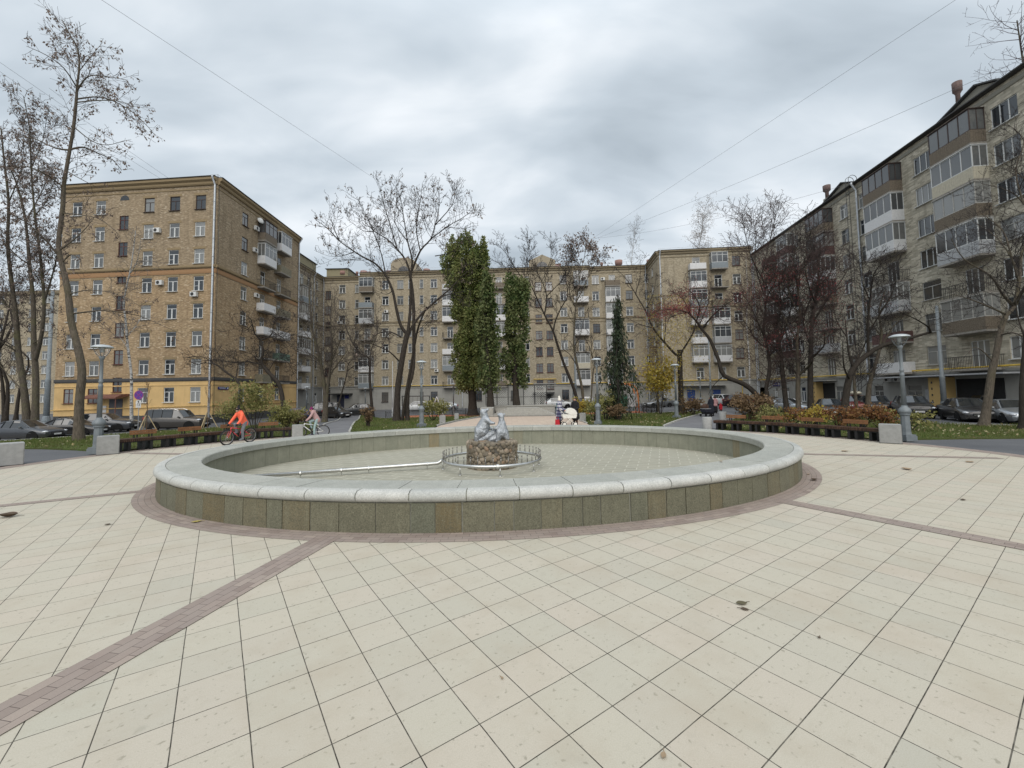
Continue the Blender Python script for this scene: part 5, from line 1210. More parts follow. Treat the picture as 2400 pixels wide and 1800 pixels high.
specs = [
 ('gnarled stump-based tree with twisted grey stem rising behind the right bench, at its left end', [([(1803, 968), (1797, 925), (1795, 911), (1804, 863), (1798, 815), (1790, 770), (1795, 700), (1785, 640)], .22, .03, {}), ([(1798, 960), (1788, 925), (1787, 912)], .2, .14, dict(foot=1, bare=1)), ([(1798, 815), (1775, 800), (1755, 770), (1735, 740)], .07, .015, {}), ([(1795, 800), (1760, 720), (1740, 690)], .06, .015, {}), ([(1800, 840), (1830, 790), (1835, 730)], .07, .015, {}), ([(1795, 700), (1820, 650), (1825, 600)], .06, .012, {}), ([(1785, 650), (1760, 600), (1745, 540), (1738, 490)], .05, .012, {}), ([(1786, 640), (1800, 580), (1815, 520), (1822, 470)], .05, .01, {}), ([(1790, 690), (1770, 620), (1772, 550), (1765, 520)], .05, .012, {})], [(1745, 700, 1), (1760, 680, .8), (1800, 670, .8), (1830, 650, .7), (1790, 620, .4)]),
 ('straight mossy dark trunk with red-tinged crown, second behind the right bench', [([(1846, 968), (1838, 910), (1833, 863), (1830, 825), (1822, 780), (1830, 720), (1825, 660)], .21, .03, {}), ([(1831, 828), (1850, 850), (1867, 878)], .08, .05, dict(bare=1)), ([(1832, 835), (1800, 800), (1780, 760)], .08, .015, {}), ([(1828, 800), (1850, 740), (1860, 680)], .08, .015, {}), ([(1830, 720), (1800, 680), (1790, 640)], .06, .015, {}), ([(1825, 670), (1850, 620), (1850, 570)], .05, .01, {})], [(1820, 800, 1), (1835, 780, .6), (1830, 650, 1), (1850, 640, .9), (1800, 690, .6)]),
 ('pale grey forked trunk third behind the right bench, before the silver sedan', [([(1871, 968), (1870, 915), (1871, 863), (1868, 799), (1875, 740), (1870, 680), (1878, 620)], .2, .03, {}), ([(1871, 880), (1892, 862), (1902, 850)], .09, .06, dict(bare=1)), ([(1870, 840), (1850, 810), (1840, 770)], .07, .015, {}), ([(1870, 760), (1900, 700), (1905, 640)], .07, .015, {}), ([(1875, 740), (1850, 690), (1845, 640)], .06, .012, {}), ([(1872, 680), (1860, 620), (1865, 560)], .05, .01, {}), ([(1878, 640), (1900, 590), (1900, 540)], .04, .01, {}), ([(1868, 800), (1835, 740), (1810, 690), (1800, 640)], .06, .012, {})], [(1870, 640, .8), (1890, 660, .7), (1860, 700, .5), (1850, 620, .4)]),
 ('tallest dark trunk behind the right bench middle, its crown full of red twigs', [([(1900, 968), (1899, 900), (1900, 831), (1903, 751), (1910, 710), (1916, 672), (1920, 620), (1923, 570)], .22, .03, {}), ([(1901, 840), (1930, 812), (1933, 780)], .08, .02, {}), ([(1900, 810), (1885, 770), (1880, 720)], .07, .02, {}), ([(1903, 760), (1940, 700), (1970, 660), (1995, 620)], .08, .015, {}), ([(1910, 710), (1890, 650), (1885, 600)], .06, .012, {}), ([(1916, 672), (1945, 640), (1960, 590)], .06, .012, {}), ([(1920, 620), (1905, 570), (1910, 530)], .04, .01, {})], [(1940, 690, .9), (1955, 670, .9), (1970, 720, .6), (1920, 650, .5), (1960, 770, .4), (1900, 760, .4)]),
]
for i, (lab, limbs, reds) in enumerate(specs):
    t = mktree('rowan_tree', lab, limbs, 40 + i, BARKD if i != 2 else BARKG, TWIGR if i != 2 else TWIGD, tw=RED, amp=2.6, dens=1.1, dep=31.5 - .6 * i)
    redleaves(t, reds, 230, .09, 18); t.done({'red_berries': L_RED}, droop=1)
t = mktree('bare_tree', 'dark bent tree with a long bare limb reaching right behind the right street lamp', [
    ([(1974, 960), (1986, 905), (2002, 860), (2037, 828), (2069, 810), (2108, 799), (2149, 788), (2182, 778)], .24, .07, dict(f0=.8, per_m=.5)), ([(2181, 779), (2175, 766), (2146, 748), (2101, 727)], .07, .02, dict(per_m=.7, lev=2)), ([(2181, 779), (2176, 755), (2174, 735)], .03, .01, dict(per_m=.8, lev=2)), ([(2035, 828), (2034, 767), (2039, 704), (2047, 646), (2066, 617)], .1, .02, {}), ([(2000, 862), (1990, 830), (1985, 790), (1980, 740)], .1, .02, {}), ([(1992, 890), (1978, 860), (1975, 800)], .08, .02, {}), ([(2036, 780), (2060, 740), (2090, 700), (2130, 690)], .06, .012, {}), ([(2005, 855), (2030, 800), (2040, 770)], .06, .012, {}), ([(1985, 790), (1960, 750), (1950, 700)], .05, .012, {}), ([(2039, 704), (2020, 660), (2015, 620)], .04, .01, {}), ([(2047, 646), (2075, 640), (2100, 660)], .03, .01, {})],
    45, BARKD, TWIGD, tw=dict(per_m=3.2, L=1.7, lev=3, f0=.2, up=.05, wig=.12, rmin=.008, pert=1.6), amp=2.0, dep=27.5)
redleaves(t, [(2080, 690, .5), (2040, 700, .3), (2090, 720, .3), (1975, 750, .3)], 120, .06); t.done({'red_berries': L_RED}, droop=1)
t = mktree('bare_tree', 'leaning grey bare trunk behind the bent tree, between red car and black off-roader', [
    ([(2031, 958), (2036, 915), (2041, 889), (2060, 825), (2066, 780), (2060, 730), (2075, 680)], .19, .03, {}), ([(2010, 955), (2003, 910), (2004, 870), (2012, 830)], .13, .05, dict(foot=1)), ([(2060, 825), (2090, 770), (2120, 740)], .07, .015, {}), ([(2066, 790), (2040, 750), (2030, 700)], .05, .012, {}), ([(2060, 735), (2090, 690), (2100, 650)], .05, .012, {})],
    46, BARKG, TWIGD, tw=dict(per_m=2.4, L=1.6, lev=3, f0=.25, up=.06, rmin=.008, pert=1.4), amp=2, dep=29.5)
t.done()
t = mktree('bare_tree', 'bare tree leaning right across the grey block, foot between black and silver sedans', [
    ([(2305, 1000), (2316, 934), (2325, 870), (2334, 834), (2344, 780), (2358, 740), (2378, 715), (2390, 650), (2394, 590)], .21, .06, dict(f0=.5, per_m=1)), ([(2375, 716), (2350, 690), (2320, 645), (2260, 608), (2230, 560)], .08, .012, {}), ([(2360, 738), (2320, 720), (2270, 700), (2230, 690)], .06, .012, {}), ([(2344, 785), (2375, 780), (2400, 790), (2430, 800)], .06, .015, {}), ([(2378, 715), (2410, 660), (2450, 600)], .1, .02, {}), ([(2388, 660), (2370, 600), (2350, 540), (2300, 500)], .06, .012, {}), ([(2394, 595), (2420, 500), (2400, 420), (2350, 380)], .06, .01, {}), ([(2390, 640), (2340, 560), (2280, 520)], .05, .01, {}), ([(2330, 850), (2300, 820), (2280, 815), (2270, 830)], .04, .01, dict(per_m=.8, lev=1)), ([(2400, 480), (2380, 400), (2400, 330), (2360, 290)], .05, .01, {}), ([(2420, 500), (2370, 450), (2300, 430)], .04, .01, {})],
    47, BARKG, TWIGD, tw=dict(per_m=3.0, L=1.6, lev=3, f0=.15, up=.05, wig=.11, rmin=.0065, pert=1.5), amp=2.5)
t.done()
t = mktree('bare_tree', 'dark trunk cut by the right photo edge beside the silver sedan', [([(2402, 1008), (2400, 930), (2402, 860), (2408, 780), (2420, 700)], .2, .1, {}), ([(2405, 800), (2385, 740), (2380, 680)], .05, .012, {})], 48, BARKD, TWIGD, tw=dict(per_m=1.2, L=1.5, lev=2, f0=.4), amp=1.5)
t.done()
# -- a thin birch before the right back block
t = mktree('birch_tree', 'thin white birch before the right end of the stepped tan block', [([(1758, 958), (1757, 900), (1756, 840), (1750, 760), (1752, 690), (1748, 600)], .13, .02, {})], 49, BIRCH, TWIG, tw=dict(per_m=1.6, L=2.2, lev=3, f0=.3, up=.0, sag=.02, rmin=.01, pert=.9), dep=50)
t.done()
# -- birches whose tops show above the roofs, larch in front of the stepped block
for lab, x, ybase, ytop, dep, w_, lm in (('pale birch crown rising behind the back block roof, left of the stepped block', 1490, 930, 528, 100, 40, None), ('full birch crown of pale dry leaves above the stepped block roof', 1652, 930, 488, 96, 55, 'dry_leaves')):
    b = D(x, ybase, dep); b.z = -.8; top = D(x, ytop, dep); t = Tree('birch_tree', b, lab, 'tree', BIRCH, mat('twig_pale', (.16, .14, .125)), None, int(x))
    H_ = top.z - b.z; path, rad = t.limb([b, b + Vector((.3, 0, H_ * .35)), b + Vector((-.3, 0, H_ * .7)), Vector((top.x, top.y, top.z))], .25, .03, True)
    t.twigs(path, rad, per_m=3.2, L=w_ * dep / FPX * .95, lev=3, f0=.5, up=.05, sag=.025, rmin=.017, pert=1.3)
    if lm:
        L = t.leaves(lm); rr = random.Random(2)
        for p in t.tips:
            if p.z > 25:
                for _ in range(4): L.add(p + Vector((rr.gauss(0, .35), rr.gauss(0, .35), rr.uniform(-.8, .1))), .2)
    t.done({'dry_leaves': L_GREYL}, droop=2)
b = D(1380, 930, 97); b.z = -.8
t = mktree('larch_tree', 'brown bare larch of level twiggy boughs between the spruce and the V-forked tree', [([(1542, 958), (1541, 900), (1540, 840), (1538, 770)], .14, .03, dict(bare=1))], 50, BARK, TWIGB, dep=47)
for i in range(70):
    f = rnd.random(); c = t.base.lerp(D(1538, 765, t.base.y), .25 + .72 * f); an = rnd.uniform(0, 6.28); sp = (3.2 - 2.2 * f) * rnd.uniform(.6, 1.1); pts = wander(c, Vector((math.cos(an), math.sin(an), .05)), sp, 6, .06, -.015, rnd); t.tw.add(pts, [.035 * (1 - j / 7.5) for j in range(7)], 4); t.twigs(pts, [.03 * (1 - j / 7.5) for j in range(7)], per_m=4.5, L=.9, lev=2, f0=.15, up=-.03, rmin=.009, pert=1.5)
t.done()
# -- tree behind the grey block, showing at the top right corner
b = Vector((57, 43, -.4)); t = Tree('bare_tree', b, 'purplish bare tree top showing over the grey block roof in the top right corner', 'tree', BARK, mat('twig_mauve', (.10, .075, .085), .95), None, 71)
path, rad = t.limb([b, b + Vector((0, 0, 12)), b + Vector((-1.5, -1, 24)), b + Vector((-3, -1.5, 41))], .4, .05, True); t.twigs(path, rad, per_m=3.6, L=8, lev=3, f0=.5, up=.03, rmin=.012, pert=.9, ratio=.5)
t.done()
# -- staked saplings
for x, yb, yt, dep, lab in ((343, 1006, 905, 33.5, 'leafless staked sapling left of the grey-brown off-roader'), (486, 1002, 893, 33.5, 'leafless staked sapling in front of the grey-brown off-roader')):
    b = D(x, yb, dep); b.z = T(b.x, b.y) + .02; H_ = D(x, yt, dep).z - b.z; t = Tree('sapling', b, lab, 'sapling', mat('sapling_bark', (.11, .07, .045), .9), mat('twig_tan', (.16, .10, .06), .9), 'staked saplings', int(x), 6)
    path, rad = t.limb([b, b + Vector((.03, 0, H_ * .5)), b + Vector((0, .02, H_))], .035, .01); t.twigs(path, rad, per_m=8, L=1.1, lev=2, f0=.45, up=.12, rmin=.008, spread=(15, 40)); t.done()
    for k_ in range(3):
        a = 2.1 * k_ + .5; mb = MB(b); mb.bar(b + Vector((math.cos(a) * .75, math.sin(a) * .75, -.05)), b + Vector((math.cos(a) * .1, math.sin(a) * .1, 1.35)), .05); mb.build('stake', mat('raw_timber', (.42, .33, .2), .85), t.t)

# ================================================================ shrubs and ground plants
def shrub(name, label, px, py, w_, h_, leafm, n, size, dep=None, cat='shrub', stems=9, group=None, leafp='foliage', seed=None, twig=TWIGD, top=False, asp=.7):
    b = G(px, py) if dep is None else D(px, py, dep); b.z = T(b.x, b.y) + .02; sd_ = seed or int(px * 7 + py); t = Tree(name, b, label, cat, BARKD, twig, group, sd_, 5); L = t.leaves(leafp); rr = random.Random(sd_)
    for i in range(stems):
        a = rr.uniform(0, 6.28); q = rr.uniform(.1, 1); pts = [b + Vector((math.cos(a) * .08, math.sin(a) * .08, 0)), b + Vector((math.cos(a) * w_ * .25 * q, math.sin(a) * w_ * .25 * q, h_ * .45)), b + Vector((math.cos(a) * w_ * .48 * q, math.sin(a) * w_ * .48 * q, h_ * rr.uniform(.7, 1)))]
        path, rad = t.limb(pts, .022, .006, sub=2); t.twigs(path, rad, per_m=5, L=w_ * .28, lev=2 if h_ > 1.2 else 1, f0=.25, up=.05, wig=.15, rmin=.004, pert=2)
    for i in range(n):
        tp = rr.choice(t.tips) if t.tips else b
        if top and tp.z < b.z + h_ * .45: continue
        L.add(tp + Vector((rr.gauss(0, w_ * .06), rr.gauss(0, w_ * .06), rr.gauss(0, h_ * .05))), size)
    t.done({leafp: leafm}, asp=asp, seed=sd_); return t.t
shrub('shrub', 'tall yellow-green shrub of rounded clumps behind the orange-jacketed rider', 596, 1012, 2.7, 2.9, L_YG, 2900, .12, dep=26, stems=9, top=True)
shrub('shrub', 'loose low yellow-green shrub spreading left of the orange-jacketed rider', 530, 1012, 2.2, 1.8, L_YG, 900, .11, dep=26, stems=8, top=True)
shrub('shrub', 'low spreading green and yellow shrub behind the left bench right end', 676, 1018, 2.0, 1.5, L_YG, 2400, .11, dep=23.5, stems=10)
shrub('shrub', 'clump of brown dry stems beside the left lamp before the blue car', 700, 1000, 1.6, 1.1, L_BRN, 900, .13, dep=27, stems=14, twig=TWIGB)
shrub('shrub', 'tuft of brown dry stems on the lawn right of the left path', 863, 1003, 1.0, 1.25, L_BRN, 500, .12, dep=27, stems=14, twig=TWIGB)
shrub('shrub', 'green shrub beside the left square planter, by the walkway', 1015, 985, 2.2, 1.5, L_YG, 1500, .14, dep=33, stems=9)
for i, (x, y, w_, h_, dp) in enumerate(((1365, 985, 2.0, 1.4, 32), (1392, 995, 1.8, 1.5, 29), (1420, 998, 2.0, 1.9, 30), (1450, 990, 1.6, 1.0, 29))):
    shrub('shrub', ('thin yellowing shrub behind the right walkway planter', 'thin yellow shrub left of the middle-right lamp', 'yellow-green shrub right of the middle-right lamp', 'small drying shrub at the foot of the spruce')[i], x, y, w_, h_, (L_YEL, L_YG, L_YG, L_BRN)[i], 800, .13, dep=dp, stems=9)
shrub('shrub', 'bright yellow small maple at the foot of the V-forked tree', 1548, 962, 3.6, 5.4, L_YEL, 1900, .24, dep=42, stems=9, top=True)
shrub('shrub', 'brown dry grass clump right of the V-forked tree', 1625, 972, 2.4, 1.2, L_BRN, 900, .2, dep=38, stems=12, twig=TWIGB)
shrub('shrub', 'wide brown dry grass clump behind the right bench left backrest', 1752, 985, 2.6, 1.5, L_BRN, 1500, .18, dep=28, stems=16, twig=TWIGB)
for i, (x, y, w_, h_, dp, lm, n) in enumerate(((1795, 1003, 2.0, .9, 23, L_YG, 700), (1850, 1006, 2.2, .8, 22.5, L_RUST, 700), (1905, 1008, 2.2, .9, 22, L_YEL, 600), (1965, 1010, 2.2, .85, 21.5, L_RUST, 700), (2020, 1012, 2.2, 1.0, 21, L_RUST, 1200), (2068, 1014, 1.8, .85, 20.5, L_RUST, 600), (2130, 1012, 1.8, .8, 20, L_YG, 700), (1935, 995, 2.0, .8, 25, L_RUST, 500))):
    shrub('shrub', ('low green and yellow shrub behind the right bench, nearest the arched tree', 'rust-leaved low shrub behind the second right backrest', 'thin yellow low shrub between the rust-leaved shrubs', 'rust-red low shrub before the black saloon', 'densest rust-red shrub before the red car', 'rust-red shrub right before the black off-roader', 'sparse green-yellow plants right of the tall right lamp', 'rust-red shrub behind the others, below the bent tree')[i], x, y, w_, h_, lm, n, .1, dep=dp, stems=12)

# grass blades and fallen leaves on the lawns: nobody could count them
def inpoly(p, poly):
    x, y = p; c = False; n = len(poly)
    for i in range(n):
        x0, y0 = poly[i][:2]; x1, y1 = poly[i - 1][:2]
        if (y0 > y) != (y1 > y) and x < (x1 - x0) * (y - y0) / (y1 - y0) + x0: c = not c
    return c
def scatter(n, power=1.0, seed=4):
    rr = random.Random(seed); out = []
    while len(out) < n:
        P = rr.choice(LAWNS); xs = [p[0] for p in P]; ys = [p[1] for p in P]; p = (rr.uniform(min(xs), max(xs)), rr.uniform(min(ys), max(ys)))
        if not inpoly(p, P) or rr.random() > min(1, (22 / p[1]) ** 2 * power): continue
        out.append(p)
    return out
rr = random.Random(8); V = []; 
pts = scatter(52000, 1.0)
for x, y in pts:
    nz_ = noise.noise(Vector((x * .5, y * .5, 0))); hgt = (.06 + .07 * rr.random()) * (1.2 + nz_); a = rr.uniform(0, 6.28); z = T(x, y) + .025; w_ = .012 * max(1, y / 16); dx, dy = math.cos(a) * w_, math.sin(a) * w_; lx, ly = rr.gauss(0, .03), rr.gauss(0, .03)
    V += [(x - dx, y - dy, z), (x + dx, y + dy, z), (x + lx, y + ly, z + hgt)]
n = len(V) // 3; me = bpy.data.meshes.new('grass'); me.from_pydata(V, [], [(3 * i, 3 * i + 1, 3 * i + 2) for i in range(n)])
me.materials.append(leafmat('grass_blade', [(0, (.06, .095, .016)), (.5, (.10, .15, .03)), (.85, (.14, .17, .045)), (1, (.17, .15, .07))])); tag(link('grass', me), kind='stuff')
fl_ = LeafSet((0, 0, 0))
for x, y in scatter(2600, 1.0, 9):
    if x < -8 and rr.random() < .75: continue
    fl_.add((x, y, T(x, y) + .06 + rr.random() * .03), .13)
o = fl_.build('fallen_leaves', leafmat('fallen_leaf', [(0, (.25, .15, .06)), (.5, (.38, .30, .14)), (1, (.5, .45, .3))]), None); tag(o, kind='stuff')
# ================================================================ parked cars
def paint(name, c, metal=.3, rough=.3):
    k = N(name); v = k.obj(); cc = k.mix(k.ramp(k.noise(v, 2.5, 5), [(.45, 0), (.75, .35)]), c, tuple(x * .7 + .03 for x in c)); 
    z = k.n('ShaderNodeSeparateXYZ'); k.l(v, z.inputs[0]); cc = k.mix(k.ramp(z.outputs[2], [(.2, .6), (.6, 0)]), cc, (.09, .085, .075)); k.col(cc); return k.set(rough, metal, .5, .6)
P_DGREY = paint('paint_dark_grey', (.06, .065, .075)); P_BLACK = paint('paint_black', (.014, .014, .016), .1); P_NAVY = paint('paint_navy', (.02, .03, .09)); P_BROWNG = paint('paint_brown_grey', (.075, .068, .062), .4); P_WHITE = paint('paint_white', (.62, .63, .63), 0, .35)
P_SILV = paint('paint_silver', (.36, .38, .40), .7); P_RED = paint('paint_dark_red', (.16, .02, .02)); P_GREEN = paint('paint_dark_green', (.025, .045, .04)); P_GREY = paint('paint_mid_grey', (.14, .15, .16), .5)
k = N('car_glass'); k.b.inputs['Base Color'].default_value = (.012, .015, .018, 1); CGLASS = k.set(.04, 0, .9); k.b.inputs['IOR'].default_value = 1.6
TYRE = mat('tyre_rubber', (.018, .018, .018), .9); RIM = mat('alloy_rim', (.3, .3, .31), .35, .8); TRIMB = mat('black_trim', (.014, .014, .014), .6); LENS = mat('headlamp_lens', (.55, .57, .6), .12, .3, var=.1, scale=25); TAIL = mat('tail_lamp', (.22, .012, .012), .25); CHROME = mat('chrome', (.6, .6, .6), .15, 1); PLATE = mat('plate_white', (.62, .62, .6), .5); UNDER = mat('under_body', (.006, .006, .006), .95)
CARK = {
 # length, width, wheel radius, front axle, rear axle (from nose), ground clearance; stations: x, z sill, z belt, half width sill, half width belt, z top, half width top
 'sedan': (4.55, 1.76, .31, .86, 3.42, [(0, .30, .52, .60, .62, .60, .52), (.07, .22, .60, .74, .76, .70, .62), (.35, .20, .68, .84, .86, .79, .70), (.95, .20, .79, .87, .88, .90, .74), (1.30, .20, .88, .875, .88, .97, .73), (2.00, .20, .93, .88, .88, 1.42, .56), (2.45, .20, .94, .88, .88, 1.47, .60), (3.05, .20, .95, .88, .88, 1.43, .58), (3.75, .20, .96, .87, .87, 1.06, .66), (4.25, .22, .93, .84, .85, 1.02, .70), (4.48, .28, .85, .78, .78, .93, .66), (4.55, .36, .72, .70, .72, .80, .60)], (4, 5), (7, 8), 6),
 'hatch': (4.1, 1.72, .31, .82, 3.30, [(0, .30, .52, .60, .62, .60, .52), (.07, .22, .62, .74, .76, .72, .62), (.35, .20, .70, .83, .84, .82, .70), (.85, .20, .82, .86, .86, .93, .73), (1.15, .20, .90, .86, .86, 1.0, .72), (1.85, .20, .95, .865, .865, 1.46, .56), (2.3, .20, .96, .865, .865, 1.51, .60), (3.2, .20, .98, .86, .86, 1.48, .58), (3.85, .22, 1.0, .84, .84, 1.08, .64), (4.04, .26, .92, .80, .80, 1.0, .62), (4.1, .34, .78, .72, .74, .86, .58)], (4, 5), (7, 8), 6),
 'suv': (4.65, 1.88, .37, .92, 3.62, [(0, .42, .70, .66, .68, .80, .56), (.07, .32, .80, .80, .82, .92, .66), (.35, .28, .92, .90, .92, 1.02, .76), (.95, .28, 1.02, .93, .94, 1.11, .80), (1.35, .28, 1.08, .935, .94, 1.17, .80), (1.95, .28, 1.12, .94, .94, 1.64, .64), (2.4, .28, 1.13, .94, .94, 1.71, .68), (3.75, .28, 1.15, .93, .93, 1.69, .66), (4.40, .30, 1.15, .91, .91, 1.24, .74), (4.60, .36, 1.05, .87, .87, 1.14, .72), (4.65, .44, .88, .80, .80, .98, .66)], (4, 5), (7, 8), 6),
 'box': (4.83, 1.93, .38, .92, 3.80, [(0, .42, .76, .72, .74, .92, .60), (.07, .32, .90, .86, .88, 1.02, .70), (.35, .28, .98, .93, .95, 1.08, .82), (1.0, .28, 1.06, .95, .96, 1.13, .85), (1.45, .28, 1.10, .955, .96, 1.18, .85), (1.95, .28, 1.13, .96, .96, 1.78, .74), (2.4, .28, 1.14, .96, .96, 1.86, .78), (3.3, .28, 1.16, .96, .96, 1.90, .78), (4.55, .28, 1.16, .95, .95, 1.88, .78), (4.74, .34, 1.14, .94, .94, 1.26, .84), (4.83, .44, .95, .90, .90, 1.08, .80)], (4, 5), (8, 9), 6),
}
def car(kind, pt, heading, body, label, rails=0, rear=False, box=0, dz=0, dep=None, sc=1.0, group='cars parked round the court', wheels=True, white_shade=0):
    L, W, wr, fa, ra, ST, ws, rs, bp = CARK[kind]
    if dep is None: b = G(*pt)
    else: b = D(pt[0], pt[1], dep)
    b.z = T(b.x, b.y) + dz - .02
    t = thing('parked_car', b, label, 'car', group, R_(heading)); t.scale = (sc, sc, sc); ox = -L / 2
    B = MB(); Gs = MB(); Gs2 = MB(); Gf = MB(); Gr = MB(); TR = B
    sec = []
    for (x, zs, zb, hs, hb, zt, ht) in ST:
        zm = zs + (zb - zs) * .55
        half = [(hs * .96, zs), (hs + .012, zs + .12), (hb + .03, zm), (hb + .012, zb - .06), (hb - .03, zb), (ht + (hb - .03 - ht) * .22, zb + (zt - zb) * .70 if zt - zb > .2 else zb + (zt - zb) * .55), (ht, zt - .035), (ht * .82, zt - .004), (0, zt + .028)]
        sec.append([Vector((x + ox, y, z)) for y, z in half])
    M = len(sec[0])
    def mir(p): return Vector((p.x, -p.y, p.z))
    for i in range(len(sec) - 1):
        for j in range(M - 1):
            a, b_, c, d = sec[i][j], sec[i + 1][j], sec[i + 1][j + 1], sec[i][j + 1]
            cab = ws[0] <= i < rs[1]
            dst = B
            if cab and j in (4, 5): dst = Gs if ws[1] <= i < rs[0] + (0 if kind != 'suv' else 0) or j == 4 or True else B
            if i == ws[0] and j >= 6: dst = Gf
            if i == rs[0] and j >= 6: dst = Gr
            if i == ws[0] and j in (4, 5): dst = Gs
            if i == rs[0] and j in (4, 5): dst = B if kind in ('sedan',) else (Gs if kind in ('box',) and 0 else B)
            dst.quad(a, b_, c, d); (Gs2 if dst is Gs else dst).quad(mir(d), mir(c), mir(b_), mir(a))
    for s_, fl in ((sec[0], 1), (sec[-1], -1)):
        ring = s_ + [mir(p) for p in s_[::-1][1:]]; f = list(range(len(ring))); B.add(ring, [tuple(f if fl < 0 else f[::-1])])
    # pillars in body colour over the glass
    def pillar(i0, f, wd=.07):
        for sg in (1, -1):
            q = []
            for j in (4, 5, 6):
                p = sec[i0][j].lerp(sec[i0 + 1][j], f); q.append(Vector((p.x, (p.y + .008) * sg, p.z + .002)))
            for a, c in ((q[0], q[1]), (q[1], q[2])): TR.bar(a, c, .012, wd, up=Vector((0, 1, 0)))
    for i0, f in ((ws[1], .95), (6 if kind != 'box' else 6, .95)) + (((7, .6),) if kind == 'box' else ()): pillar(i0, f)
    for sg in (1, -1):
        TR.tube([Vector((sec[ws[0]][6].x, sec[ws[0]][6].y * sg, sec[ws[0]][6].z)), Vector((sec[ws[1]][6].x, sec[ws[1]][6].y * sg, sec[ws[1]][6].z + .01))], .035, 6)
        TR.tube([Vector((sec[rs[0]][6].x, sec[rs[0]][6].y * sg, sec[rs[0]][6].z + .0)), Vector((sec[rs[1]][6].x, sec[rs[1]][6].y * sg, sec[rs[1]][6].z))], .045, 6)
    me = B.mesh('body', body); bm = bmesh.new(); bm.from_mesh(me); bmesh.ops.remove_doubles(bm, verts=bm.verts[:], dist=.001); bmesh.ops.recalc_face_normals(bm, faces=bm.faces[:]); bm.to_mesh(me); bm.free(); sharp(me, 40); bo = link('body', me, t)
    for nm, g in (('side_windows', Gs), ('side_windows', Gs2), ('windscreen', Gf), ('rear_window', Gr)):
        if g.v: link(nm, g.mesh(nm, (BAL['s'] if white_shade and nm == 'windscreen' else CGLASS), True), t)
    # wheels, arches
    tm = MB(); tm.tube([(0, -.11, 0), (0, -.10, 0), (0, .10, 0), (0, .11, 0)], [wr * .93, wr, wr, wr * .93], 20); tme = sharp(tm.mesh('wheel', TYRE), 50)
    rm = MB(); rm.tube([(0, -.118, 0), (0, .118, 0)], wr * .64, 16); rme = rm.mesh('rim', RIM); hm = MB()
    for q in range(5): a = q * 1.2566; hm.bar((math.cos(a) * wr * .22, -.122, math.sin(a) * wr * .22), (math.cos(a + .6) * wr * .56, -.122, math.sin(a + .6) * wr * .56), .05, .006)
    ar = MB(); arp = [(math.cos(math.pi * i / 10) * (wr + .07), math.sin(math.pi * i / 10) * (wr + .07)) for i in range(11)] + [(-(wr + .07), -.12), (wr + .07, -.12)]
    for ax in (fa, ra):
        for sg in (1, -1):
            w_ = link('wheel', tme, t, (ax + ox, sg * (W / 2 - .12), wr)); link('rim', rme, w_); ar.prism(arp, lambda q: (ax + ox + q[0], sg * (W / 2 + .028), wr + q[1]), lambda q: (ax + ox + q[0], sg * (W / 2 - .3), wr + q[1]))
    ar.box((0, 0, .22), (L * .9, W * .88, .12)); link('wheel_arches', ar.mesh('wheel_arches', UNDER), t)
    # front and back
    f = MB(); zf = ST[1][2]; f.box((ox + .015, 0, (ST[0][1] + zf) / 2 + .05), (.09, .86, .14)); f.box((ox + .03, 0, ST[0][1] + .03), (.1, 1.2, .13)); link('grille', f.mesh('grille', TRIMB), t)
    f = MB()
    for q in (-.03, .04): f.box((ox - .035, 0, (ST[0][1] + zf) / 2 + .05 + q), (.02, .84, .018))
    link('grille_bar', f.mesh('grille_bar', CHROME), t)
    f = MB(); f.box((ox - .045, 0, ST[0][1] + .12), (.02, .52, .115)); link('number_plate', f.mesh('number_plate', PLATE), t); f = MB(); f.box((L / 2 + .01, 0, (.78 if kind in ('sedan',) else .95)), (.02, .52, .115)); link('number_plate', f.mesh('number_plate', PLATE), t)
    hl = MB(); hl.ball((0, 0, 0), (.20, .17, .085), 10, 6); hme = hl.mesh('headlight', LENS, True)
    tl = MB(); tl.ball((0, 0, 0), (.10, .13, .10 if kind == 'sedan' else .2), 8, 6); tme2 = tl.mesh('tail_light', TAIL, True)
    mr = MB(); mr.ball((0, 0, 0), (.09, .11, .075), 8, 6); mme = mr.mesh('wing_mirror', body, True)
    for sg in (1, -1):
        link('headlight', hme, t, (ox + .17, sg * (ST[1][4] - .06), ST[1][2] + .01)); link('tail_light', tme2, t, (L / 2 - .10, sg * (ST[-2][4] - .05), ST[-2][2] - .06)); link('wing_mirror', mme, t, (ST[ws[0]][0] + ox + .32, sg * (W / 2 + .08), ST[ws[0]][2] + .09))
    if rails:
        f = MB()
        for sg in (1, -1): f.tube([(ST[5][0] + ox + .1, sg * .60, ST[5][5] + .01), (ST[6][0] + ox, sg * .63, ST[6][5] + .05), (ST[rs[0]][0] + ox, sg * .62, ST[rs[0]][5] + .04)], .022, 6)
        if rails > 1:
            for x in (.35, 1.1): f.bar((x - .6, -.62, ST[6][5] + .07), (x - .6, .62, ST[6][5] + .07), .05)
        link('roof_rails', f.mesh('roof_rails', TRIMB if rails > 1 else CHROME), t)
    if box:
        f = MB(); f.ball((.1, 0, ST[6][5] + .2), (.95, .42, .2), 12, 8); link('roof_box', f.mesh('roof_box', BAL['c'], True), t)
    return t
def px_car(kind, x, dep, heading, body, label, **kw):
    p = D(x, 930, dep); b = EYE + (p - EYE); q = Vector((p.x, p.y, 0)); 
    b2 = D(x, 930, dep); t = car(kind, (x, 930), heading, body, label, dep=dep, **kw); return t
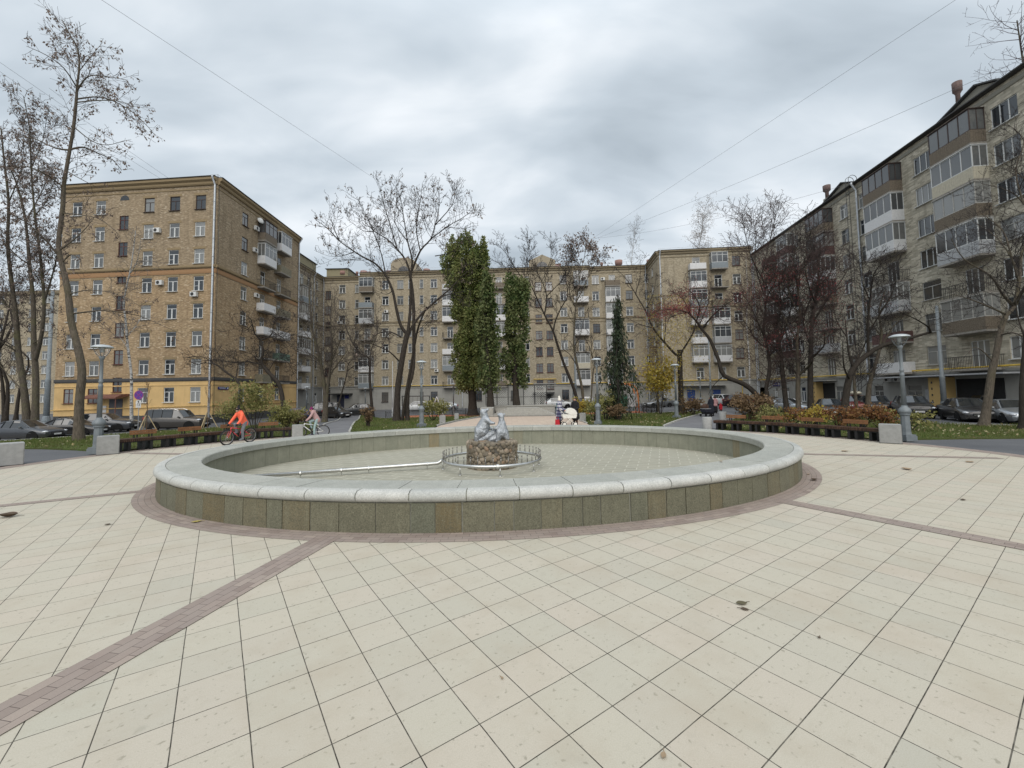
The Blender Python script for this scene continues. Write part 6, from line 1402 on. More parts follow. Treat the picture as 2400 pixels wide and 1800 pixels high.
# heading: direction of the nose, turned from facing the viewer's left (0) counter-clockwise seen from above
# the nose is at local -x, so heading 0 looks left, 180 looks right, 90 looks towards the viewer
px_car('sedan', 62, 31.0, 172 + 12, P_DGREY, 'dark grey saloon behind the twin-trunk maple, leftmost of the parked cars')
px_car('sedan', 172, 34.5, 172 + 20, P_BLACK, 'black saloon with roof bars behind the leaning seed-hung tree', rails=2)
px_car('suv', 248, 37.5, 172 + 24, P_DGREY, 'dark grey off-roader facing right in front of the ochre block porch')
px_car('box', 420, 38.5, 172 + 14, P_BROWNG, 'boxy grey-brown off-roader with black roof parked before the yellow plaster wall', rails=1)
px_car('hatch', 690, 50, 20, P_NAVY, 'navy blue hatchback behind the purple-hatted rider')
px_car('box', 752, 57, 10, P_BLACK, 'large black van-like off-roader behind the three-stemmed tree', sc=1.08)
px_car('hatch', 790, 55, 150, P_BLACK, 'black hatchback with red tail lamp right of the three-stemmed tree')
px_car('suv', 836, 60, 25, P_BLACK, 'black off-roader at the far end of the left asphalt path')
px_car('suv', 974, 70, 10, P_WHITE, 'white off-roader behind the swing frame, left of the middle-left lamp')
px_car('hatch', 1046, 71, 5, P_SILV, 'silver estate right of the middle-left lamp'); 
px_car('suv', 1308, 71, 186, P_WHITE, 'white crossover parked behind the woman in the tall white hat')
px_car('suv', 1383, 68, 178, P_BLACK, 'black off-roader behind the pram tree pair', rails=1)
px_car('sedan', 1545, 62, 8, P_GREY, 'grey saloon behind the yellow small maple')
px_car('suv', 1697, 62, 100, P_WHITE, 'white car behind the strolling couple'); px_car('suv', 1738, 55, 112, paint('paint_maroon', (.05, .014, .018)), 'dark maroon off-roader beside the child in red')
px_car('suv', 1765, 60, 110, P_GREEN, 'dark green off-roader just behind the maroon one'); px_car('hatch', 1812, 50, 112, P_DGREY, 'dark hatchback behind the arched tree foot')
px_car('sedan', 1845, 42, 118, P_SILV, 'silver saloon half hidden by the red-fruited trunks'); px_car('sedan', 1944, 35.5, 64, P_BLACK, 'black saloon with reflecting windscreen before the first ochre panel')
px_car('suv', 2006, 38.5, 62, P_RED, 'dark red car with a pale roof box behind the rust-leaved shrubs', box=1); px_car('suv', 2050, 37, 60, P_BLACK, 'black car tucked between the red car and the chrome-grilled off-roader')
px_car('suv', 2136, 32.5, 56, P_BLACK, 'black off-roader with bright chrome grille behind the tall right lamp', rails=1, white_shade=0); px_car('sedan', 2262, 28.2, 60, P_BLACK, 'black saloon beside the grey utility mast, facing the plaza', sc=1.05)
px_car('sedan', 2362, 26.2, 62, P_SILV, 'silver saloon at the right edge beyond the leaning tree'); px_car('suv', 2330, 33, 70, P_BLACK, 'black car behind the silver saloon, in the dark entrance')
# ================================================================ park furniture
CUBE = mat('granite_block', (.30, .30, .29), .85, var=.12, scale=8, bump=.25, isl=0, objr=.06)
def planter(pt, wpx, lab, cyl=False, hpx=None, grp=None):
    b = G(*pt); w_ = wpx / FPX * b.y; h_ = (hpx or wpx) / FPX * b.y; b.z = T(b.x, b.y) + .003
    t = thing('stone_block', b, lab, 'stone block', None); mb = MB()
    if cyl: mb.lathe((0, 0, 0), [(w_ / 2, 0), (w_ / 2, h_ - .03), (w_ / 2 - .03, h_)], 24); o = mb.build('block', CUBE, t, True); sharp(o.data, 50)
    else:
        mb.box((0, 0, h_ / 2), (w_, w_, h_)); me = mb.mesh('block', CUBE); bm = bmesh.new(); bm.from_mesh(me); bmesh.ops.bevel(bm, geom=bm.edges[:], offset=.02, segments=2, affect='EDGES'); bm.to_mesh(me); bm.free(); o = link('block', me, t); t.rotation_euler.z = math.atan2(b.x, b.y) * -1.0
    mb = MB(); mb.box((0, 0, .006), (w_ * 1.02, w_ * 1.02, .012)); mb.build('bedding_joint', mat('dark_joint', (.06, .055, .05), .9), t)
planter((13, 1090), 54, 'grey granite block at the left photo edge on the brown border', hpx=50); planter((252.5, 1064), 38, 'square grey granite block at the near end of the left bench', hpx=42); planter((697, 1027), 23, 'small grey granite block at the far end of the left bench', hpx=31)
planter((1658, 1006), 21, 'pale round concrete drum at the far end of the right bench', True, 28); planter((1695, 985), 17, 'round concrete drum behind the right bench far end', True, 20); planter((2088, 1038), 39, 'square grey granite block at the near end of the right bench', hpx=43)
planter((1037, 994), 14, 'square granite block left of the walkway, nearer one', hpx=20); planter((1070, 985), 10, 'square granite block left of the walkway, farther one', hpx=16); planter((1366, 988), 14, 'square granite block right of the walkway', hpx=20)
for px, py, lab in ((1644, 958, 'low concrete dome bollard at the far end of the right path'), (1770, 962, 'concrete dome bollard before the dark hatchback')):
    b = G(px, py); t = thing('bollard', b, lab, 'bollard'); mb = MB(); mb.lathe((0, 0, 0), [(.26, 0), (.28, .1), (.28, .3), (.26, .38)], 16); mb.build('foot', CUBE, t, True); mb = MB(); mb.lathe((0, 0, .38), [(.30, 0), (.29, .10), (.22, .22), (.1, .28), (0.01, .3)], 16); mb.build('dome', CUBE, t, True)
# benches: one long curved slatted seat each, with short backrests
SLAT = mat('stained_slat', (.062, .032, .02), .55, var=.35, scale=5, isl=.35); BACKW = mat('bench_back_wood', (.20, .092, .038), .55, var=.3, scale=6); LEGM = mat('bench_leg_black', (.012, .012, .013), .6)
def bench(pix, lab, backs, legs, side):
    P = [G(*p).to_2d() for p in pix]; b = Vector((P[0].x, P[0].y, 0)); t = thing('bench', b, lab, 'bench')
    fine = []
    for i in range(len(P) - 1):
        a, c = P[i], P[i + 1]; m0 = (c - P[max(i - 1, 0)]) / 2; m1 = (P[min(i + 2, len(P) - 1)] - a) / 2
        for j in range(40):
            q = j / 40; q2, q3 = q * q, q * q * q; fine.append(a * (2 * q3 - 3 * q2 + 1) + m0 * (q3 - 2 * q2 + q) + c * (-2 * q3 + 3 * q2) + m1 * (q3 - q2))
    fine.append(P[-1]); S = [0]
    for i in range(1, len(fine)): S.append(S[-1] + (fine[i] - fine[i - 1]).length)
    tot = S[-1]
    def at(d):
        d = min(max(d, 0), tot - 1e-4); i = 0
        while S[i + 1] < d: i += 1
        f = (d - S[i]) / (S[i + 1] - S[i]); p = fine[i].lerp(fine[i + 1], f); tg = (fine[min(i + 3, len(fine) - 1)] - fine[max(i - 3, 0)]).normalized(); nr = Vector((-tg.y, tg.x)) * side
        return p, tg, nr
    mb = MB(b); d = .03
    while d < tot - .03:
        p, tg, nr = at(d); c = p + nr * .27; mb.box((c.x, c.y, T(c.x, c.y) + .435), (.043, .54, .11), math.atan2(tg.y, tg.x)); d += .062
    mb.build('seat', SLAT, t)
    n = 60; hh = .335
    for off in (.08, .46):
        mb = MB(b)
        for k_ in range(n):
            p, tg, nr = at(tot * k_ / n); q, tg2, nr2 = at(tot * (k_ + 1) / n); a = p + nr * off; c = q + nr2 * off; mb.bar((a.x, a.y, T(*a) + hh + .03), (c.x, c.y, T(*c) + hh + .03), .05, .06)
        mb.build('seat_frame', LEGM, t)
    for px in legs:
        # nearest place along the bench to this leg's place in the photograph
        best = min(range(0, int(tot * 20)), key=lambda k_: abs(proj(Vector((at(k_ / 20)[0].x, at(k_ / 20)[0].y, 0)))[0] - px)); p, tg, nr = at(best / 20)
        mb = MB(); az = math.atan2(tg.y, tg.x); mb.box((0, 0, .17), (.09, .5, .34)); me = mb.mesh('leg', LEGM)
        for du in (-.13, .13):
            c = p + nr * .27 + tg * du; link('leg', me, t, (c.x - b.x, c.y - b.y, T(c.x, c.y)), az)
    for a_, c_ in backs:
        k0, k1 = [min(range(0, int(tot * 20)), key=lambda k_: abs(proj(Vector((at(k_ / 20)[0].x + at(k_ / 20)[2].x * .45, at(k_ / 20)[0].y + at(k_ / 20)[2].y * .45, .7)))[0] - q)) / 20 for q in (a_, c_)]
        d0, d1 = min(k0, k1), max(k0, k1); mb = MB(b); N_ = 8
        for k_ in range(N_):
            p, tg, nr = at(d0 + (d1 - d0) * k_ / N_); q, tg2, nr2 = at(d0 + (d1 - d0) * (k_ + 1) / N_); a = p + nr * .47; c = q + nr2 * .47
            for z in (.655, .745): mb.bar((a.x, a.y, T(*a) + z), (c.x, c.y, T(*c) + z), .035, .082)
        bo = mb.build('backrest', BACKW, t); mb = MB(b)
        for d in (d0 + .2, d1 - .2):
            p, tg, nr = at(d)
            for du in (-.05, .05): a = p + nr * .50 + tg * du; mb.box((a.x, a.y, T(*a) + .58), (.035, .04, .40), math.atan2(tg.y, tg.x))
        link('bracket', mb.mesh('bracket', LEGM), bo)
    return t
def proj(X):
    v = Vector(X) - EYE; z = v.dot(CF); return PCX + FPX * v.dot(CR) / z, PCY - FPX * v.dot(CU) / z
bench([(278, 1060.5), (348, 1053.5), (452, 1043), (560, 1033), (640, 1027), (684, 1024.5)], 'long curved dark wooden slat bench with brown backrests, left of the fountain', [(306, 369), (418, 472), (517, 553), (607, 652)], [294, 348, 402, 452, 500, 560, 600, 632, 672], 1)
bench([(1672, 1007), (1722, 1009.7), (1805, 1014.5), (1896, 1021.5), (1997, 1030), (2068, 1036)], 'long curved dark wooden slat bench with brown backrests, right of the fountain', [(1702, 1747), (1784, 1834), (1876, 1928), (1976, 2035)], [1686, 1722, 1764, 1805, 1850, 1896, 1945, 1997, 2048], 1)
# street lamps
LAMPG = mat('lamp_grey', (.17, .19, .20), .5, .1, var=.12); LGL = N('lamp_glass'); LGL.b.inputs['Base Color'].default_value = (.75, .78, .8, 1); LGL.b.inputs['Transmission Weight'].default_value = .85; LGL.b.inputs['Alpha'].default_value = .16; LGLM = LGL.set(.08, spec=.5); LCAP = mat('lamp_cap', (.42, .45, .46), .4, .2, var=.1)
def make_lamp():
    t = thing('street_lamp', (0, 0, 0), 'x', 'street lamp', 'grey park lamps')
    mb = MB(); mb.box((0, 0, .10), (.44, .44, .20)); mb.box((0, 0, .225), (.40, .40, .06)); mb.lathe((0, 0, 0), [(.165, .24), (.15, .34), (.135, .95), (.14, 1.0)], 8); mb.build('base', LAMPG, t)
    mb = MB(); mb.lathe((0, 0, 0), [(.14, .99), (.165, 1.01), (.165, 1.05), (.15, 1.07), (.20, 1.10), (.205, 1.17), (.17, 1.26), (.10, 1.33), (.085, 1.38)], 16); mb.build('collar', LAMPG, t, True)
    mb = MB(); mb.lathe((0, 0, 0), [(.082, 1.37), (.07, 2.55), (.075, 2.56), (.078, 2.62), (.06, 2.64), (.06, 2.72), (.075, 2.74), (.075, 2.79), (.058, 2.81), (.052, 3.62), (.075, 3.64), (.09, 3.72), (.07, 3.76)], 14); mb.build('pole', LAMPG, t, True)
    mb = MB()
    for i in range(4):
        a = i * math.pi / 2 + .5; c, s_ = math.cos(a), math.sin(a); mb.tube([(.08 * c, .08 * s_, 3.72), (.17 * c, .17 * s_, 3.84), (.24 * c, .24 * s_, 4.0), (.27 * c, .27 * s_, 4.10)], .012, 6)
    mb.build('lantern_frame', LAMPG, t)
    mb = MB(); mb.lathe((0, 0, 0), [(.05, 3.76), (.11, 3.80), (.17, 3.88), (.215, 3.99), (.235, 4.09)], 18); mb.build('lantern_glass', LGLM, t, True)
    mb = MB(); mb.lathe((0, 0, 0), [(.02, 3.9), (.05, 3.92), (.05, 4.06), (.1, 4.09)], 10); mb.build('lamp_unit', LCAP, t, True)
    mb = MB(); mb.lathe((0, 0, 0), [(.30, 4.10), (.335, 4.085), (.34, 4.10), (.31, 4.14), (.2, 4.19), (.08, 4.21), (.001, 4.215)], 22); mb.build('cap', LCAP, t, True)
    return t
lamp0 = make_lamp()
LAMPS = [((229, 1063), 'grey park lamp beside the granite block at the left bench near end'), ((718, 984), 'grey park lamp behind the purple-hatted rider'), ((988, 1002), 'grey park lamp on the lawn right of the big spreading tree'), ((1402, 996), 'grey park lamp right of the pram, on the lawn edge'), ((2125, 1033), 'tall grey park lamp beside the granite block at the right bench near end'), ((1586, 981), 'grey park lamp just left of the V-forked tree trunk'),
         ((856, 968), 'distant grey park lamp by the black railing left of the big tree'), ((1063, 973), 'distant grey park lamp left of the broad poplar'), ((1344, 962), 'distant grey park lamp behind the leaning pram tree'), ((1643, 955), 'distant grey park lamp before the blue doors')]
for i, (pt, lab) in enumerate(LAMPS):
    t = lamp0 if i == 0 else copy_tree(lamp0); b = G(*pt); t.location = b; t['label'] = lab; t.rotation_euler.z = i * .4; s_ = (1, .98, 1, 1, 1, 1, .98, 1.0, 1, 1)[i]; t.scale = (s_,) * 3
# masts
for x, dep, r, ztop, lab, m in ((110, 45, .26, 14, 'tall pale blue-grey tapered mast between the maples and the ochre block', BAL['b']), (2213, 33, .19, 8.6, 'thick grey utility mast with stepped base between the black cars', LAMPG), (1667, 56, .14, 9.2, 'slim grey mast before the blue doors', LAMPG), (1350, 62, .2, 10.5, 'grey mast behind the pram trees', LAMPG), (920, 55, .07, 6.5, 'thin white post left of the big spreading tree', BAL['s'])):
    b = D(x, 950, dep); b.z = T(b.x, b.y); t = thing('mast', b, lab, 'mast'); mb = MB(); mb.lathe((0, 0, 0), [(r, 0), (r * .9, ztop * .35), (r * .92, ztop * .355), (r * .92, ztop * .37), (r * .72, ztop * .375), (r * .55, ztop - b.z)], 12); mb.build('pole', m, t, True)
    mb = MB(); mb.lathe((0, 0, 0), [(r * 1.7, 0), (r * 1.6, .5), (r * 1.35, .55), (r * 1.4, .7), (r * 1.15, 1.1), (r * 1.02, 1.2)], 12); mb.build('base', m, t)
# no-stopping sign with distance plate
b = D(324, 990, 38); b.z = T(b.x, b.y); zc = D(325, 926, 38).z; SGP = mat('sign_violet', (.10, .05, .28), .5, var=.05); SGR = mat('sign_red_violet', (.32, .05, .20), .5, var=.05)
t = thing('road_sign', b, 'round violet-blue no-stopping sign over a white 15 plate, before the ochre block', 'road sign')
mb = MB(); mb.tube([(0, 0, 0), (0, 0, zc - b.z + .3)], .03, 8); mb.build('post', ZINC, t)
def disc(mb, z, r, y0, y1, n=28): mb.prism([(r * math.cos(2 * math.pi * i / n), r * math.sin(2 * math.pi * i / n)) for i in range(n)], lambda q: (q[0], y0, z + q[1]), lambda q: (q[0], y1, z + q[1]))
zs = zc - b.z; mb = MB(); disc(mb, zs, .42, -.04, -.06); sf = mb.build('sign_face', SGP, t); mb = MB()
ro = [(.42 * math.cos(2 * math.pi * i / 32), .42 * math.sin(2 * math.pi * i / 32)) for i in range(32)]
for i in range(32):
    a, c = ro[i], ro[(i + 1) % 32]; mb.quad((a[0], -.066, zs + a[1]), (c[0], -.066, zs + c[1]), (c[0] * .86, -.066, zs + c[1] * .86), (a[0] * .86, -.066, zs + a[1] * .86))
for sg in (1, -1): mb.bar((-.26, -.066, zs - .26 * sg), (.26, -.066, zs + .26 * sg), .055, .004, up=Vector((0, 1, 0)))
link('red_cross', mb.mesh('red_cross', SGR), sf)
mb = MB(); mb.box((0, -.05, zs - .82), (.46, .03, .66)); pl = mb.build('distance_plate', PLATE, t)
def text(body, size, loc, m, parent, rx=90, rz=0, ex=.004, name='lettering', align='CENTER'):
    c = bpy.data.curves.new(name, 'FONT'); c.body = body; c.size = size; c.extrude = ex; c.align_x = align; c.align_y = 'CENTER'
    o = bpy.data.objects.new(name, c); COL.objects.link(o); dg = bpy.context.evaluated_depsgraph_get(); me = bpy.data.meshes.new_from_object(o.evaluated_get(dg)); bpy.data.objects.remove(o); me.materials.clear(); me.materials.append(m)
    o = link(name, me, parent, loc); o.rotation_euler = (R_(rx), 0, R_(rz)); return o
text('15', .34, (0, -.069, zs - .86), DARKM, pl); mb = MB(); mb.prism([(-.05, -.1), (.05, -.1), (.05, .0), (.09, .0), (0, .09), (-.09, .0), (-.05, .0)], lambda q: (q[0], -.067, zs - .60 + q[1]), lambda q: (q[0], -.071, zs - .60 + q[1])); link('arrow', mb.mesh('arrow', DARKM), pl)
# stage steps
k_ = mat('step_concrete', (.36, .345, .31), .85, var=.15, bump=.2); e0, e1 = G(1132, 972), G(1277, 969); zt = T(0, 41)
st = thing('stage_steps', (0.6, 41, zt), 'wide low concrete steps rising to the trellis platform beyond the walkway', 'steps')
for i in range(5):
    mb = MB(); mb.box((.6, 1.0 + i * .36 + 2.2, .075 + i * .15), (6.2 - .7 * i if i else 6.4, 4.6, .15)); mb.build('step', k_, st)
mb = MB(); mb.box((-3.15, 3.0, .42), (1.3, 4.4, .84)); mb.build('side_wall', k_, st); mb = MB(); mb.box((.5, 7.6, .42), (7.4, 4.6, .84)); mb.build('platform', k_, st)
mb = MB(); mb.box((.5, 7.6, .87), (7.6, 4.8, .06)); mb.build('platform_slab', k_, st)
# trellis pavilion
bz = zt + .9; tl = thing('trellis', (.5, 48.5, bz), 'black steel frame with white lattice panels standing on the stepped platform', 'trellis')
for x in (-3.5, -2.2, -.9, .9, 2.2, 3.6):
    mb = MB(); mb.box((x, 0, 1.15), (.08, .08, 2.3)); mb.build('post', DARKM, tl)
mb = MB(); mb.box((0.05, 0, 2.3), (7.2, .08, .06)); mb.box((0.05, 0, .95), (7.2, .05, .05)); mb.build('rail', DARKM, tl)
LAT = mat('white_lattice', (.55, .55, .52), .7)
for x0, x1 in ((-3.4, -2.3), (-2.1, -1.0), (1.0, 2.1), (2.3, 3.5)):
    mb = MB(); s_ = .26; w_ = x1 - x0; h_ = 2.1
    n = int((w_ + h_) / s_)
    for i in range(1, n):
        c = i * s_; a = (max(0, c - h_), min(h_, c)); d = (min(w_, c), max(0, c - w_)); mb.bar((x0 + a[0], 0, .1 + a[1]), (x0 + d[0], 0, .1 + d[1]), .03, .02, up=Vector((0, 1, 0))); mb.bar((x1 - a[0], .02, .1 + a[1]), (x1 - d[0], .02, .1 + d[1]), .03, .02, up=Vector((0, 1, 0)))
    mb.build('lattice_panel', LAT, tl)
# playground: railings, climbing arch, swings
ORG = mat('orange_tube', (.62, .22, .07), .45, var=.08)
def railing(pts, lab, h_=.75):
    b = Vector((pts[0][0], pts[0][1], T(*pts[0]))); t = thing('railing', b, lab, 'fence'); 
    for a, c in zip(pts, pts[1:]):
        a, c = Vector(a), Vector(c); L = (c - a).length; n = max(1, round(L / 2)); 
        for i in range(n + 1):
            p = a.lerp(c, i / n); mb = MB(b); mb.box((p.x, p.y, T(*p) + h_ * .6), (.07, .07, h_ * 1.25)); mb.build('post', DARKM, t)
        mb = MB(b); za, zc_ = T(*a), T(*c)
        for z in (.1, h_): mb.bar((a.x, a.y, za + z), (c.x, c.y, zc_ + z), .035)
        m = int(L / .22)
        for i in range(m):
            p, q = a.lerp(c, i / m), a.lerp(c, (i + 1) / m); mb.bar((p.x, p.y, T(*p) + .12), (q.x, q.y, T(*q) + h_), .018); mb.bar((p.x, p.y, T(*p) + h_), (q.x, q.y, T(*q) + .12), .018)
        mb.build('lattice', DARKM, t)
railing([(-14.2, 46.8), (-8.2, 47.4), (-3.3, 42.8)], 'low black lattice railing by the big spreading tree, along the playground'); railing([(9.2, 43.2), (16.3, 46.7), (16.3, 52)], 'low black lattice railing in front of the orange climbing arch')
cx = D(1460, 950, 47); b = Vector((cx.x, cx.y, T(cx.x, cx.y))); t = thing('climbing_frame', b, 'orange tubular climbing arch with black side ladder beside the spruce', 'climbing frame')
for y in (-.6, .6):
    mb = MB(); mb.tube([(-1.3, y, 3.35), (.6, y, 3.35), (1.05, y, 3.2), (1.4, y, 2.8), (1.55, y, 2.2), (1.65, y, 0)], .075, 8); mb.build('arch_tube', ORG, t, True)
mb = MB()
for i in range(7): mb.bar((-1.2 + i * .32, -.6, 3.35), (-1.2 + i * .32, .6, 3.35), .045)
for z in (2.6, 2.0, 1.4, .8): mb.bar((1.56, -.6, z), (1.56, .6, z), .045)
mb.build('rungs', ORG, t); mb = MB()
for y in (-.6, .6): mb.tube([(-1.3, y, 0), (-1.3, y, 3.35)], .05, 8); mb.tube([(-.8, y, 0), (-.8, y, 3.3)], .05, 8)
for z in (.6, 1.2, 1.8, 2.4): mb.bar((-1.3, -.6, z), (-1.3, .6, z), .035)
mb.build('side_ladder', DARKM, t); mb = MB(); mb.box((1.0, 0, 1.5), (.9, .06, 1.5)); mb.build('play_panel', BAL['s'], t); mb = MB(); mb.box((.1, .9, 1.3), (1.2, .5, 1.5)); mb.build('green_panel', mat('green_play_panel', (.03, .16, .11), .5), t)
cx = D(975, 950, 52); b = Vector((cx.x, cx.y, T(cx.x, cx.y))); t = thing('swing_frame', b, 'black and white swing frame behind the middle-left lamp, on orange rubber', 'swing')
mb = MB()
for x in (-1.7, 1.7): mb.tube([(x, 0, 0), (x, 0, 2.6)], .055, 8)
mb.tube([(-1.8, 0, 2.6), (1.8, 0, 2.6)], .055, 8); mb.build('frame', DARKM, t); mb = MB()
for sg in (1, -1): mb.tube([(2.6 + sg * .9, 0, 0), (2.6, 0, 2.5)], .05, 8)
mb.build('white_strut', BAL['w'], t); mb = MB()
for x in (-.4, .2): mb.tube([(x, 0, .55), (x, 0, 2.6)], .012, 5)
mb.box((-.1, 0, .5), (.6, .22, .04)); mb.build('swing_seat', DARKM, t)
# overhead cables
def cable(a, b, sag, lab, r=.02):
    n = 40; pts = [a.lerp(b, i / n) - Vector((0, 0, sag * 4 * (i / n) * (1 - i / n))) for i in range(n + 1)]; t = thing('cable', a, lab, 'cable'); mb = MB(a); mb.tube(pts, r, 5); mb.build('wire', mat('cable_grey', (.20, .20, .21), .8), t)
cable(D(150, -58, 26), D(1010, 505, 86), .0, 'single overhead cable crossing the sky from upper left to the back roofs', .013)
cable(D(2300, -40, 30), D(1375, 568, 84), .0, 'single overhead cable crossing the sky from upper right to the back roofs', .013)
cable(D(2420, 128, 31), D(1385, 563, 84), .6, 'overhead cable hanging along the grey block roofline', .014); cable(D(2010, 425, 47), D(1372, 560, 84), 1.2, 'slack overhead cable from the roof ladder to the back roofs', .014)
cable(D(-60, 105, 36), D(404, 424, 50), .0, 'upper thin cable behind the leaning seed-hung tree', .014); cable(D(-60, 125, 38), D(398, 432, 51), .3, 'lower thin cable behind the leaning seed-hung tree', .014)
# fallen leaves on the plaza, one by one
def leaf(px, py, s_, m, lab, curl=.3, rz=0, z=0):
    p = PL(px, py, z + .004); mb = MB(); n = 6
    for i in range(n):
        for sg in (1, -1):
            x0, x1 = -s_ / 2 + s_ * i / n, -s_ / 2 + s_ * (i + 1) / n; w0, w1 = [.32 * s_ * math.sin(math.pi * (q + .02) / 1.04) for q in (i / n, (i + 1) / n)]; zz_ = lambda x, w_: abs(w_) * curl + (x / s_) ** 2 * s_ * curl + .004
            mb.quad((x0, 0, zz_(x0, 0)), (x1, 0, zz_(x1, 0)), (x1, sg * w1, zz_(x1, w1)), (x0, sg * w0, zz_(x0, w0)))
    mb.bar((s_ * .45, 0, s_ * .1), (s_ * .8, .01, .008), .004); tag(link('fallen_leaf', mb.mesh('fallen_leaf', m), None, p, rz), lab, 'leaf', 'fallen leaves on the plaza')
LV1 = mat('leaf_olive', (.10, .085, .045), .7); LV2 = mat('leaf_yellow', (.36, .30, .09), .7); LV3 = mat('leaf_brown', (.075, .05, .03), .7); LV4 = mat('leaf_pale', (.30, .22, .14), .7)
leaf(1738, 1414, .115, LV1, 'flat olive leaf on the cream slabs, right foreground', .12, .1); leaf(460, 1224, .15, LV2, 'crumpled yellow leaf on the paver ring, front left', .3, .5); leaf(1908, 1126, .2, LV3, 'curled dark leaf on the paver ring, right side', .6, .9); leaf(18, 1212, .30, LV3, 'rolled grey-brown leaf at the left photo edge', .7, .2)
leaf(252, 1230, .1, LV3, 'tiny dark leaf on the slabs left of the paver ring', .3, 0); leaf(1895, 1112, .1, LV4, 'small pale leaf at the wall foot, right side', .4, .4); leaf(2257, 1172, .12, LV3, 'small dark leaf on the slabs, far right', .3, .7); leaf(1980, 1058, .25, LV4, 'pale orange leaf near the right granite block', .3, .1); leaf(2272, 1083, .25, LV4, 'pale leaf lying on the far right slabs', .2, .3); leaf(2125, 1100, .3, LV4, 'pair-like pale leaf in the middle of the right slabs', .3, 1.2)
leaf(1745, 1428, .08, LV3, 'thin dark twig-like leaf just below the olive leaf', .1, 2.7); leaf(1920, 1495, .035, LV3, 'tiny black leaf scrap on a slab joint, right foreground', .3, .5); leaf(1177, 1590, .03, LV4, 'tiny pale leaf scrap in the centre foreground', .3, 2); leaf(1555, 1772, .05, LV4, 'tiny pale leaf scrap at the bottom right', .3, 1); leaf(1690, 1082, .1, LV4, 'small pale leaf on the coping inner edge, right', .3, 1, .635)
# ================================================================ sculpture, people, bicycles, prams
def capsule(mb, a, b, ra, rb, n=12, caps=4):
    a = Vector(a); b = Vector(b); d = b - a; L = d.length
    if L < 1e-5: return mb.ball(a, ra, n, 8)
    pts = []; rad = []; u = d / L
    for i in range(caps): t = math.pi / 2 * i / caps; pts.append(a - u * (ra * math.cos(t))); rad.append(max(.002, ra * math.sin(t)))
    pts.append(a); rad.append(ra); pts.append(b); rad.append(rb)
    for i in range(1, caps + 1): t = math.pi / 2 * i / caps; pts.append(b + u * (rb * math.sin(t))); rad.append(max(.002, rb * math.cos(t)))
    return mb.tube(pts, rad, n)
def fuse(mb, name, m, parent, vox, smooth=1, loc=None):
    """One continuous skin over overlapping volumes."""
    me = mb.mesh(name, m, True); o = link(name, me, None); md = o.modifiers.new('r', 'REMESH'); md.mode = 'VOXEL'; md.voxel_size = vox; md.use_smooth_shade = True
    if smooth: s_ = o.modifiers.new('s', 'SMOOTH'); s_.iterations = smooth; s_.factor = .5
    dg = bpy.context.evaluated_depsgraph_get(); ne = bpy.data.meshes.new_from_object(o.evaluated_get(dg)); bpy.data.objects.remove(o); ne.name = name
    ne.materials.clear(); ne.materials.append(m); o = link(name, ne, parent)
    return o
SILVP = N('silver_painted_plaster'); v = SILVP.obj(); c = SILVP.mix(SILVP.ramp(SILVP.noise(v, 5, 6), [(.35, 0), (.65, 1)]), (.30, .32, .34), (.46, .48, .50)); SILVP.col(c); SILVP.bump(SILVP.noise(v, 11, 5), .9, .06); SILVM = SILVP.set(.42, .55)
PT = PC + Vector((0, 0, .79))
S = lambda px, py, dy=0: D(px, py, PC.y + dy)
def bear(name, lab, parts):
    o0 = Vector((parts[0][0].x, parts[0][0].y, PT.z)); t = thing(name, o0, lab, 'statue'); mb = MB(o0)
    for q in parts:
        if len(q) == 4: capsule(mb, *q)
        else: mb.ball(q[0], q[1], 14, 10)
    fuse(mb, 'figure', SILVM, t, .024, 1); return t
# standing bear on the left, leaning over with forepaws stretched out to the right
bear('bear_statue', 'silver-painted bear cub statue standing on the left of the pedestal, reaching right', [
    (S(1129, 1010), S(1137, 988), .235, .165), (S(1137, 986), S(1137, 972), .15, .09), (S(1136, 974), S(1132, 966), .1, .1), (S(1133, 965), S(1143, 960), .085, .045),
    (S(1141, 983, -.12), S(1149, 991, -.18), .085, .06), (S(1149, 991, -.18), S(1158, 992, -.2), .06, .042), (S(1138, 990, .12), S(1146, 1003, .1), .06, .045), (S(1146, 1003, .1), S(1156, 1007, .06), .045, .035),
    (S(1122, 1013, -.1), S(1118, 1027, -.12), .13, .09), (S(1118, 1027, -.12), S(1117, 1034, -.12), .08, .07), (S(1117, 1034, -.12), S(1123, 1035, -.14), .05, .045), (S(1128, 1014, .08), S(1130, 1027, .08), .1, .07), (S(1130, 1027, .08), S(1131, 1034, .06), .06, .06),
    (S(1129, 961, -.05), S(1128, 958.5, -.06), .022, .018), (S(1132, 960, .06), S(1131, 957.5, .07), .022, .018)])
bear('bear_statue', 'smaller silver-painted bear cub statue sitting upright on the right of the pedestal', [
    (S(1177, 1013), S(1176, 993), .195, .125), (S(1176, 992), S(1175, 980), .11, .08), (S(1175, 978), S(1174, 974), .095, .09), (S(1174, 976, -.03), S(1168, 973, -.1), .045, .03),
    (S(1172, 994, -.06), S(1164, 1003, -.12), .055, .045), (S(1164, 1003, -.12), S(1157, 1006, -.1), .045, .035), (S(1182, 995, .06), S(1186, 1006, .04), .05, .04),
    (S(1170, 1014, -.1), S(1168, 1030, -.12), .11, .075), (S(1168, 1031, -.1), S(1164, 1034, -.14), .05, .045), (S(1184, 1014, -.05), S(1189, 1027, -.08), .11, .07), (S(1189, 1027, -.05), S(1189, 1034, -.07), .05, .045),
    (S(1167, 972, -.02), S(1166, 969.5, -.02), .024, .018), (S(1182, 972, 0), S(1183, 969, 0), .024, .02)])
t = thing('carved_rock', PT, 'silver-painted plaster rock between the two bear statues', 'statue'); mb = MB(PT)
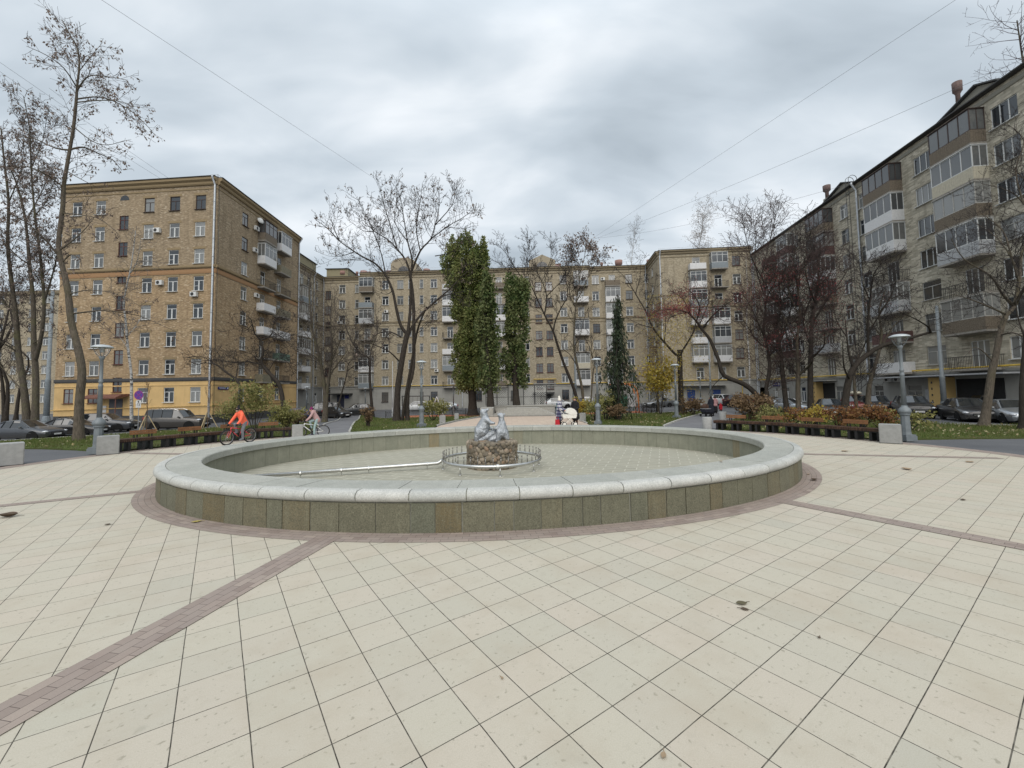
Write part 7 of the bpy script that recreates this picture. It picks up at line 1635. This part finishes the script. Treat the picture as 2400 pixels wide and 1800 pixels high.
for a, b, r0, r1 in ((S(1124, 1034, -.12), S(1146, 1021, -.04), .08, .13), (S(1146, 1021, -.04), S(1158, 1012, 0), .13, .09), (S(1150, 1030, -.05), S(1165, 1026, 0), .12, .11), (S(1158, 1012, 0), S(1162, 1024, .02), .08, .12)): capsule(mb, a, b, r0, r1, 7, 2)
o = fuse(mb, 'rock', SILVM, t, .03, 0)

SKIN = mat('skin', (.46, .27, .19), .6, var=.06)
def person(label, base, yaw, J, clothes, hair=None, s=1.0, group=None):
    """J: joint name -> local position in metres for an adult 1.7 m tall; clothes: list of (name, material, [(joint, joint, r0, r1)...], voxel)."""
    t = thing('person', base, label, 'person', group, yaw); t.scale = (s,) * 3
    V = {k: Vector(v) for k, v in J.items()}; mb = MB()
    hd = V['head']; capsule(mb, hd + Vector((0, 0, .035)), hd - Vector((0, -.01, .035)), .092, .074); mb.ball(hd + Vector((0, -.088, -.022)), (.014, .022, .024)); mb.ball(hd + Vector((0, -.06, -.075)), (.045, .04, .035))
    for sg in (1, -1): mb.ball(hd + Vector((sg * .09, .005, -.01)), (.016, .028, .036))
    capsule(mb, V['neck'], hd - Vector((0, 0, .06)), .055, .05); capsule(mb, V['neck'] - Vector((0, 0, .06)), V['pelvis'], .12, .13)
    for q in 'LR':
        capsule(mb, V['sho' + q], V['elb' + q], .048, .04); capsule(mb, V['elb' + q], V['wri' + q], .04, .028); capsule(mb, V['sho' + q], V['neck'] - Vector((0, 0, .05)), .05, .06)
        w_ = V['wri' + q]; d = (w_ - V['elb' + q]).normalized(); sd_ = d.cross(Vector((0, 0, 1))); sd_ = sd_.normalized() if sd_.length > .1 else Vector((1, 0, 0)); up = sd_.cross(d)
        capsule(mb, w_, w_ + d * .07, .03, .038)
        for fi, L in zip((-.03, -.01, .01, .03), (.055, .07, .065, .05)): b0 = w_ + d * .09 + sd_ * fi; capsule(mb, b0, b0 + d * L * .6 - up * .012, .0105, .010, 8, 3); capsule(mb, b0 + d * L * .6 - up * .012, b0 + d * L * .75 - up * .045, .010, .008, 8, 3)
        capsule(mb, w_ + d * .035 + sd_ * .035, w_ + d * .085 + sd_ * .058 - up * .02, .013, .010, 8, 3)
        capsule(mb, V['hip' + q], V['kne' + q], .08, .055); capsule(mb, V['kne' + q], V['ank' + q], .055, .036); capsule(mb, V['ank' + q], V['toe' + q], .036, .03)
    fuse(mb, 'body', SKIN, t, .0075, 1)
    for nm, m, segs, vx in clothes:
        mb = MB()
        for sg_ in segs:
            if len(sg_) == 2: mb.ball(V[sg_[0]] if isinstance(sg_[0], str) else sg_[0], sg_[1], 14, 9)
            else:
                a, b, r0, r1 = sg_; capsule(mb, V[a] if isinstance(a, str) else a, V[b] if isinstance(b, str) else b, r0, r1)
        fuse(mb, nm, m, t, vx, 1)
    mb = MB()
    for sg in (1, -1): mb.ball(hd + Vector((sg * .033, -.077, .012)), (.011, .008, .008), 8, 6)
    link('eyes', mb.mesh('eyes', DARKM, True), t) if False else None
    for sg in (1, -1): mb = MB(); mb.ball(hd + Vector((sg * .033, -.08, .012)), (.012, .009, .009), 8, 6); link('eye', mb.mesh('eye', DARKM, True), t)
    mb = MB(); mb.ball(hd + Vector((0, -.094, -.062)), (.024, .008, .006), 8, 6); link('mouth', mb.mesh('mouth', mat('lips', (.28, .10, .09), .6), True), t)
    return t
def stand(dx=.1, arms=None, lean=0, stride=0):
    J = dict(head=(0, -.02 - lean, 1.57), neck=(0, -lean * .8, 1.42), pelvis=(0, 0, .93), shoL=(.19, -lean * .7, 1.38), shoR=(-.19, -lean * .7, 1.38), elbL=(.26, .0, 1.10), elbR=(-.26, .0, 1.10), wriL=(.25, -.14, .88), wriR=(-.25, -.14, .88),
             hipL=(.09, 0, .9), hipR=(-.09, 0, .9), kneL=(.10, -.02 - stride, .48), kneR=(-.10, -.02 + stride * .6, .48), ankL=(.10, .02 - stride * .9, .07), ankR=(-.10, .02 + stride, .07), toeL=(.11, -.13 - stride * .9, .035), toeR=(-.11, -.13 + stride, .035))
    if arms: J.update(arms)
    return J
def coat(m, hem=.55, w=1.0, nm='coat'):
    return (nm, m, [('neck', 'pelvis', .155 * w, .185 * w), ('pelvis', Vector((0, 0, hem)), .185 * w, .225 * w), ('shoL', 'elbL', .082, .07), ('elbL', 'wriL', .07, .052), ('shoR', 'elbR', .082, .07), ('elbR', 'wriR', .07, .052), ('shoL', 'shoR', .085, .085)], .012)
def trousers(m, w=1.0): return ('trousers', m, [('hipL', 'kneL', .098 * w, .072 * w), ('kneL', 'ankL', .072 * w, .055 * w), ('hipR', 'kneR', .098 * w, .072 * w), ('kneR', 'ankR', .072 * w, .055 * w), ('hipL', 'hipR', .1, .1)], .011)
def shoes(m): return ('shoes', m, [('ankL', 'toeL', .052, .045), ('ankR', 'toeR', .052, .045)], .01)
def hat(m, J, h_=.13, bob=None, nm='hat'):
    h0 = Vector(J['head']); seg = [(h0 + Vector((0, .012, .045)), h0 + Vector((0, .02, h_)), .108, .06)]
    if bob: seg.append((h0 + Vector((0, .03, h_ + .08)), bob))
    return (nm, m, seg, .01)
def hair(m, J, L=.12): h0 = Vector(J['head']); return ('hair', m, [(h0 + Vector((0, .02, .05)), h0 + Vector((0, .035, .0)), .103, .098), (h0 + Vector((0, .05, 0)), h0 + Vector((0, .06, -L)), .09, .075)], .01)
CL = {n: mat('cloth_' + n, c, .9, var=.18, scale=12, bump=.2) for n, c in dict(orange=(.95, .16, .085), grey=(.18, .19, .21), black=(.012, .012, .014), purple=(.16, .012, .085), pink=(.42, .27, .26), aqua=(.30, .40, .40), white=(.70, .67, .60), teal=(.02, .14, .13), red=(.42, .02, .03), rose=(.50, .28, .28), dark=(.025, .027, .04), hairb=(.03, .02, .014), brown=(.09, .05, .035)).items()}
k = N('plaid_cloth'); v = k.obj()
def strp(axis, sc, th):
    sp_ = k.n('ShaderNodeSeparateXYZ'); k.l(v, sp_.inputs[0]); m_ = k.n('ShaderNodeMath', _operation='MULTIPLY'); k.l(sp_.outputs[axis], m_.inputs[0]); m_.inputs[1].default_value = sc; f_ = k.n('ShaderNodeMath', _operation='FRACT'); k.l(m_.outputs[0], f_.inputs[0]); g_ = k.n('ShaderNodeMath', _operation='GREATER_THAN'); k.l(f_.outputs[0], g_.inputs[0]); g_.inputs[1].default_value = th; return g_.outputs[0]
k.col(k.mix(strp(2, 5.0, .5), k.mix(strp(0, 6.0, .55), (.50, .50, .52), (.13, .13, .20)), k.mix(strp(0, 6.0, .55), (.13, .13, .20), (.03, .03, .07)))); PLAID = k.set(.9)

# ---- bicycles
def bicycle(label, base, yaw, frame_m, wr=.33, wb=1.05, fork_m=None, fat=.026):
    t = thing('bicycle', base, label, 'bicycle', None, yaw); F0, R0 = Vector((-wb / 2, 0, wr)), Vector((wb / 2, 0, wr))
    tm = MB(); tm.tube([((wr - fat) * math.cos(a), 0, (wr - fat) * math.sin(a)) for a in [2 * math.pi * i / 40 for i in range(41)]], fat, 8, False); tme = tm.mesh('wheel', TYRE, True)
    rm = MB(); rm.tube([((wr - fat * 2.2) * math.cos(a), 0, (wr - fat * 2.2) * math.sin(a)) for a in [2 * math.pi * i / 36 for i in range(37)]], .011, 6, False); rm.tube([(0, -.04, 0), (0, .04, 0)], .022, 10); rme = rm.mesh('rim', RIM, True)
    sm = MB()
    for i in range(24): a = 2 * math.pi * i / 24; sm.bar((math.cos(a + .3) * .02, .02 * (-1) ** i, math.sin(a + .3) * .02), ((wr - fat * 2) * math.cos(a), 0, (wr - fat * 2) * math.sin(a)), .003)
    sme = sm.mesh('spokes', CHROME)
    for c_ in (F0, R0): w_ = link('wheel', tme, t, c_); link('rim', rme, w_); link('spokes', sme, w_)
    bb = Vector((.02, 0, wr - .04)); hd0 = F0 + Vector((.19, 0, .40)); hd1 = F0 + Vector((.15, 0, .29)); st = Vector((.16, 0, wr + .40)); k_ = wr / .33
    mb = MB()
    for a, b, r in ((bb, hd1, .024), (hd0, st - Vector((.03, 0, .08)), .021), (bb, st, .019), (hd0 + Vector((.01, 0, .03)), hd1, .026)): mb.tube([a, b], r, 8)
    for sg in (.05, -.05): mb.tube([bb + Vector((.02, sg * .6, 0)), R0 + Vector((0, sg * 1.3, 0))], .012, 6); mb.tube([st - Vector((.02, 0, .1)), R0 + Vector((0, sg * 1.3, 0))], .011, 6)
    mb.build('frame', frame_m, t, True); mb = MB()
    for sg in (.055, -.055): mb.tube([hd1 + Vector((-.005, sg, -.02)), F0 + Vector((0, sg, 0))], .016, 6)
    mb.tube([hd1 + Vector((-.005, -.06, -.02)), hd1 + Vector((-.005, .06, -.02))], .018, 6); mb.build('fork', fork_m or frame_m, t, True)
    hb = hd0 + Vector((.0, 0, .10)); mb = MB(); mb.tube([hd0, hb], .016, 6); mb.tube([hb + Vector((.09, -.30, .05)), hb + Vector((0, -.12, .03)), hb, hb + Vector((0, .12, .03)), hb + Vector((.09, .30, .05))], .013, 6); mb.build('handlebar', DARKM, t, True)
    mb = MB(); mb.tube([st, st + Vector((.03, 0, .09))], .014, 6); mb.ball(st + Vector((.05, 0, .11)), (.14, .065, .03)); mb.build('saddle', DARKM, t, True)
    mb = MB(); mb.tube([bb - Vector((0, .06, 0)), bb + Vector((0, .06, 0))], .03, 10); mb.tube([bb + Vector((0, -.05, 0)), bb + Vector((0, -.055, 0))], .085, 16)
    for sg in (1, -1): mb.tube([bb + Vector((0, sg * .06, 0)), bb + Vector((.06 * sg, sg * .07, -.15 * sg * 1.0))], .011, 6); mb.box(bb + Vector((.06 * sg, sg * .11, -.15 * sg)), (.09, .08, .02))
    mb.build('crankset', DARKM, t); t['bar'] = tuple(hb); t['seat'] = tuple(st + Vector((.05, 0, .14))); t['bb'] = tuple(bb); return t
def rider(label, bike, hatm, jacket, pants, shoe, s, up=0, bob=None, back=.12):
    """Seated rider facing the bicycle's front (local -x); built in a frame where the figure faces -y, so turned a quarter."""
    bar, seat, bb = Vector(bike['bar']), Vector(bike['seat']), Vector(bike['bb'])
    rot = Matrix.Rotation(R_(90), 3, 'Z')           # bike -x -> figure -y
    tf = lambda p: (rot @ Vector(p)) / s
    b, st, cr = tf(bar), tf(seat), tf(bb)
    pel = st + Vector((0, .02, .09 + up)); lean = -.24
    nk = pel + Vector((0, lean, .46)); J = dict(pelvis=pel, neck=nk, head=nk + Vector((0, -.10, .15)))
    for q, sg in (('L', 1), ('R', -1)):
        J['sho' + q] = nk + Vector((sg * .17, 0, -.05)); J['wri' + q] = b + Vector((sg * .27 / s * .9, .10, .07)); J['elb' + q] = (J['sho' + q] + J['wri' + q]) / 2 + Vector((sg * .05, 0, -.06)); J['hip' + q] = pel + Vector((sg * .085, 0, -.03))
        foot = cr + Vector((sg * .11, -.02, 0)) + Vector((0, .06 * sg / s, (.15 if sg < 0 else -.15) / s)); J['ank' + q] = foot + Vector((0, .05, .08)); J['toe' + q] = foot + Vector((0, -.10, .04))
        hp, ak = J['hip' + q], J['ank' + q]; m_ = (hp + ak) / 2; L = (hp - ak).length; d = math.sqrt(max(.003, .41 ** 2 - (L / 2) ** 2)); ax = (ak - hp).normalized(); n_ = Vector((0, -1, .0)); n_ = (n_ - ax * n_.dot(ax)).normalized(); J['kne' + q] = m_ + n_ * d
    cl = [('jacket', jacket, [('neck', 'pelvis', .145, .165), (pel, pel + Vector((0, .03, -.06)), .165, .17), ('shoL', 'elbL', .078, .066), ('elbL', 'wriL', .066, .05), ('shoR', 'elbR', .078, .066), ('elbR', 'wriR', .066, .05), ('shoL', 'shoR', .08, .08), (nk + Vector((0, .09, .03)), nk + Vector((0, .1, -.06)), .085, .07)], .011), trousers(pants, 1.0), shoes(shoe), hat(hatm, J, .13, bob), ('gloves', CL['black'], [('wriL', J['wriL'] + (J['wriL'] - J['elbL']).normalized() * .10, .045, .05), ('wriR', J['wriR'] + (J['wriR'] - J['elbR']).normalized() * .10, .045, .05)], .01)]
    return person(label, bike.location, bike.rotation_euler.z - R_(90), J, cl, None, s)
RB_ = mat('bike_red', (.55, .045, .055), .35, coat=.4, var=.08); WB_ = mat('bike_white', (.68, .68, .66), .4, var=.06)
p0, p1 = PL(521, 1046), PL(595, 1036); c = (p0 + p1) / 2; wbp = (p1 - p0).length; yw = math.atan2((p1 - p0).y, (p1 - p0).x)
bk1 = bicycle('red mountain bicycle with black wheels ridden by the child in the orange jacket', c, yw, RB_, .345, max(.95, min(1.12, wbp)), fat=.028); rider('child in a bright orange jacket and black bobble hat riding the red bicycle', bk1, CL['black'], CL['orange'], CL['grey'], CL['grey'], .90, .0, .04)
p0, p1 = PL(702, 1027), PL(759, 1024); c = (p0 + p1) / 2; yw = math.atan2((p1 - p0).y, (p1 - p0).x)
bk2 = bicycle('white childs bicycle with dark wheels behind the fountain rim', c, yw, WB_, .30, max(.9, min(1.05, (p1 - p0).length)), DARKM if False else WB_, .022); rider('child in a purple hat and pale pink jacket riding the white bicycle', bk2, CL['purple'], CL['pink'], CL['aqua'], CL['dark'], .80, 0, None)
# ---- pair with the white pram beyond the fountain
b = G(1312, 998.5); J = stand(arms=dict(elbL=(.24, -.08, 1.08), wriL=(.16, -.32, .98), elbR=(-.24, -.08, 1.08), wriR=(-.16, -.32, .98)))
person('person in a blue and white plaid coat, teal scarf and tall white hat', b, R_(70), J, [coat(PLAID, .52, 1.05), trousers(CL['black']), shoes(CL['black']), hat(CL['white'], J, .24), ('scarf', CL['teal'], [('neck', Vector((0, .02, 1.40)), .12, .13), (Vector((.05, .14, 1.38)), Vector((.06, .17, 1.0)), .07, .06)], .012)])
b = G(1349, 997); J = stand(arms=dict(elbL=(.25, -.04, 1.10), wriL=(.12, -.22, 1.0), elbR=(-.25, -.04, 1.10), wriR=(-.12, -.22, 1.0)))
person('dark-haired person in a long black coat standing behind the white pram', b, R_(-40), J, [coat(CL['black'], .5, 1.05), trousers(CL['brown']), shoes(CL['black']), hair(CL['hairb'], J, .16)])
b = G(1333, 999); t = thing('pram', b, 'white pram with a ribbed hood and white frame between the two standing people', 'pram', None, R_(8)); WPR = mat('pram_white', (.72, .70, .64), .7, var=.06)
mb = MB(); mb.prism([(-.42, .62), (-.36, .50), (.42, .50), (.48, .66), (.46, .74), (-.42, .74)], lambda q: (q[0], -.2, q[1]), lambda q: (q[0], .2, q[1])); o = mb.build('carrycot', WPR, t)
mb = MB()
for i in range(7):
    a0, a1 = R_(5 + i * 22), R_(5 + (i + 1) * 22); r0 = .36
    mb.prism([(0, 0)] + [(r0 * (1 + .05 * math.sin(j * math.pi / 4)) * math.cos(a0 + (a1 - a0) * j / 4), r0 * 1.1 * (1 + .05 * math.sin(j * math.pi / 4)) * math.sin(a0 + (a1 - a0) * j / 4)) for j in range(5)], lambda q: (.12 + q[0], -.215, .70 + q[1]), lambda q: (.12 + q[0], .215, .70 + q[1]))
mb.build('hood', WPR, t); mb = MB()
for sg in (.2, -.2): mb.tube([(-.30, sg, .14), (.1, sg, .48)], .014, 6); mb.tube([(.34, sg, .14), (-.06, sg, .48)], .014, 6); mb.tube([(-.1, sg, .5), (-.55, sg, 1.0)], .014, 6)
mb.tube([(-.55, -.2, 1.0), (-.55, .2, 1.0)], .018, 6); mb.build('frame', WPR, t)
mb = MB(); mb.tube([(0, -.02, 0), (0, .02, 0)], .14, 18); wme = mb.mesh('wheel', TYRE); mb = MB(); mb.tube([(0, -.024, 0), (0, .024, 0)], .10, 14); hme = mb.mesh('hub', WPR)
for x in (-.32, .36):
    for sg in (.22, -.22): w_ = link('wheel', wme, t, (x, sg, .14)); link('hub', hme, w_)
b = G(1306, 999.5); t = thing('bag', b, 'small red bag hanging low beside the plaid coat', 'bag'); mb = MB(); mb.box((0, -.14, .26), (.28, .12, .34), taper=.85); mb.build('bag', CL['red'], t); mb = MB(); mb.tube([(-.08, -.14, .43), (-.05, -.14, .58), (.05, -.14, .58), (.08, -.14, .43)], .012, 6); mb.build('handle', CL['red'], t)
# ---- group on the right path
b = G(1668, 975); J = stand(stride=.1, arms=dict(elbL=(.25, -.06, 1.10), wriL=(.16, -.30, 1.0), elbR=(-.25, -.06, 1.10), wriR=(-.16, -.30, 1.0)))
person('person in a long dark hooded coat pushing the black stroller on the right path', b, R_(195), J, [coat(CL['dark'], .42, 1.12), trousers(CL['black']), shoes(CL['black']), hat(CL['black'], J, .12)])
b = G(1677, 969); J = stand(stride=.08, arms=dict(elbL=(.27, .02, 1.10), wriL=(.34, -.06, .86)))
person('person in a pale pink jacket and dark skirt beside the child in red', b, R_(185), J, [coat(CL['rose'], .86, 1.0, 'jacket'), ('skirt', CL['black'], [('pelvis', Vector((0, 0, .30)), .17, .23)], .012), shoes(CL['black']), hair(CL['hairb'], J, .1)])
b = G(1690, 969); J = stand(stride=.06)
person('small child in a red hooded jacket with dark trousers on the right path', b, R_(185), J, [coat(CL['red'], .80, 1.15, 'jacket'), trousers(CL['black']), shoes(CL['black']), hat(CL['red'], J, .12)], None, .60)
b = G(1655, 976.5); t = thing('stroller', b, 'black and brown stroller with a striped hood on the right path', 'stroller', None, R_(10)); mb = MB(); mb.box((0, 0, .52), (.52, .7, .28), taper=1.1); mb.build('seat', CL['dark'], t); mb = MB(); mb.ball((0, .1, .82), (.30, .34, .30), 14, 8); mb.build('hood', CL['brown'], t, True); mb = MB(); mb.box((0, 0, .68), (.56, .6, .05)); mb.build('bumper_bar', BAL['s'], t)
mb = MB(); mb.box((0, 0, .3), (.46, .5, .16)); mb.build('basket', CL['black'], t); mb = MB()
for x in (-.24, .24): mb.tube([(x, -.35, .12), (x, .2, .5)], .015, 6); mb.tube([(x, .35, .12), (x, -.1, .5), (x, -.45, 1.0)], .015, 6)
mb.tube([(-.24, -.45, 1.0), (.24, -.45, 1.0)], .02, 6); mb.build('frame', DARKM, t)
mb = MB(); mb.tube([(-.02, 0, 0), (.02, 0, 0)], .12, 16); wme = mb.mesh('wheel', TYRE)
for x in (-.27, .27):
    for y in (-.35, .35): link('wheel', wme, t, (x, y, .12))
